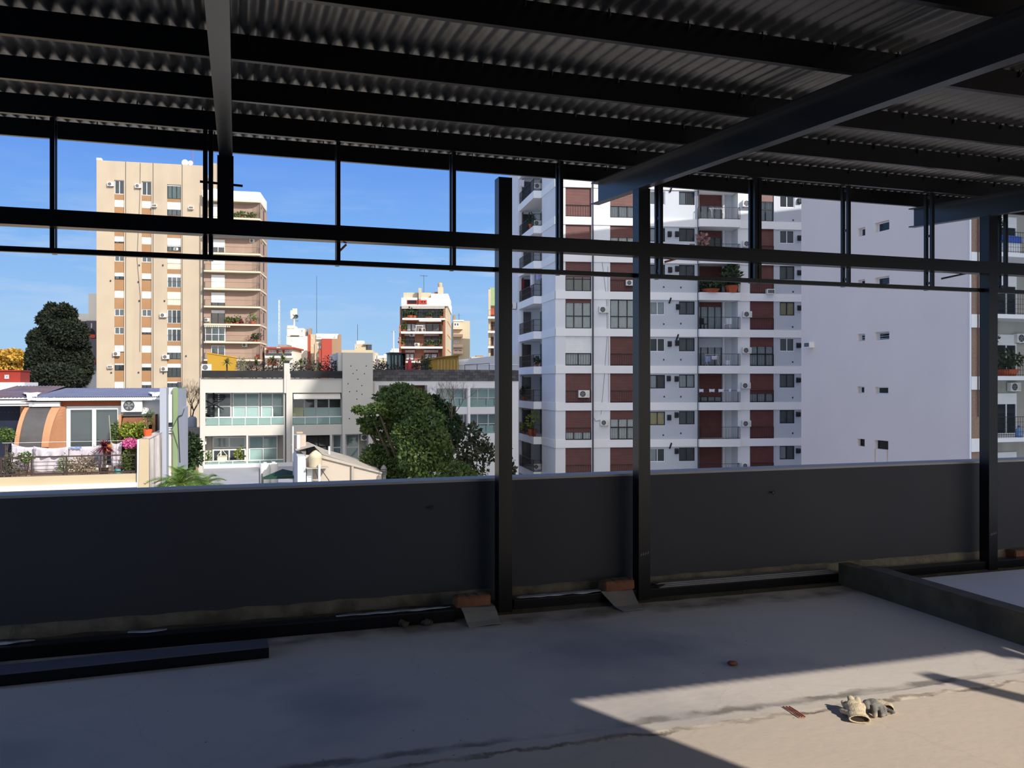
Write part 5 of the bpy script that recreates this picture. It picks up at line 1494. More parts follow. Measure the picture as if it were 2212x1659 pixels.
for i, (px, py0, m, L, lab) in enumerate(((489, 783, M_yucca, 0.55, 'small yucca in front of the mustard roof room'), (553, 784, M_yucca, 0.6, 'yucca in front of the beige balconies'),
                                  (649, 783, M_yucca, 0.55, 'yucca in front of the white antenna block'), (588, 777, M_yucca, 0.7, 'yucca in front of the left end of the red-gabled roofs'), (611, 776, M_yucca, 0.7, 'yucca beside the pier between the two fascias'),
                                  (690, 790, M_yucca, 0.5, 'yucca left of the red leafy shrub on the roof'))):
    z = bz(py0, px, 1.4)
    spiky('roof_yucca', lab, B.world(bx(px, 1.4), 1.4, ztopB), z - ztopB, 34, L, m, 70 + i)
M_reed = leaf_mat('grey green reeds', (120, 122, 98), (168, 164, 132))
M_twig = leaf_mat('dark twiggy leaves', (58, 58, 56), (88, 86, 78))
for i, (px, w, h, m, lab) in enumerate(((523, 18, 30, M_reed, 'feathery grey reeds behind the left fascia'), (540, 14, 18, M_twig, 'low dark shrub right of the feathery reeds'), (572, 26, 20, M_twig, 'dark shrub behind the right part of the left fascia'), (600, 20, 22, M_twig, 'dark shrub left of the white pier'),
                                (637, 20, 24, M_twig, 'dark twiggy shrub right of the white pier'), (664, 22, 26, M_twig, 'dark twiggy shrub in front of the white antenna block'), (683, 20, 26, M_twig, 'dark shrub below the orange side wall'),
                                (709, 22, 34, M_leafr, 'wine red shrub behind the right fascia'), (727, 16, 22, M_twig, 'dark shrub beside the stair tower'))):
    s = B.d(px, 1.0) / FPX
    r = thing('roof_shrub', lab, 'shrub', B.world(bx(px, 1.0), 1.0, ztopB))
    mb = MB(); rr = random.Random(i)
    for q in range(7):
        a = rr.uniform(-0.5, 0.5)
        mb.tube((0.1 * a, 0, 0), (a * w * s, 0.2 * rr.uniform(-1, 1), (h + 14) * s * rr.uniform(0.55, 0.95)), 0.018, 4, 0.008)
    mb.build('stem', M_bark, r, kind='stuff')
    leaves(MB(), (0, 0, (h + 14) * s * 0.55), w * s * 0.62, 0.45, (h + 14) * s * 0.5, 240, 0.07, 80 + i, shell=0.2, long=3.2).build('foliage', m, r, kind='stuff')

# ---- second half, in shade, right of the stair tower: block parapet and long windows
C_ = Fr(930, 63.0, 17.9)
cr_ = C_.root('long_low_building', 'long low pale building in shade with a concrete-block parapet', 'building')
cxf = lambda px, y=0.0: C_.x(px, y)
CX0, CX1 = cxf(800), cxf(1120)
zt = C_.z(823, 930)
cw = [C_.rect(872, 832, 923, 857), C_.rect(818, 832, 868, 880), C_.rect(943, 839, 1009, 879), C_.rect(1015, 838, 1085, 879), C_.rect(943, 895, 1009, 936), C_.rect(1015, 894, 1085, 936), C_.rect(840, 895, 930, 936)]
MB().wall(CX0, CX1, GZ, zt, 0, 0.3, cw).build('facade', M_white, cr_)
MB().box(CX0, CX1, 1.2, 10, GZ, zt).build('building_mass', M_white, cr_)
MB().box(cxf(1009.5), cxf(1014.5), -0.2, 0.1, GZ, C_.z(838, 1012)).build('pier', M_white2, cr_)
for i, (a, b, c, d) in enumerate(cw):
    fo = frame_mesh(a, b, c, d, 0.9, 0.08, 3 if i not in (0,) else 2, () if i == 0 else (0.46,)).build('window', M_alu if i else M_darkfr, cr_)
    MB().box(a + .05, b - .05, 0.92, 0.928, c, d).build('pane', M_glass, fo)
    if i == 0:
        slats(MB(), a, b, c, d, 0.88).build('roller_shutter', M_shut, fo)
    else:
        MB().box(a, b, 1.0, 1.02, c + (d - c) * 0.46, d).build('roller_blind', M_blind if i in (2, 3) else (mat('grey blind 2', (150, 170, 172))), fo)
        MB().box(a, b, 1.04, 1.06, c, d).build('dark_room', M_dim, fo)
    if i in (2, 3, 4, 5):
        n = 4; w = (b - a) / n
        for q in range(n):
            MB().box(a + q * w + .02, a + (q + 1) * w - .02, 0.06, 0.075, c, c + (d - c) * 0.42).build('glass_panel', M_bglass, fo)
# concrete blocks of the parapet, one by one
M_block = mat('grey concrete block', (96, 96, 98), rough=0.95, var=0.22, scale=1.7, bump=0.5, bscale=30)
M_block2 = mat('darker concrete block', (80, 80, 84), rough=0.95, var=0.22, scale=1.7, bump=0.5, bscale=30)
z0, z1 = zt + 0.02, C_.z(798.5, 1000)
par = MB().box(CX0, CX1, -0.02, 0.12, zt, z1 - 0.03).build('block_parapet', M_block2, cr_)
rows_ = 4; bh = (z1 - z0) / rows_; bw = 0.40
bme = [MB().box(0, bw - 0.015, -0.06, 0.10, 0, bh - 0.015).mesh('concrete_block', m) for m in (M_block, M_block2)]
for j in range(rows_):
    x = CX0 - (0.2 if j % 2 else 0.0)
    while x < CX1 - bw:
        if not (j == rows_ - 1 and x < cxf(925) and RN.random() < 0.85):
            link_mesh('concrete_block', RN.choice(bme), par, (x, -0.01 * RN.random(), z0 + j * bh))
        x += bw
# on its roof: glass box, mustard shed, grey wall
r = thing('glass_roof_cabin', 'small glass cabin on the shaded roof right of the stair tower', 'building', C_.loc[:2] + (0,), C_.rot)
x0, x1, z0, z1 = C_.rect(843.5, 763.5, 875, 806, 2.0)
fo = frame_mesh(x0, x1, zt, z1, 2.0, 0.14, 4, ()).build('glass_front', mat('dark teal frame', (38, 58, 66)), r)
MB().box(x0 + .05, x1 - .05, 2.02, 2.03, zt, z1 - .05).build('pane', M_glass, fo)
MB().box(x0, x1, 3.6, 3.7, zt, z1).build('rear_wall', M_blind, r)
MB().box(x0 - .05, x1 + .05, 1.95, 3.75, z1, z1 + .08).build('roof_plate', M_darkfr, r)
MB().box(x1 - 0.25, x1, 2.0, 3.7, zt, z1).build('side_wall', mat('dark teal frame', (38, 58, 66)), r)
r = thing('roof_shed', 'mustard corrugated shed with a sloping roof on the shaded roof', 'building', C_.loc[:2] + (0,), C_.rot)
M_must = mat('dull mustard panel', (150, 120, 54), rough=0.7, var=0.06)
x0, x1 = cxf(926, 3), cxf(990.5, 3); za, zb = C_.z(776.5, 926, 3), C_.z(769, 990, 3)
MB().prism_y([(x0, zt), (x1, zt), (x1, zb), (x0, za)], 3.0, 6.0).build('walls', M_must, r)
for i in range(7):
    x = x0 + (x1 - x0) * (0.3 + i * 0.11)
    MB().box(x, x + 0.04, 2.96, 3.0, zt, za).build('panel_joint', mat('pale joint', (190, 176, 130)), r)
MB().prism_y([(x0 - .2, za), (x1 + .05, zb), (x1 + .05, zb + .1), (x0 - .2, za + .1)], 2.8, 6.2).build('roof_plate', mat('mustard roof', (120, 96, 44)), r)
MB().box(cxf(913, 2.6), x0, 3.2, 3.3, zt, za - 0.1).build('screen', M_twig, r)
r = thing('roof_wall', 'pale grey rendered wall at the right end of the shaded roof', 'wall', C_.loc[:2] + (0,), C_.rot)
x0, x1 = cxf(990.7, 4), cxf(1120, 4); za, zb = C_.z(777, 991, 4), C_.z(768, 1068, 4)
MB().prism_y([(x0, zt), (x1, zt), (x1, zb + 0.2), (x0, za)], 4.0, 4.3).build('wall_body', M_greyw, r)
MB().box(x0, x1, 3.95, 4.35, za - 0.4, za - 0.34).build('band', M_white, r)
r = thing('pipe_frame', 'thin metal pipe frame in front of the grey roof wall', 'frame', C_.loc[:2] + (0,), C_.rot)
xa, xb_ = cxf(1004, 2), cxf(1057, 2); zz = C_.z(788, 1030, 2)
mb = MB().path([(xa, 2, zt), (xa, 2, zz), (xb_, 2, zz + 0.1), (xb_, 2, zt)], 0.025, 5).tube(((xa + xb_) / 2, 2, zt), ((xa + xb_) / 2, 2, zz + .05), 0.025, 5)
mb.build('pipes', M_acd, r, kind='stuff')
for i, (px, w, h, m, lab) in enumerate(((815, 20, 26, M_twig, 'dark shrub right of the stair tower on the shaded roof'), (832, 18, 24, M_twig, 'dark shrub left of the glass roof cabin'), (860, 22, 20, M_twig, 'low shrub in front of the glass roof cabin'), (900, 22, 26, M_twig, 'dark bushy planting under the brick block'),
                                (920, 18, 40, M_leafd, 'tall dark shrub left of the mustard shed'))):
    s = C_.d(px, 1.0) / FPX
    r = thing('roof_shrub', lab, 'shrub', C_.world(cxf(px, 1.0), 1.0, zt))
    MB().tube((0, 0, 0), (0, 0, (h + 18) * s * 0.6), 0.03, 4).build('stem', M_bark, r)
    leaves(MB(), (0, 0, (h + 16) * s * 0.55), w * s * 0.6, 0.5, (h + 16) * s * 0.5, 260, 0.08, 180 + i, shell=0.2, long=3.0).build('foliage', m, r, kind='stuff')
r = thing('parasol', 'closed pink-red parasol on the shaded roof', 'parasol', C_.world(cxf(885, 1.0), 1.0, zt), C_.rot)
MB().tube((0, 0, 0), (0, 0, 1.75), 0.03, 6).build('pole', M_alu, r)
MB().lathe((0, 0, 0.3), [(0.05, 0), (0.26, 0.06), (0.22, 0.6), (0.12, 1.2), (0.03, 1.4)], 10).build('canopy', mat('faded red cloth', (178, 66, 76), var=0.12), r)

# ================================================================== FAR BUILDINGS
M_wht = mat('sunlit white paint', (236, 232, 220), rough=0.9, var=0.04, scale=0.3)
M_crm = mat('sunlit cream paint', (196, 184, 158), rough=0.9, var=0.05, scale=0.3, streak=0.12)
M_org = mat('orange red paint', (166, 84, 64), rough=0.9, var=0.04, scale=0.3)
M_tanw = mat('tan party wall', (156, 128, 104), rough=0.9, var=0.06, scale=0.3)
M_bri = mat('orange brick wall', (156, 104, 82), rough=0.92, var=0.10, scale=1.2)
M_gry = mat('grey slab', (150, 150, 150), rough=0.9)
def blk(f, root, name, xa, ya, xb_, yb2, y0, y1, m, floor_=False, **kw):
    x0, x1, z0, z1 = f.rect(xa, ya, xb_, yb2, y0)
    return MB().box(x0, x1, y0, y1, GZ if floor_ else z0, z1).build(name, m, root, **kw)
def fwin(f, root, xa, ya, xb_, yb2, y, m=None, nx=2, frm=None):
    x0, x1, z0, z1 = f.rect(xa, ya, xb_, yb2, y)
    fo = frame_mesh(x0, x1, z0, z1, y - 0.06, 0.12, nx, ()).build('window', frm or M_alu, root)
    MB().box(x0, x1, y - 0.03, y + 0.02, z0, z1).build('pane', m or M_dark, fo)
    return fo

# brick apartment block in the centre
E = Fr(890, 110.0, 2.0)
er = E.root('brick_block', 'orange brick apartment block with white balcony slabs and a white top', 'building')
ex = lambda px, y=0.0: E.x(px, y)
yS = 13.0
MB().box(ex(863), ex(962), 0.6, yS, GZ, E.z(661, 915)).build('building_mass', M_bri, er)
# right side wall in cream, seen at a slant
MB().box(ex(962), ex(966), 0.0, yS, GZ, E.z(661, 915)).build('side_wall', M_crm, er)
for py in (691, 720, 752, 784):
    MB().box(ex(966), ex(966) + 0.06, 0.3, yS, E.z(py, 960) - 0.15, E.z(py, 960) + 0.1).build('side_band', mat('tan band', (216, 176, 130)), er)
blk(E, er, 'top_floor', 867, 643, 968, 661, -0.3, yS, M_wht)
blk(E, er, 'attic', 871.5, 632, 931, 644, 0.6, 8.0, M_crm)
blk(E, er, 'attic', 931, 634.5, 968, 644, -0.3, yS - 3, M_wht)
blk(E, er, 'attic_strip', 879, 648, 922, 657, -0.34, -0.2, mat('red strip', (200, 76, 56)))
fwin(E, er, 881, 649, 900, 655.5, -0.34, M_dark, 1, M_darkfr)
fwin(E, er, 908, 648.5, 921, 656, -0.34, M_dark, 2, mat('red strip', (200, 76, 56)))
blk(E, er, 'chimney', 904, 622, 909.5, 646, -0.4, 0.6, M_crm)
blk(E, er, 'chimney_edge', 902.6, 633, 903.9, 657, -0.42, -0.2, M_darkfr)
blk(E, er, 'tank_pedestal', 946, 620, 957, 634, 2.0, 3.5, M_crm)
r = thing('water_tank', 'round water tank on top of the brick block', 'water tank', E.world(ex(950.7, 2.7), 2.7, E.z(620, 950, 2.0)))
MB().lathe((0, 0, 0), [(0.28, 0), (0.30, 0.05), (0.30, 0.5), (0.26, 0.60), (0.06, 0.66)], 14).build('tank_body', mat('beige tank', (186, 166, 138), var=0.08), r, True).scale = (1, 1, 1)
MB().lathe((0, 0, 0.66), [(0.1, 0), (0.1, 0.05), (0.02, 0.06)], 10).build('tank_cap', M_gry, r)
MB().box(ex(935), ex(943), 2.5, 4, E.z(634, 940), E.z(626, 940)).build('roof_box', mat('brown brick box', (150, 104, 78)), er)
x0, x1 = ex(868), ex(961)
MB().box(x0, x1, -0.3, 0.62, E.z(667.5, 915), E.z(661, 915)).build('canopy', mat('grey awning', (176, 172, 164)), er)
blk(E, er, 'glazed_terrace', 868, 667, 961, 690, 0.4, 0.61, M_dark)
for i in range(9):
    px = 869 + i * 11.4
    blk(E, er, 'mullion', px, 667, px + 1.0, 690, 0.32, 0.4, M_darkfr)
for xa, ya, xb_, yb2 in ((869, 687, 961, 690.8), (866, 716, 956, 720.4), (866, 748.5, 956, 752.7), (877, 779.8, 913, 783.6)):
    s = blk(E, er, 'balcony', xa, ya, xb_, yb2, -0.9, 0.7, M_wht)
    z0_ = E.z(ya, (xa + xb_) / 2)
    railing(MB(), [(ex(xa) + 0.1, -0.85), (ex(xb_) - 0.1, -0.85)], z0_, z0_ + 0.85, 0.3, 0.014).build('railing', M_acd, s, kind='stuff')
for xa, ya, xb_, yb2, m in ((878, 698, 899, 716, M_curt), (919, 698, 950, 716, M_dim), (875, 727, 895.6, 748, M_dark), (916.5, 727, 947.5, 748, M_dark), (876, 763, 895, 779, M_curt), (916.5, 763, 945.6, 778, M_curt),
                            ):
    fwin(E, er, xa, ya, xb_, yb2, 0.58, m, 2, mat('dark wood frame', (86, 56, 48)))
    if ya > 720:
        blk(E, er, 'shutter_box', xa - 1, ya - 7, xb_ + 1, ya - 1.5, 0.25, 0.6, mat('grey pink awning box', (190, 166, 156)))
    else:
        blk(E, er, 'lintel', xa - 1, ya - 4, xb_ + 1, ya - 1, 0.45, 0.6, mat('brown red lintel', (140, 66, 50)))
blk(E, er, 'wing_wall', 862, 702, 866.5, 800, -0.4, 1.0, mat('shaded brick', (176, 110, 82)), True)
blk(E, er, 'wing_wall', 957.5, 668, 961.5, 800, -0.2, 1.0, M_bri, True)
MB().tube((ex(957), -0.4, GZ), (ex(957), -0.4, E.z(703, 957)), 0.14, 6).build('drain_pipe', mat('brown pipe', (120, 84, 66)), er)
blk(E, er, 'awning', 905, 691.5, 953, 694, -0.9, 0.5, M_wht)
for i, (px, py, h, w, lab) in enumerate(((878, 690, 0.9, 1.0, 'leafy plant at the left of the top terrace, brick block'), (886, 688, 1.2, 1.3, 'largest bush on the top terrace, brick block'), (895, 688, 1.1, 0.8, 'bush right of the largest one on the top terrace, brick block'), (926, 689, 0.8, 1.4, 'low bush in the middle of the top terrace, brick block'), (953, 689, 1.1, .7, 'bush at the right end of the top terrace, brick block'),
                                   (868, 748, .9, .6, 'plant at the left end of the third-floor balcony, brick block'), (930, 748, .5, 1.6, 'row of small pots on the third-floor balcony, brick block'), (953, 748, .9, .5, 'plant at the right end of the third-floor balcony, brick block'), (872, 716, .8, .5, 'plant at the left of the second balcony, brick block'))):
    pot_plant('potted_plant', lab, E.world(ex(px, 0.0), 0.0, E.z(py, px)), h * 1.2, w, M_leafd if py < 692 else M_leafm, n=70, seed=200 + i, size=0.2)
r = thing('patio_table', 'white table with chairs on a balcony of the brick block', 'table', E.world(ex(906), -0.1, E.z(716, 906)), E.rot)
MB().box(-0.5, 0.5, -0.3, 0.3, 0.7, 0.76).build('table_top', M_white2, r)
for sx in (-0.45, 0.45):
    for sy in (-0.25, 0.25):
        MB().tube((sx, sy, 0), (sx * 0.9, sy, 0.7), 0.035, 5).build('leg', M_white2, r)
for k, dx in enumerate((-0.45, 0.05, 0.5)):
    chair('patio_chair', 'white chair behind the table on the brick block, %s of three' % ('left', 'middle', 'right')[k], E.world(ex(906) + dx, 0.32, E.z(716, 906)), E.rot, M_white2)
ac(E, 901, 744.5, 10, 'white air conditioner on the third-floor balcony of the brick block', 0.3)
ac(E, 890.5, 723, 11, 'green-fronted air conditioner under a balcony of the brick block', 0.3)

def simple_block(name, label, f, parts, wins=()):
    r = f.root(name, label, 'building')
    for nm, xa, ya, xb_, yb2, y0, y1, m, fl_ in parts:
        blk(f, r, nm, xa, ya, xb_, yb2, y0, y1, m, fl_)
    for w in wins:
        fwin(f, r, *w)
    return r
# cream block behind it to the right
E7 = Fr(995, 150.0, 6.0)
r = simple_block('cream_block', 'cream block with small balconies right behind the brick block', E7,
                 [('building_mass', 979, 693, 1015, 780, 0, 9, M_crm, True), ('parapet', 979, 691, 1002, 694, -0.1, 2, M_wht, False), ('roof_stack', 979, 680, 984, 692, 2, 4, M_tanw, False)],
                 [(980, 697, 992, 705, 0, M_dim), (981, 736, 990, 741, 0, mat('brown red lintel', (140, 66, 50))), (980, 755, 999, 763, 0, M_dark)])
for py in (711, 727.5, 750, 764):
    blk(E7, r, 'balcony', 979, py - 6, 1000, py, -0.9, 0.1, mat('pink slab', (226, 196, 170)))
r2 = thing('roof_antenna', 'thin mast on the cream block behind the brick block', 'antenna', E7.world(E7.x(992.5), 2, E7.z(692, 993)))
MB().tube((0, 0, 0), (0, 0, E7.z(675, 993) - E7.z(692, 993)), 0.04, 5).build('mast', M_acd, r2)
MB().tube((-0.4, 0, 1.0), (0.4, 0, 1.0), 0.02, 4).build('crossarm', M_acd, r2)
# greenish cream tower behind the free-standing column
E8 = Fr(1085, 130.0, 2.0)
r = simple_block('green_capped_block', 'cream apartment block with a green upper floor behind the free-standing column', E8,
                 [('building_mass', 1056, 624, 1140, 780, 0.9, 12, M_crm, True), ('top_floor', 1058, 621, 1140, 660, 0.5, 12, mat('pale green render', (150, 170, 132)), False), ('end_wall', 1055, 625, 1060, 700, 0.3, 1.2, M_crm, True), ('orange_panel', 1057, 666, 1068, 680, 0.7, 1.0, M_org, False)])
for py in (684, 715, 748, 770):
    s = blk(E8, r, 'balcony', 1054, py, 1140, py + 4, -0.6, 1.0, M_wht)
    railing(MB(), [(E8.x(1055), -0.55), (E8.x(1139), -0.55)], E8.z(py, 1090), E8.z(py, 1090) + 0.95, 0.3, 0.014).build('railing', M_acd, s, kind='stuff')
    for xa in (1060, 1082, 1103):
        fwin(E8, r, xa, py - 20, xa + 13, py - 1, 0.86, M_dark, 2, mat('brown wood', (120, 72, 50)))
pot_plant('potted_plant', 'flowering plant on the top floor of the green-capped block', E8.world(E8.x(1110), 0.0, E8.z(650, 1110)), 1.6, 1.6, leaf_mat('pink blossom', (210, 120, 110), (90, 110, 60)), n=120, seed=230, size=0.2)

# white antenna block, with orange and cream side
E2 = Fr(640, 150.0, 8.0)
r = simple_block('white_antenna_block', 'blank white block carrying a phone antenna, with an orange strip at its right', E2,
                 [('building_mass', 618.8, 726, 664, 800, 0, 10, M_wht, True), ('upper_part', 620, 709, 656, 728, 0, 10, M_wht, False), ('stair_head', 620.5, 703, 636, 711, 0, 5, M_wht, False), ('grey_gable', 655, 710, 663, 728, 3, 9, M_gry, False),
                  ('orange_strip', 664, 723, 670.5, 800, 0.3, 10, M_org, True), ('cream_part', 670.5, 722, 683, 800, 0.8, 10, M_crm, True), ('roof_stack', 667, 709, 672, 724, 2, 4, M_tanw, False)],
                 [(630, 729.5, 632.5, 737, 0, M_dark, 1), (650, 712, 655, 717.5, 0, M_dim, 1), (673, 729, 675, 732, 0.8, M_dark, 1), (673, 746, 675, 749, 0.8, M_dark, 1), (674, 764, 676, 771, 0.8, M_dark, 1)])
blk(E2, r, 'ledge', 628, 723.5, 646.5, 725, -0.25, 0.1, M_gry)
r = thing('phone_antenna', 'phone mast with pale panel antennas on the white block', 'antenna', E2.world(E2.x(632.5), 2.0, E2.z(703, 632)), E2.rot)
s = 150 / FPX
MB().tube((0, 0, 0), (0, 0, 38 * s), 0.16, 8).build('mast', mat('pale mast', (206, 210, 214)), r)
for k, (dx, za, zb) in enumerate(((-5.2, 16, 34), (-1.5, 18, 38.5), (4.0, 17, 38.5), (1.6, 22, 36))):
    MB().box(dx * s - 0.14, dx * s + 0.2, -0.5 + 0.2 * k, -0.2 + 0.2 * k, za * s, zb * s).build('antenna_panel', M_wht if k != 1 else mat('cream panel', (206, 206, 186)), r)
for k, dx in enumerate((-3.2, 4.8)):
    MB().lathe_y((dx * s, -0.3, 21 * s), [(0.1, 0.2), (0.38, 0.0), (0.36, -0.05), (0.05, 0.1)], 12).build('drum', M_acd, r)
MB().path([(0, 0, 12 * s), (8 * s, 0, 11 * s), (8 * s, 0, 13 * s)], 0.05, 4).path([(0, 0, 10 * s), (-2.5 * s, 0, 20 * s)], 0.06, 4).build('arm', M_acd, r)
# block with red front and tan side
E3 = Fr(705, 140.0, 14.0)
r = simple_block('red_front_block', 'block with a flat red front, tan side and white top floor', E3,
                 [('red_front', 695, 731.5, 717, 800, 0, 8, mat('coral red paint', (168, 74, 62), var=0.03), True), ('tan_side', 717, 731.5, 737.5, 800, 0.05, 8, M_tanw, True), ('tan_top', 731, 722.5, 737.3, 733, 0.3, 8, M_tanw, False), ('white_top', 683, 721, 731.2, 733, 0.6, 8, M_wht, False),
                  ('grey_wall', 680, 741, 695, 800, 1.0, 8, mat('old beige wall', (184, 168, 142), var=0.08), True), ('red_low', 689, 756, 696, 800, 0.2, 2, mat('coral red paint', (168, 74, 62)), True), ('white_wall', 683, 731, 695, 742, 1.2, 8, M_wht, False)],
                 [(684, 724.5, 694.5, 728.5, 0.55, mat('shutter tan', (190, 160, 130)), 1), (720.5, 724.5, 725.5, 729, 0.55, M_dim, 1), (686, 747, 689, 753, 1.0, M_dark, 1), (690.5, 747, 693.5, 753, 1.0, mat('dark red curtain', (130, 50, 50)), 1), (685.5, 764.5, 689, 771, 1.0, M_dark, 1)])
# low block with red gables and balconies
E1 = Fr(603, 135.0, 4.0)
r = simple_block('red_gabled_block', 'low red and white block with two balconies beside the beige tower', E1,
                 [('building_mass', 572, 752, 632, 805, 0.8, 9, M_wht, True), ('red_roof', 575, 749.5, 634, 753, -0.4, 9, mat('brown red roof', (170, 76, 58)), False), ('balcony_front', 573, 763, 630, 768.5, -0.6, -0.45, M_acd, False), ('balcony', 572, 768.5, 630, 773, -0.6, 1, M_wht, False),
                  ('balcony', 572, 790, 620, 793.5, -0.6, 1, M_wht, False), ('orange_wall', 578, 776, 600, 789, 0.7, 0.9, M_org, False), ('roof_plant_room', 600, 744, 620, 750, 2, 6, M_gry, False), ('flag_pole', 597.5, 750.5, 605, 752, -0.8, -0.6, M_wht, False)],
                 [(582.5, 756, 596, 763, 0.75, M_curt, 2), (601, 756, 609, 763, 0.75, M_dim, 2), (614, 756, 626, 763, 0.75, M_curt, 2), (598, 775, 604, 784, 0.75, M_dark, 1)])
for xa in (575, 597.5, 610.5):
    blk(E1, r, 'red_shutter', xa, 756, xa + 4, 763, 0.6, 0.8, M_org)
# pale roofs in the gap right of the stair tower and beyond
E4 = Fr(775, 170.0, 6.0)
simple_block('pale_low_block', 'far cream rooftop with a round water tower behind the stair tower', E4,
             [('building_mass', 738, 756, 805, 800, 0, 8, M_crm, True), ('water_house', 766, 743, 792, 757, 1, 6, M_crm, False), ('upper_box', 770.5, 736, 785.5, 744, 2, 5, M_wht, False), ('dark_tank', 793.5, 744, 801.5, 760, 0.5, 3, mat('dark slate tank', (66, 76, 86)), False), ('canopy', 785, 742.5, 801.8, 744.5, 0.4, 4, M_gry, False)],
             [(767.5, 748, 773, 752, 1.0, M_dark, 1)])
E5 = Fr(825, 190.0, 5.0)
r = simple_block('far_white_roofs', 'cluster of far white rooftops left of the brick block', E5,
                 [('building_mass', 802, 768, 846, 806, 0, 6, M_wht, True), ('step', 804, 762, 815, 770, 1, 5, M_crm, False), ('step', 818, 773, 840, 785, -2, 0, M_crm, False), ('step', 829, 765, 838, 770, 1, 4, M_wht, False), ('step', 843, 757, 863, 800, 1, 4, M_wht, True), ('step', 846, 753, 862, 760, 2, 4, M_wht, False)])
for i in range(5):
    fwin(E5, r, 821 + i * 4, 776, 823 + i * 4, 780, -2.0, M_dim, 1)
simple_block('far_low_block', 'far low tan roof right of the cream block', Fr(1035, 200.0, 5.0), [('building_mass', 1018, 771, 1060, 800, 0, 6, M_crm, True), ('step', 1028, 768, 1044, 773, 1, 4, M_tanw, False)])
# masts on the skyline
def mast(label, px, ytop, ybot, zc, r0=0.1, arms=0, lattice=False):
    b = cam_pt(px, ybot, zc); t = cam_pt(px, ytop, zc); vis = t.z - b.z; b.z = GZ
    r = thing('radio_mast', label, 'antenna', b)
    h = t.z - b.z
    if lattice:
        mb = MB()
        for dx in (-0.25, 0.25):
            mb.tube((dx, 0, 0), (dx * 0.4, 0, h), 0.06, 4)
        n = 44
        for i in range(n):
            z0_, z1_ = h * i / n, h * (i + 1) / n
            sg = 1 if i % 2 else -1
            mb.tube((0.25 * sg * (1 - 0.6 * i / n), 0, z0_), (-0.25 * sg * (1 - 0.6 * (i + 1) / n), 0, z1_), 0.035, 4)
        mb.build('lattice', mat('white lattice', (206, 212, 218)), r, kind='stuff')
    else:
        MB().tube((0, 0, 0), (0, 0, h), r0, 5, r0 * 0.5).build('pole', mat('pale mast', (206, 210, 214)) if 'pale' in label else M_acd, r)
    for k in range(arms):
        z_ = h - vis * (0.05 + 0.1 * k)
        MB().tube((-0.5, 0, z_), (0.5, 0, z_), 0.04, 4).build('crossarm', M_acd, r)
mast('white lattice mast left of the phone antenna', 603, 648, 750, 160, lattice=True)
mast('very thin tall mast right of the phone antenna', 684, 596, 723, 200, 0.09)
mast('thin mast above the round water tower', 772.5, 701, 738, 172, 0.09)
mast('thin mast with a crossarm on the brick block', 915.5, 594, 633, 112, 0.05, 1)
mast('pale twin antenna on the far white roofs left of the brick block', 850, 715, 757, 185, 0.28, 1)

# ================================================================== LEFT: white block with a grey banner, conifer, yellow tree, red roof box
E9 = Fr(190, 150.0, 14.0)
r = simple_block('white_banner_block', 'white block behind the conifer with a dark banner on its side', E9,
                 [('building_mass', 150, 692, 215, 840, 1, 8, M_greyw, True), ('upper_part', 165, 678, 215, 694, 0.6, 8, M_wht, False), ('tower_part', 191, 634, 215, 693, 0.4, 8, M_wht, False), ('shaded_front', 165, 694, 184, 810, 0.2, 1.0, mat('grey glazed front', (96, 104, 116), rough=0.3), True)])
def banner():
    x0, x1, z0, z1 = E9.rect(186, 693, 208, 800, 0.1)
    r = thing('banner', 'tall grey advertising banner with a dark-clothed figure, behind the conifer', 'banner', E9.world(x0, 0.1, z0), E9.rot)
    w, h = x1 - x0, z1 - z0
    MB().box(0, w, 0, 0.3, 0, h).build('canvas', mat('grey banner', (98, 94, 104), rough=0.8, var=0.08, scale=0.5), r)
    def shp(nm, pts, m, d):
        MB().prism_y([(px * w, pz * h) for px, pz in pts], -0.01 * d, 0).build(nm, m, r)
    md_ = mat('banner dark print', (34, 34, 40)); ms_ = mat('banner skin print', (200, 186, 178)); mo_ = mat('banner orange print', (196, 84, 52))
    for q in (0.0, 0.52):
        z = 1 - q
        shp('printed_coat', [(0.22, z - 0.36), (0.98, z - 0.36), (0.86, z - 0.21), (0.64, z - 0.16), (0.46, z - 0.16), (0.28, z - 0.24)], md_, 1)
        shp('printed_face', [(0.46, z - 0.12), (0.48, z - 0.15), (0.56, z - 0.15), (0.60, z - 0.11), (0.60, z - 0.06), (0.55, z - 0.04), (0.48, z - 0.05)], ms_, 2)
        shp('printed_block', [(0.3, z - 0.345), (0.88, z - 0.345), (0.88, z - 0.275), (0.3, z - 0.275)], mo_, 3)
banner()

def cam_clumps(name_f, root, clumps, zc, m, n_per, size, seed, depth=None, droop=0.0, long=1.6, shell=0.55):
    """crown made of leaf clumps; each clump = (px, py, rx_px, ry_px, dz): real positions in metres from the root"""
    mb = MB(); s = zc / FPX
    for i, (px, py, rx, ry, dzc) in enumerate(clumps):
        c = cam_pt(px, py, zc + dzc) - root.location
        leaves(mb, c, rx * s, (depth or rx) * s, ry * s, n_per(rx * ry), size, seed + i, droop, shell, long)
    return mb.build(name_f, m, root, kind='stuff')

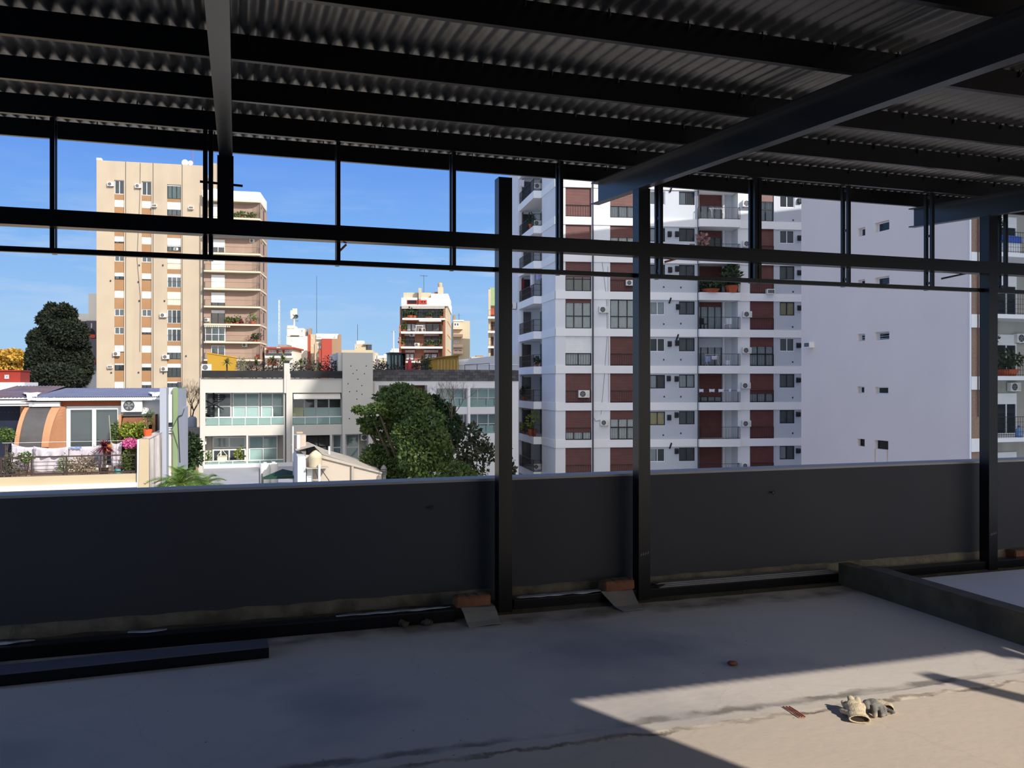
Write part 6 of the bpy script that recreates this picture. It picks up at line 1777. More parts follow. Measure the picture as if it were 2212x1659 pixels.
def tree(name, label, base_px, base_py, zc, clumps, m, n_per, size, seed, trunk_r=0.25, bark=None, shell=0.55, long=1.6, limbs=True, droop=0.0, base_z=None):
    b = cam_pt(base_px, base_py, zc)
    b.z = GZ if base_z is None else base_z
    r = thing(name, label, 'tree', b)
    top = cam_pt(base_px, min(c[1] for c in clumps), zc) - b
    mb = MB().path([(0, 0, 0), tuple(top * 0.5), tuple(top * 0.92)], [trunk_r, trunk_r * 0.7, trunk_r * 0.15], 8)
    mb.build('trunk', bark or M_bark, r)
    if limbs:
        for c in clumps[::2]:
            p = cam_pt(c[0], c[1], zc + c[4]) - b
            MB().path([tuple(top * min(0.8, max(0.3, p.z / top.z * 0.75))), tuple(p)], [trunk_r * 0.45, trunk_r * 0.12], 5).build('branch', bark or M_bark, r)
    cam_clumps('foliage', r, clumps, zc, m, n_per, size, seed, droop=droop, shell=shell, long=long)
    return r
M_conif = leaf_mat('dark conifer sprays', (32, 40, 30), (54, 62, 44), 0.7)
cl = [(128, 700, 34, 34, 0), (112, 672, 14, 16, 1), (140, 670, 13, 12, -1), (152, 682, 12, 16, 0), (100, 690, 18, 18, 1), (150, 720, 36, 30, -1), (98, 735, 34, 26, 0), (78, 728, 14, 10, 2), (165, 755, 28, 32, 1),
      (90, 775, 30, 34, -1), (130, 770, 48, 40, 0), (72, 795, 14, 26, 0), (170, 800, 26, 34, 0), (120, 815, 56, 28, -2), (66, 770, 8, 12, 1), (186, 780, 12, 22, 1)]
tree('conifer', 'tall dark conifer in front of the beige tower', 125, 838, 80, cl, M_conif, lambda a: int(500 + a * 4.6), 0.165, 300, 0.5, shell=0.5, long=1.9)
cl = [(10, 785, 34, 28, 0), (40, 790, 22, 28, 1), (-20, 790, 30, 30, 0), (52, 806, 14, 20, 2), (28, 768, 20, 12, -1)]
tree('autumn_tree', 'golden yellow autumn tree at the left edge behind the red roof box', 20, 838, 95, cl, leaf_mat('golden leaves', (196, 158, 62), (222, 184, 92)), lambda a: int(200 + a * 2.4), 0.28, 330, 0.3, long=1.2)
RB = Fr(20, 62.0, 17.9)
r = simple_block('red_roof_box', 'small red rendered box on a white slab at the left edge', RB, [('walls', -30, 801, 44, 826, 0, 3, mat('brick red paint', (146, 50, 40), var=0.05), False), ('coping', -30, 799, 45, 801.5, -0.1, 3.1, mat('dark red coping', (150, 48, 38)), False), ('slab', -40, 826, 53, 834, -0.5, 4, M_white, True)], [(10, 809.5, 20, 818.5, 0, M_dim, 1, mat('pale grey frame', (170, 176, 180)))])

# ================================================================== NEAR LEFT HOUSE with a roof terrace
A = Fr(200, 34.0, 17.9)
ar = A.root('terrace_house', 'low house with a blue-grey corrugated roof, curved skylight and sunny roof terrace', 'house')
ax = lambda px, y=0.0: A.x(px, y)
az_ = lambda py, px, y=0.0: A.z(py, px, y)
M_peach = mat('peach paint', (186, 138, 104), rough=0.9, var=0.05, scale=0.8)
M_orange = mat('burnt orange paint', (160, 92, 62), rough=0.9, var=0.06)
M_creamw = mat('pale cream render', (184, 168, 140), rough=0.9, var=0.03, scale=0.6)
M_stain = mat('water-stained wall', (206, 200, 196), rough=0.9, var=0.08, scale=2.2, streak=0.9, stain=(96, 88, 84))
M_blue = mat('blue roof coating', (112, 118, 144), rough=0.55, var=0.12, scale=1.2, bump=0.2)
M_bluew = mat('pale blue grey wall', (160, 166, 180), rough=0.9, var=0.03, scale=0.6)
M_green = mat('pale green wall', (128, 148, 108), rough=0.9, var=0.06, scale=0.8)
M_smoke = mat('smoked glass dark room', (66, 68, 74), rough=0.2, var=0.2, scale=1.0, spec=0.5)
zf = az_(1032, 150)                 # terrace floor
yD = 3.4                            # the glazed wall stands this far behind the railing
ztr = az_(857, 200, yD)
MB().box(ax(-60), ax(296), 0, 12, GZ, zf).build('building_mass', M_creamw, ar)
MB().box(ax(-60), ax(296), -0.05, 0.25, zf - 1.2, az_(1027, 150)).build('terrace_parapet', M_creamw, ar)
MB().box(ax(-60), ax(297), -0.16, 0.0, az_(1056, 150), az_(1046, 150)).build('base_moulding', M_white2, ar)
# rear rooms
MB().box(ax(40, yD), ax(347, yD), yD + 0.3, yD + 5, zf, ztr - 0.2).build('building_mass', M_peach, ar)
MB().box(ax(263, yD), ax(345, yD), yD, yD + 0.3, zf, ztr).build('rear_wall', M_white, ar, label='white wall right of the sliding door')
MB().box(ax(130, yD), ax(263, yD), yD - 0.02, yD + 0.3, az_(876, 200, yD), ztr).build('door_header', M_orange, ar)
# sliding door
x0, x1, z0, z1 = A.rect(143, 877, 262, 1010, yD)
fo = frame_mesh(x0, x1, zf, z1, yD + 0.02, 0.16, 2, (0.33,), 0.08).build('sliding_door', M_alu, ar)
MB().box(x0 + .05, x1 - .05, yD + .05, yD + .056, zf + .05, z1 - .05).build('pane', M_glass, fo)
MB().box(x0 + .02, x1 - .02, yD + .2, yD + .29, zf, z1).build('dark_room', M_smoke, fo)
# barrel skylight: peach ribs, dark glazed strip, flank
def arc(px_top, px_bot, y):
    pts = []
    for i in range(11):
        t = i / 10
        px = px_bot + (px_top - px_bot) * (1 - cos(t * pi / 2)) ** 0.9
        py = 962 + (876 - 962) * sin(t * pi / 2)
        pts.append((ax(px, y), az_(py, px, y)))
    return pts
y1, y2 = yD - 1.0, yD + 0.2
def band(nm, bt, bb, m, yoff=0.0):
    """strip of the curved roof between two picture columns; bt/bb = (left,right) pixels at its top / bottom"""
    n = 12; vs_ = []
    for i in range(n + 1):
        t = i / n
        y = y1 + (y2 - y1) * (1 - cos(t * pi / 2)) - yoff
        py = 966 + (875 - 966) * sin(t * pi / 2)
        f = 1 - cos(t * pi / 2)
        for k in (0, 1):
            px = bb[k] + (bt[k] - bb[k]) * (f ** 0.75)
            vs_.append((ax(px, y), y, az_(py, px, y)))
    mb = MB()._add(vs_, [(2 * i, 2 * i + 1, 2 * i + 3, 2 * i + 2) for i in range(n)])
    o = mb.build(nm, m, ar)
    o.modifiers.new('t', 'SOLIDIFY').thickness = 0.08
    return o
band('skylight_rib', (62, 71), (30, 40), M_peach, 0.06)
band('skylight_glazing', (71, 119), (40, 90), mat('dark skylight glazing', (84, 82, 84), rough=0.35, var=0.1), 0.0)
band('skylight_rib', (119, 140), (89, 105), M_peach, 0.06)
n = 12; fl_ = [(ax(141, y1), y1 + 0.05, zf)]
pts_ = []
for i in range(n + 1):
    t = i / n; f = 1 - cos(t * pi / 2)
    y = y1 + (y2 - y1) * f
    py = 966 + (875 - 966) * sin(t * pi / 2); px = 105 + (140 - 105) * f ** 0.75
    pts_.append((ax(px, y), y, az_(py, px, y)))
mb = MB()
for i in range(n):
    a, b = pts_[i], pts_[i + 1]
    mb.quad((a[0], a[1], a[2]), (ax(142.5, yD - 0.05), yD - 0.05, a[2]), (ax(142.5, yD - 0.05), yD - 0.05, b[2]), (b[0], b[1], b[2]))
mb.quad((pts_[0][0], pts_[0][1], zf), (ax(142.5, yD - .05), yD - .05, zf), (ax(142.5, yD - .05), yD - .05, pts_[0][2]), pts_[0])
mb.build('skylight_flank', mat('shaded peach flank', (180, 130, 98), var=0.05), ar)
MB().box(ax(28, y1), ax(106, y1), y1 + 0.02, y1 + 0.3, zf, az_(964, 60, y1)).build('skylight_kerb', M_peach, ar)
MB().box(ax(66, yD), ax(132, yD), yD - 0.3, yD + 0.2, az_(878, 100, yD), az_(868, 100, yD)).build('white_lintel', M_white2, ar)
# open dark pergola at the left
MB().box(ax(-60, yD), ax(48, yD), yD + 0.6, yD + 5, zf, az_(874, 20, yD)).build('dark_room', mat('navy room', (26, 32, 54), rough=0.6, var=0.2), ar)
# roof: corrugated, slightly pitched
ye, yr_ = yD - 0.55, yD + 7.0
xl, xr = ax(69, ye), ax(347, ye)
ze = az_(857.0, 200, ye); zk = az_(838.5, 200, yr_)
n = 150; vs_ = []; fs = []
for j, (y, z) in enumerate(((ye, ze), (yr_, zk))):
    for i in range(n + 1):
        vs_.append((xl + (xr - xl) * i / n, y, z + 0.022 * sin(i * pi * 0.75 + 0.3)))
fs = [(i, i + 1, n + 2 + i, n + 1 + i) for i in range(n)]
o = MB()._add(vs_, fs).build('corrugated_roof', M_blue, ar); o.modifiers.new('t', 'SOLIDIFY').thickness = 0.01
MB().box(ax(69, ye + .05), ax(345, ye + .05), ye + 0.05, ye + 0.12, ze - 0.16, ze - 0.03).build('fascia', M_white2, ar)
xl2 = ax(-60, ye)
n = 60; vs_ = []
for j, (y, z) in enumerate(((ye + .2, az_(858.5, 20, ye)), (yr_, az_(834, 20, yr_)))):
    for i in range(n + 1):
        vs_.append((xl2 + (xl - xl2) * i / n, y, z + 0.03 * sin(i * pi * 0.5)))
o = MB()._add(vs_, [(i, i + 1, n + 2 + i, n + 1 + i) for i in range(n)]).build('old_roof', mat('rusty grey roof', (108, 92, 96), rough=0.7, var=0.3, scale=1.2, stain=(92, 108, 152), stain_amt=0.9), ar); o.modifiers.new('t', 'SOLIDIFY').thickness = 0.01
for z_, h in ((862.5, 3), (869, 3.5), (874.5, 2.5)):
    MB().box(xl2, ax(68, ye), ye + 0.2, ye + 0.3, az_(z_ + h, 20, ye), az_(z_, 20, ye)).build('gutter_board', M_white2 if z_ > 865 else M_pipe, ar)
for px, lab in ((69, 'crumpled white membrane patch at the left corner of the blue roof'), (339, 'crumpled white membrane patch at the right corner of the blue roof')):
    mb = MB(); vs_ = []
    for j in range(6):
        for i in range(6):
            y = ye - 0.05 + j * 0.35
            x = ax(px, y) + (i - 2.5) * 0.06 * (1 + 0.25 * j) * 1.1
            z = ze + 0.10 + (zk - ze) * (y - ye) / (yr_ - ye) + 0.05 * mnoise.noise((i * 0.9 + px, j * 0.8, 0)) - (0.22 if j == 0 else 0)
            vs_.append((x, y, z))
    mb._add(vs_, [(j * 6 + i, j * 6 + i + 1, (j + 1) * 6 + i + 1, (j + 1) * 6 + i) for j in range(5) for i in range(5)])
    o = mb.build('roof_membrane', M_white2, ar, False, label=lab); o.modifiers.new('t', 'SOLIDIFY').thickness = 0.02
# right end: grey pier, stained wall with a sloping top
MB().box(ax(345, 1.0), ax(359.5, 1.0), 1.0, yD + 5, GZ, az_(838, 352, 1.0)).build('end_pier', M_bluew, ar)
xw0, xw1 = ax(296, -0.2), ax(322, -0.2)
za, zb = az_(949, 322, -0.2), az_(930, 358, 1.4)
q = MB().prism([(xw0, -0.2), (xw1, -0.2), (ax(359.5, 1.4), 1.4), (ax(359, 2.2), 2.2), (ax(322, 2.2), 2.2), (ax(302, 0.3), 0.3)], GZ, za).build('stained_wall', M_stain, ar)
MB().prism_y([(xw0, zf - 3), (xw1, zf - 3), (xw1, za + 0.01), (xw0 + 0.1, za + 0.01)], -0.24, -0.19).build('wall_end', M_creamw, ar)
MB()._add([(xw1 - .05, -0.22, za), (ax(359, 1.35), 1.35, za), (ax(359, 1.35), 1.35, zb), (xw1 + .02, -0.22, za + 0.03), (xw0 + .1, 0.3, za), (ax(345, 2.2), 2.2, za), (ax(345, 2.2), 2.2, zb), (xw0 + .15, 0.3, za + .05)],
          [(0, 1, 2, 3), (3, 2, 6, 7), (4, 7, 6, 5), (1, 5, 6, 2), (0, 3, 7, 4)]).build('sloping_coping', M_stain, ar)
# canopy house under the air conditioner
x0, x1, z0, z1 = A.rect(262, 896, 335, 975, 2.2)
MB().box(ax(258, 2.6), ax(264, 2.6), 2.2, yD, zf, az_(896, 262, 2.2)).build('post', M_peach, ar)
MB().box(ax(329, 2.4), ax(336, 2.4), 2.2, yD, zf, az_(896, 332, 2.2)).build('post', M_peach, ar)
n = 40; vs_ = []
for j, (y, z) in enumerate(((2.0, az_(918, 295, 2.0)), (2.5, az_(902, 295, 2.5)))):
    for i in range(n + 1):
        vs_.append((ax(264, 2.2) + (ax(330, 2.2) - ax(264, 2.2)) * i / n, y, z + 0.02 * (i % 2)))
o = MB()._add(vs_, [(i, i + 1, n + 2 + i, n + 1 + i) for i in range(n)]).build('corrugated_canopy', mat('brown canopy', (138, 90, 66), var=0.15), ar); o.modifiers.new('t', 'SOLIDIFY').thickness = 0.02
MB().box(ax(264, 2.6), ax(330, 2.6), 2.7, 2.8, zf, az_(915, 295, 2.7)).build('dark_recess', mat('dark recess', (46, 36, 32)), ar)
MB().box(ax(262, 2.3), ax(336, 2.3), 2.45, yD, az_(899, 295, 2.45), az_(896, 295, 2.45)).build('canopy_ledge', M_acd, ar)
# its air conditioner, large enough to build with care
p = A.pt(285.5, 876, yD - 0.2)
r = copy_tree(_ac, KIDS, A.world(p[0], yD - 0.02, p[2]), A.rot, 1.0, 'big white air conditioner with a grey-green fan on the terrace house')
# railing
rail = thing('terrace_railing', 'dark iron railing with horizontal bars along the roof terrace', 'railing', A.world(ax(150), 0.05, az_(1025, 150)), A.rot)
zo = az_(1025, 150); xo = ax(150)
zr0, zr1 = 0.02, az_(984.5, 150) - zo
M_iron = mat('dark brown iron', (62, 46, 44), rough=0.6, var=0.15)
xa, xb_ = ax(-40) - xo, ax(298) - xo
MB().box(xa, xb_, -0.03, 0.03, zr1 - 0.05, zr1).build('top_rail', M_iron, rail)
MB().box(xa, xb_, -0.03, 0.03, zr0, zr0 + 0.06).build('bottom_rail', M_iron, rail)
for f in (0.30, 0.50, 0.70):
    MB().tube((xa, 0, zr1 * (1 - f)), (xb_, 0, zr1 * (1 - f)), 0.012, 5).build('bar', M_iron, rail)
for px in (2, 67, 143, 217, 293):
    MB().box(ax(px) - xo - 0.025, ax(px) - xo + 0.025, -0.02, 0.02, 0, zr1).build('post', M_iron, rail)
# washing on the line
M_sheet = mat('white sheet', (192, 186, 196), var=0.02, scale=1.2)
def sheet(label, px0, px1, pt0, pt1, pb, y, m=M_sheet, sag=4, name='laundry', stripe=None, ripple=0.05):
    n = 22; mh = 8; vs_ = []
    xm = ax((px0 + px1) / 2, y); zm = az_((pt0 + pt1) / 2, (px0 + px1) / 2, y)
    for j in range(mh + 1):
        for i in range(n + 1):
            q = i / n; px = px0 + (px1 - px0) * q
            py = (pt0 + (pt1 - pt0) * q + sag * sin(q * pi)) * (1 - j / mh) + pb * (j / mh)
            yy = y + ripple * sin(q * 17 + px0) * (0.3 + j / mh) + ripple * 0.6 * sin(q * 41 + j)
            vs_.append((ax(px, y) - xm, yy - y, az_(py, px, y) - zm))
    o = MB()._add(vs_, [(j * (n + 1) + i, (j + 1) * (n + 1) + i, (j + 1) * (n + 1) + i + 1, j * (n + 1) + i + 1) for j in range(mh) for i in range(n)]).build(name, m, None, True)
    o.location = A.world(xm, y, zm); o.rotation_euler = (0, 0, A.rot)
    o.modifiers.new('t', 'SOLIDIFY').thickness = 0.01
    return tag(o, label, 'laundry')
sheet('left white sheet hanging on the terrace washing line', 25, 78, 958, 965, 1018, 1.3)
sheet('large middle white sheet folded over the terrace washing line', 72, 147, 964, 965, 1022, 1.1)
sheet('front fold of the middle white sheet on the washing line', 76, 143, 967, 965, 986, 0.95, sag=8)
sheet('right white sheet with a blue stripe on the terrace washing line', 147, 230, 966, 958, 1010, 1.15)
o = sheet('blue stripe band across the right white sheet', 150, 176, 966.5, 965, 969, 1.02, mat('blue stripe cloth', (120, 146, 216)), sag=0, ripple=0.02)
sheet('lilac cloth hanging beside the right white sheet', 192, 212, 984, 985, 1008, 0.9, M_clothb)
sheet('orange cloth on the washing line behind the red plant', 229, 241, 957, 955, 975, 1.3, mat('orange cloth', (226, 160, 84)))
sheet('white trousers with a red mark at the right of the washing line', 240, 263, 956, 954, 1008, 1.0)
tag(MB().tube((0, 0, 0), Vector(A.world(ax(300, 1.1), 1.1, az_(951, 300, 1.1))) - Vector(A.world(ax(5, 1.1), 1.1, az_(957, 5, 1.1))), 0.008, 4).build('washing_line', M_alu), 'washing line over the roof terrace', 'washing line').location = A.world(ax(5, 1.1), 1.1, az_(957, 5, 1.1))
# terrace plants
def bush(label, px, py, wpx, hpx, y, m, n, size, seed, name='terrace_plant', long=1.6, shell=0.35, base=None):
    d = A.d(px, y); s = d / FPX
    zc_ = az_(py, px, y)
    r = thing(name, label, 'plant', A.world(ax(px, y), y, zf if base is None else base))
    b = zf if base is None else base
    mb = MB()
    rr = random.Random(seed)
    for k in range(4):
        mb.path([(0, 0, 0), (rr.uniform(-.1, .1), 0, (zc_ - b) * 0.5), (rr.uniform(-.5, .5) * wpx * s * 0.6, rr.uniform(-.1, .1), zc_ - b + hpx * s * 0.3)], [0.025, 0.018, 0.006], 4)
    mb.build('stem', M_bark, r, kind='stuff')
    leaves(MB(), (0, 0, zc_ - b), wpx * s * 0.5, wpx * s * 0.4, hpx * s * 0.5, n, size, seed, shell=shell, long=long).build('foliage', m, r, kind='stuff')
    return r
bush('pale green shrub at the left end of the roof terrace', 12, 940, 34, 32, 1.6, M_leafm, 360, 0.07, 401)
bush('tangled grey shrub behind the left end of the railing', 22, 1005, 46, 60, 0.5, leaf_mat('grey twigs', (110, 104, 96), (84, 96, 70)), 330, 0.07, 402, long=2.6)
bush('small green shrub in front of the left white sheet', 56, 988, 28, 22, 0.6, M_leafm, 160, 0.07, 403)
bush('thin green shrub behind the middle of the railing', 140, 1003, 26, 44, 0.55, leaf_mat('dusty green leaves', (128, 142, 100), (160, 166, 128)), 220, 0.06, 404, long=2.2)
bush('dry grassy shrub right of the middle railing post', 180, 1004, 52, 36, 0.5, leaf_mat('dry grass', (150, 136, 112), (176, 160, 132)), 420, 0.05, 405, long=4.0)
bush('bright yellow green bush under the brown canopy', 288, 932, 62, 36, 1.8, M_leafy, 900, 0.085, 406)
bush('tall thin climbing plant left of the yellow green bush', 248, 935, 16, 50, 1.8, M_leafm, 200, 0.07, 407)
bush('pink bougainvillea at the right end of the roof terrace', 283, 958, 34, 22, 0.7, leaf_mat('pink bracts', (222, 92, 160), (236, 130, 186)), 420, 0.075, 408, long=1.1)
bush('dark green leaves under the pink bougainvillea', 281, 993, 32, 52, 0.6, M_leafm, 420, 0.075, 409)
r = spiky('red_cordyline', 'wine red spiky plant in front of the washing on the roof terrace', A.world(ax(224, 0.4), 0.4, zf), az_(966, 224, 0.4) - zf, 150, 0.56, M_leafr, 410, droop=1.0, w=0.035)
MB().lathe((0, 0, 0), [(0.14, 0), (0.19, 0.3), (0.2, 0.3), (0.17, 0.28)], 12).build('pot', mat('dark pot', (60, 50, 46)), r)
r = pot_plant('potted_plant', 'orange pot with a straggly plant on the sloping wall top', A.world(ax(319, 0.6), 0.6, az_(944, 319, 0.6) - 0.0), 1.15, 0.5, M_leafm, n=110, seed=411, size=0.06, potm=mat('orange pot', (220, 92, 52), var=0.05))
for k, (px, h, lab) in enumerate(((240, 66, 'tall pale cane left of the climbing plant'), (315, 60, 'bare stick beside the orange pot'))):
    z = az_(960, px, 1.5)
    tag(MB().tube((0, 0, 0), (-0.08, 0, h * 34 / FPX), 0.012, 5).build('garden_cane', mat('bamboo cane', (190, 178, 150))), lab, 'cane').location = A.world(ax(px, 1.5), 1.5, z)
r = thing('watering_can', 'turquoise watering can on the roof terrace', 'watering can', A.world(ax(255, 0.7), 0.7, zf), A.rot)
M_turq = mat('turquoise plastic', (84, 158, 168), rough=0.4)
MB().lathe((0, 0, 0), [(0.11, 0), (0.11, 0.2), (0.08, 0.23)], 12).build('can_body', M_turq, r)
MB().path([(0.1, 0, 0.06), (0.26, 0, 0.22)], [0.03, 0.02], 6).build('spout', M_turq, r)
MB().path([(-0.1, 0, 0.05), (-0.18, 0, 0.14), (-0.08, 0, 0.24)], 0.015, 5).build('handle', M_turq, r)

# ---- narrow wall group right of the terrace house: white frames, green wall, blue grey wall
Q = Fr(385, 37.0, 17.9)
qr = Q.root('green_end_house', 'narrow house end with a pale green wall and a white framed window', 'house')
qx = lambda px, y=0.0: Q.x(px, y)
MB().box(qx(358), qx(374), 0.25, 6, GZ, Q.z(838, 366)).build('building_mass', M_white, qr)
MB().box(qx(358), qx(374), 0.18, 0.3, GZ, Q.z(938, 366)).build('lower_wall', mat('pale pink render', (232, 216, 208), var=0.03), qr)
window(qr, qx(359.5), qx(372), Q.z(913, 366), Q.z(852, 366), 0.1, 'dim', frm=M_alu, nx=1, t=0.12)
MB().box(qx(359), qx(373), 0.02, 0.2, Q.z(919, 366), Q.z(914, 366)).build('sill_gap', M_dark, qr)
for k in range(3):
    MB().box(qx(360), qx(372), 0.06, 0.1, Q.z(925 + 5 * k, 366), Q.z(923 + 5 * k, 366)).build('grille_bar', M_alu, qr)
MB().box(qx(373.5), qx(384.5), 0.0, 6, GZ, Q.z(838, 379)).build('green_wall', M_green, qr)
MB().prism([(qx(384.5) + .001, 0.02), (qx(400, 3.5), 3.5), (qx(400, 3.5), 6), (qx(384.5) + .001, 6)], GZ, Q.z(884, 395)).build('grey_wall', M_bluew, qr)
MB().prism([(qx(384.5) + .002, 0.01), (qx(391, 1.5), 1.5), (qx(391, 1.5), 5.9), (qx(384.5) + .002, 5.9)], GZ, Q.z(840, 387)).build('grey_wall', M_bluew, qr)
MB().path([(qx(398, 3), 2.9, Q.z(888, 398)), (qx(394, 2), 1.8, Q.z(900, 394)), (qx(387, .3), -0.1, Q.z(899, 387)), (qx(386, 0), -0.62, Q.z(905, 386)), (qx(391, 1), 0.2, Q.z(1000, 391))], 0.025, 5).build('loose_cable', M_pipe, qr)
MB().tube((qx(381), 2.0, Q.z(838, 381)), (qx(381), 2.0, Q.z(825, 381)), 0.09, 8).build('flue', M_acd, qr)
# bare tree, grey tank on a wall, dark bush behind
b = cam_pt(412, 910, 66); b.z = GZ
r = thing('bare_tree', 'bare-branched tree left of the modern white building', 'tree', b)
rr = random.Random(5)
base = Vector((0, 0, cam_pt(412, 915, 66).z - GZ))
MB().path([(0, 0, 0), tuple(base)], [0.22, 0.14], 7).build('trunk', M_bark, r)
mb = MB()
def grow(p, d, l, rad, dep):
    q = p + d * l
    mb.tube(p, q, rad, 4, rad * 0.6, caps=False)
    if dep > 0:
        for _ in range(3):
            nd = (d + Vector((rr.uniform(-1, 1), rr.uniform(-.6, .6), rr.uniform(-.3, .9))) * 0.75).normalized()
            grow(q, nd, l * rr.uniform(0.6, 0.85), rad * 0.55, dep - 1)
for k in range(4):
    grow(base, Vector((rr.uniform(-.8, .8), rr.uniform(-.4, .4), 1)).normalized(), 1.0, 0.07, 5)
mb.build('twigs', M_bark, r, kind='stuff')
r = thing('roof_tank', 'domed grey water tank on a wall beside the modern white building', 'water tank', cam_pt(415.5, 923, 62), B.rot)
MB().lathe((0, 0, 0), [(0.30, 0), (0.31, 0.05), (0.31, 0.62), (0.22, 0.76), (0.05, 0.8)], 16).build('tank_body', mat('grey tank', (132, 140, 150), rough=0.6), r, True)
MB().lathe((0, 0, 0.79), [(0.08, 0), (0.08, 0.04), (0.02, 0.05)], 10).build('tank_lid', M_acd, r)
r = thing('tank_wall', 'shaded grey wall carrying the domed tank', 'wall', cam_pt(416, 923, 62), B.rot)
MB().box(-0.6, 0.8, -0.35, 0.5, -6, -0.01).build('wall_body', mat('shaded grey render', (130, 124, 122), var=0.08), r)
MB().box(-0.62, 0.82, -0.37, 0.52, -0.05, -0.008).build('coping', M_gry, r)
cl = [(414, 960, 17, 22, 0), (420, 985, 15, 25, 0), (404, 985, 12, 22, 1)]
tree('dark_bush', 'dark bushy tree between the green wall and the modern building', 414, 1000, 52, cl, M_leafd, lambda a: 380, 0.16, 440, 0.1)
r = thing('side_ramp_wall', 'slanting tan and pale blue wall at the left foot of the modern building', 'wall', B.loc[:2] + (0,), B.rot)
yq = -3.0
MB()._add([(bx(423, yq), yq, bz(977, 425, yq)), (bx(432, yq), yq, bz(977, 431, yq)), (bx(432, -0.05), -0.05, bz(977, 431, yq)), (bx(423, yq), yq + 0.4, bz(977, 425, yq)),
           (bx(418, yq), yq, bz(1060, 420, yq)), (bx(445, yq), yq, bz(1060, 440, yq)), (bx(445, yq), -0.05, bz(1060, 440, yq)), (bx(418, yq), yq + 0.4, bz(1060, 420, yq))],
          [(0, 1, 2, 3), (0, 4, 5, 1), (1, 5, 6, 2), (3, 7, 4, 0), (2, 6, 7, 3)]).build('wall_body', M_bw, r)
MB()._add([(bx(423, yq), yq - .02, bz(976.5, 425, yq)), (bx(430.5, yq), yq - .02, bz(976.5, 430, yq)), (bx(427, yq), yq - .02, bz(1035, 427, yq)), (bx(418, yq), yq - .02, bz(1035, 420, yq))], [(0, 3, 2, 1)]).build('tan_face', M_tanw, r)

# palm in front of the green wall
def palm(label, px, py, zc, fronds, seed):
    b = cam_pt(px, py, zc); top = b.copy(); b.z = GZ
    r = thing('palm_tree', label, 'tree', b)
    h = top.z - b.z
    MB().path([(0, 0, 0), (0.1, 0, h * 0.5), (0, 0, h)], [0.18, 0.14, 0.11], 8).build('trunk', M_bark, r)
    rr = random.Random(seed)
    for i in range(fronds):
        azm = i * 2.399 + rr.uniform(-.2, .2); el = rr.uniform(0.1, 1.25); L = rr.uniform(0.9, 1.35)
        d = Vector((cos(azm) * cos(el), sin(azm) * cos(el), sin(el)))
        pts = [Vector((0, 0, h)) + d * (L * t) + Vector((0, 0, -0.55 * L * t * t)) for t in [k / 9 for k in range(10)]]
        fo = MB().path([tuple(p) for p in pts], [0.016 - 0.0013 * k for k in range(10)], 4).build('frond', mat('frond stalk', (150, 160, 80)), r)
        mb = MB()
        for k in range(1, 10):
            for q in (0, 0.5):
                p = pts[k - 1].lerp(pts[k], q); t = (pts[k] - pts[k - 1]).normalized()
                sd = t.cross(Vector((0, 0, 1)))
                if sd.length < 0.05:
                    continue
                sd.normalize()
                for s in (-1, 1):
                    l = 0.42 * (1 - abs(k / 10 - 0.45)) 
                    e = p + (sd * s * 0.85 + t * 0.55 + Vector((0, 0, 0.12))).normalized() * l
                    m_ = p.lerp(e, 0.5) + Vector((0, 0, 0.03)); w = t * 0.014
                    o = len(mb.v); mb.v += [tuple(p - w), tuple(p + w), tuple(m_ + w), tuple(m_ - w), tuple(e)]
                    mb.f += [(o, o + 1, o + 2, o + 3), (o + 3, o + 2, o + 4)]
        mb.build('leaflets', leaf_mat('palm leaflets', (76, 108, 46), (120, 146, 72)), fo, kind='stuff')
palm('feathery green palm in front of the pale green wall', 388, 1046, 26, 30, 9)
palm('small palm right of the feathery palm, half hidden by the parapet', 437, 1056, 30, 16, 12)

# ================================================================== YARD AND ROOFS just below the parapet
Y1 = Fr(540, 50.0, 17.9)
yr0 = thing('yard_roof', 'pale concrete roof in front of the modern white building', 'roof', Y1.loc[:2] + (0,), Y1.rot)
zy = Y1.z(1036, 500)
MB().box(Y1.x(415), Y1.x(680), -8, 7.5, GZ, zy).build('roof_body', mat('pale roof screed', (160, 162, 168), rough=0.85, var=0.08, scale=0.9), yr0)
MB().box(Y1.x(415), Y1.x(680), 7.3, 7.5, zy, zy + 0.25).build('kerb', M_white, yr0)
T = Fr(600, 44.0, 17.9)
def yard_tank(label, px, ptop, w, m, y=0.0):
    d = T.d(px, y); s = d / FPX; z1 = T.z(ptop, px, y)
    r = thing('water_tank', label, 'water tank', T.world(T.x(px, y), y, zy))
    R_ = w * s / 2; h = z1 - zy
    MB().lathe((0, 0, 0), [(R_, 0), (R_ * 1.03, h * .3), (R_, h * .32), (R_ * 1.03, h * .62), (R_, h * .64), (R_, h * 0.97), (R_ * 0.9, h)], 18).build('tank_body', m, r, True)
    MB().lathe((0, 0, h), [(R_ * 0.4, 0), (R_ * 0.4, 0.05), (0.05, 0.07)], 12).build('tank_lid', m, r, True)
M_tankw = mat('white plastic tank', (236, 236, 232), rough=0.5, var=0.03)
yard_tank('left of two white water tanks behind the green awning', 572, 1001, 21, M_tankw, 2.0)
yard_tank('right of two white water tanks behind the green awning', 591, 1000, 19, M_tankw, 2.2)
tag(MB().tube((0, 0, 0), (0, 0, 1.1), 0.03, 6).build('vent_pipe', M_acd), 'thin pipe standing left of the white water tanks', 'pipe').location = T.world(T.x(560.5, 1.5), 1.5, zy)
gr = thing('green_awning', 'dark green awning frame on the yard roof', 'awning', T.world(T.x(612), 0, zy), T.rot)
M_gr = mat('dark green canvas', (28, 62, 48), rough=0.7, var=0.1)
x0, x1 = T.x(567) - T.x(612), T.x(661) - T.x(612); xm_ = T.x(618) - T.x(612)
zl, zm_, zr_ = T.z(1027, 567) - zy, T.z(1017, 613) - zy, T.z(1027, 661) - zy
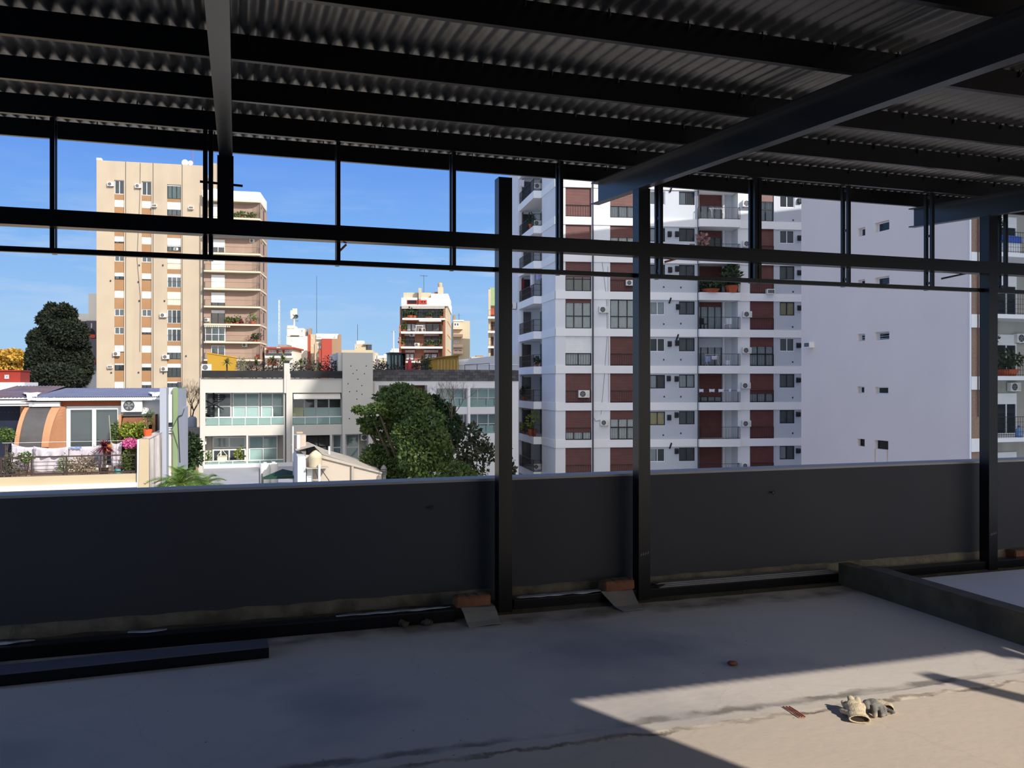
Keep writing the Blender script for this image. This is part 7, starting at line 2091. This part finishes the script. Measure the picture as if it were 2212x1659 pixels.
mb = MB()._add([(x0, -0.8, zl), (T.x(655, -.8) - T.x(612), -0.8, zl + 0.02), (x1, 0.8, zr_), (T.x(613) - T.x(612), 1.0, zm_)], [(0, 1, 2, 3)])
o = mb.build('canopy', M_gr, gr); o.modifiers.new('t', 'SOLIDIFY').thickness = 0.02
MB().box(x0, x1, -0.82, -0.80, zl - 0.12, zl + 0.02).build('valance', M_gr, gr)
for x, y in ((x0, -.8), (x1 - .1, -.8), (x0, 0.9), (x1, 0.8)):
    MB().tube((x, y, 0), (x, y, zl), 0.03, 6).build('post', M_acd, gr)
dr_ = thing('clothes_airer', 'round white clothes airer in front of the green awning', 'drying rack', T.world(T.x(606, -1.6), -1.6, zy), T.rot)
MB().tube((0, 0, 0), (0, 0, 0.35), 0.025, 6).build('pole', M_alu, dr_)
for k in range(7):
    a = k * 2 * pi / 7 + 0.2
    MB().tube((0, 0, 0.33), (0.95 * cos(a), 0.95 * sin(a), 0.42), 0.014, 5).build('arm', M_alu, dr_)
MB().path([(0.7 * cos(i * pi / 7), 0.7 * sin(i * pi / 7), 0.40) for i in range(15)], 0.006, 4).build('cord', M_alu, dr_)

# gabled outbuilding wall with the beige tank on brackets
K = Fr(720, 42.0, 17.9)
kr = K.root('gabled_outbuilding', 'low outbuilding with a sunlit cream wall and a falling roof edge', 'building')
kx = lambda px, y=0.0: K.x(px, y)
kz = lambda py, px, y=0.0: K.z(py, px, y)
M_kw = mat('warm cream plaster', (190, 178, 164), rough=0.9, var=0.04, scale=0.7)
M_cop = mat('grey concrete coping', (176, 168, 156), rough=0.9, var=0.1)
Yk = 0.0
poly = [(kx(660), GZ + 6), (kx(824.5), GZ + 6), (kx(824.5), kz(1021, 824)), (kx(700), kz(985, 700)), (kx(660), kz(983, 660))]
MB().prism_y(poly, 0.0, 0.25).build('end_wall', M_kw, kr)
MB()._add([(kx(640), -0.0, kz(974, 640)), (kx(679), -0.0, kz(964, 679)), (kx(697), 0, kz(982, 697)), (kx(826), 0, kz(1021, 826)), (kx(640), 4, kz(972, 640)), (kx(679), 4, kz(966, 679)), (kx(720), 4, kz(984, 720)), (kx(826), 4, kz(1012, 826))],
          [(0, 1, 5, 4), (1, 2, 6, 5), (2, 3, 7, 6)]).build('roof_plate', M_cop, kr)
MB().prism_y([(kx(690), kz(981, 690)), (kx(824.5), kz(1019.5, 824)), (kx(824.5), kz(1022.5, 824)), (kx(690), kz(988, 690))], -0.12, 0.3).build('verge', M_cop, kr)
MB()._add([(kx(641), -0.6, kz(985, 641)), (kx(659), -0.6, kz(1004, 659)), (kx(659), -0.6, GZ + 6), (kx(641), -0.6, GZ + 6), (kx(641), 3, kz(970, 641)), (kx(661), 0.1, kz(985, 661)), (kx(661), 0.1, GZ + 6), (kx(641), 3, GZ + 6)],
          [(0, 3, 2, 1), (1, 2, 6, 5), (0, 1, 5, 4), (0, 4, 7, 3)]).build('shaded_wall', M_greyw, kr)
MB().box(kx(641.5, 1), kx(648, 1), 1.0, 1.4, kz(980, 645), kz(936, 645, 1)).build('flue_stack', M_white, kr)
MB().box(kx(640, 1), kx(654, 1), 0.9, 1.5, kz(936, 647, 1), kz(933.5, 647, 1)).build('flue_cap', mat('tan cap', (196, 172, 136)), kr)
MB().prism([(kx(636, 1.6), 1.6), (kx(661, 1.6), 1.6), (kx(661, 1.6), 2.4), (kx(636, 1.6), 2.4)], kz(975, 648, 1.6), kz(940, 648, 1.6)).build('roof_house', M_kw, kr)
MB().tube((kx(635), 0.8, kz(1000, 635)), (kx(635), 0.8, kz(921, 635, .8)), 0.035, 6).build('flue_pipe', M_white, kr)
MB().box(kx(662), kx(674), -0.3, 0.0, GZ + 6, kz(1012, 668)).build('white_pier', M_white, kr)
MB().tube((kx(686), -0.9, GZ + 6), (kx(686), -0.9, kz(1003, 686, -.9)), 0.06, 8).build('tank_post', M_white, kr)
MB().tube((kx(760.5), -0.1, GZ + 6), (kx(760.5), -0.1, kz(1007, 760)), 0.07, 8).build('drain_pipe', M_cop, kr)
MB().tube((kx(718), 1.5, kz(990, 718)), (kx(718), 1.5, kz(964, 718, 1.5)), 0.05, 8).build('vent_pipe', M_white, kr)
MB().path([(kx(690), -0.9, kz(1010, 690)), (kx(712), -0.05, kz(1040, 712))], 0.02, 4).path([(kx(676), -0.9, kz(1010, 676)), (kx(690), -0.05, kz(1040, 690))], 0.02, 4).build('bracket', M_acd, kr, kind='stuff')
r = thing('water_tank', 'beige round water tank on a platform beside the sloping roof', 'water tank', K.world(kx(681.5, -0.45), -0.45, kz(1009, 681)), K.rot)
R_ = 13.6 * 42 / FPX; h = (1009 - 974) * 42 / FPX
MB().lathe((0, 0, 0.04), [(R_ * 0.94, 0), (R_, 0.03), (R_ * 0.97, h * .28), (R_, h * .3), (R_ * .97, h * .55), (R_, h * .57), (R_ * .94, h * .78), (R_ * .45, h * .95), (R_ * .1, h * .97)], 20).build('tank_body', mat('beige tank plastic', (206, 194, 166), rough=0.6, var=0.05), r, True)
MB().lathe((0, 0, h * 0.97), [(R_ * 0.35, 0), (R_ * 0.35, 0.05), (0.04, 0.08)], 12).build('tank_lid', mat('beige tank plastic', (206, 194, 166)), r, True)
MB().prism([(-0.45, -0.42), (0.6, -0.42), (0.6, 0.42), (-0.45, 0.42)], 0.0, 0.04).build('platform', M_cop, r)
r = thing('roof_cowl', 'ribbed grey chimney cowl at the right end of the outbuilding', 'chimney', K.world(kx(829, 0.8), 0.8, kz(1045, 829, 0.8)), K.rot)
s = K.d(829, 0.8) / FPX
MB().box(-4 * s, 4 * s, -0.12, 0.12, 0, 20 * s).build('stack', M_gry, r)
for k in range(4):
    MB().lathe((0, 0, (19 + 3.2 * k) * s), [(7.4 * s, 0), (7.0 * s, 1.6 * s), (5 * s, 2.2 * s)], 12).build('rib', M_gry, r)
MB().lathe((0, 0, 32 * s), [(7.2 * s, 0), (4 * s, 6 * s), (0.6 * s, 9 * s)], 12).build('cap', M_gry, r)
tag(MB().tube((0, 0, 0), (0, 0, 40 * s), 0.012, 5).build('aerial_wire', M_acd), 'thin upright wire left of the ribbed chimney cowl', 'antenna').location = K.world(kx(815, 0.5), 0.5, kz(1042, 815, .5))

# ================================================================== TREES in the yard
cl = [(878, 862, 34, 30, 0), (862, 845, 22, 16, 1), (900, 878, 38, 30, -1), (845, 878, 34, 26, 0), (815, 882, 22, 9, -1), (792, 888, 24, 7, 0), (822, 858, 16, 6, 1), (836, 846, 14, 7, 2), (806, 908, 20, 6, 0), (772, 884, 10, 4, 0), (783, 910, 10, 4, 1), (790, 925, 9, 5, 0), (858, 838, 10, 6, 0), (905, 852, 12, 10, 0), (868, 905, 50, 34, 1), (830, 925, 34, 24, 2), (800, 928, 16, 9, 1),
      (920, 915, 40, 34, -2), (895, 940, 46, 34, -2), (935, 950, 34, 30, -3), (850, 965, 44, 30, 1), (815, 985, 36, 26, 1), (905, 985, 46, 34, -3), (800, 1005, 26, 22, 0), (870, 1005, 50, 26, 0), (950, 985, 30, 34, -1), (930, 1020, 46, 24, -3), (985, 1020, 34, 22, -2), (880, 1035, 60, 24, 0), (820, 1028, 34, 18, 0), (1005, 1036, 40, 18, 0)]
tree('leafy_tree', 'big leafy green tree right of the modern white building', 880, 1040, 45, cl, leaf_mat('fresh tree leaves', (56, 80, 40), (96, 114, 54)), lambda a: int(140 + a * 1.0), 0.12, 500, 0.28, shell=0.42)
cl = [(935, 870, 14, 14, 3), (952, 885, 16, 22, 3), (968, 900, 16, 24, 4), (985, 925, 14, 24, 3), (978, 950, 14, 24, 4), (960, 930, 12, 22, 4)]
tree('dark_tree', 'dark ivy-clad tree behind the big leafy tree', 965, 1040, 52, cl, M_leafd, lambda a: 330, 0.2, 540, 0.2)
cl = [(1015, 935, 24, 22, 0), (1035, 955, 26, 20, 1), (1050, 975, 22, 24, 0), (1010, 975, 26, 18, -1), (1030, 1005, 30, 20, 0), (1000, 1000, 18, 18, 0), (1090, 985, 14, 30, 2), (1100, 1012, 12, 22, 2)]
tree('thin_tree', 'thin open dark tree left of the free-standing column', 1030, 1050, 50, cl, leaf_mat('dull dark leaves', (46, 54, 36), (70, 72, 48)), lambda a: 190, 0.17, 560, 0.12, shell=0.3)
b = cam_pt(975, 940, 55); b.z = GZ
r = thing('bare_tree', 'leafless twiggy tree in front of the shaded windows', 'tree', b)
base = Vector((0, 0, cam_pt(975, 925, 55).z - GZ))
MB().path([(0, 0, 0), tuple(base)], [0.18, 0.08], 7).build('trunk', M_bark, r)
rr = random.Random(8); mb = MB()
for k in range(5):
    grow(base, Vector((rr.uniform(-.7, .9), rr.uniform(-.4, .4), 1)).normalized(), 1.05, 0.04, 4)
mb.build('twigs', mat('pale twigs', (112, 102, 90)), r, kind='stuff')

# ================================================================== tidy up
for src in (_ac, _wu):
    for ch in list(src.children):
        for g in list(ch.children):
            bpy.data.objects.remove(g)
        bpy.data.objects.remove(ch)
    bpy.data.objects.remove(src)
# every Empty root drops to the foot of what it carries
bpy.context.view_layer.update()
kids = {}
for o in bpy.data.objects:
    if o.parent is not None:
        kids.setdefault(o.parent.name, []).append(o)
for r in [o for o in bpy.data.objects if o.type == 'EMPTY' and o.parent is None]:
    zs = [(ch.matrix_local @ Vector(c)).z for ch in kids.get(r.name, []) if ch.type == 'MESH' for c in ch.bound_box]
    if zs and abs(min(zs)) > 0.5 and abs(r.scale.z - 1) < 1e-6:
        dz_ = min(zs)
        r.location.z += dz_
        for ch in kids[r.name]:
            ch.location.z -= dz_
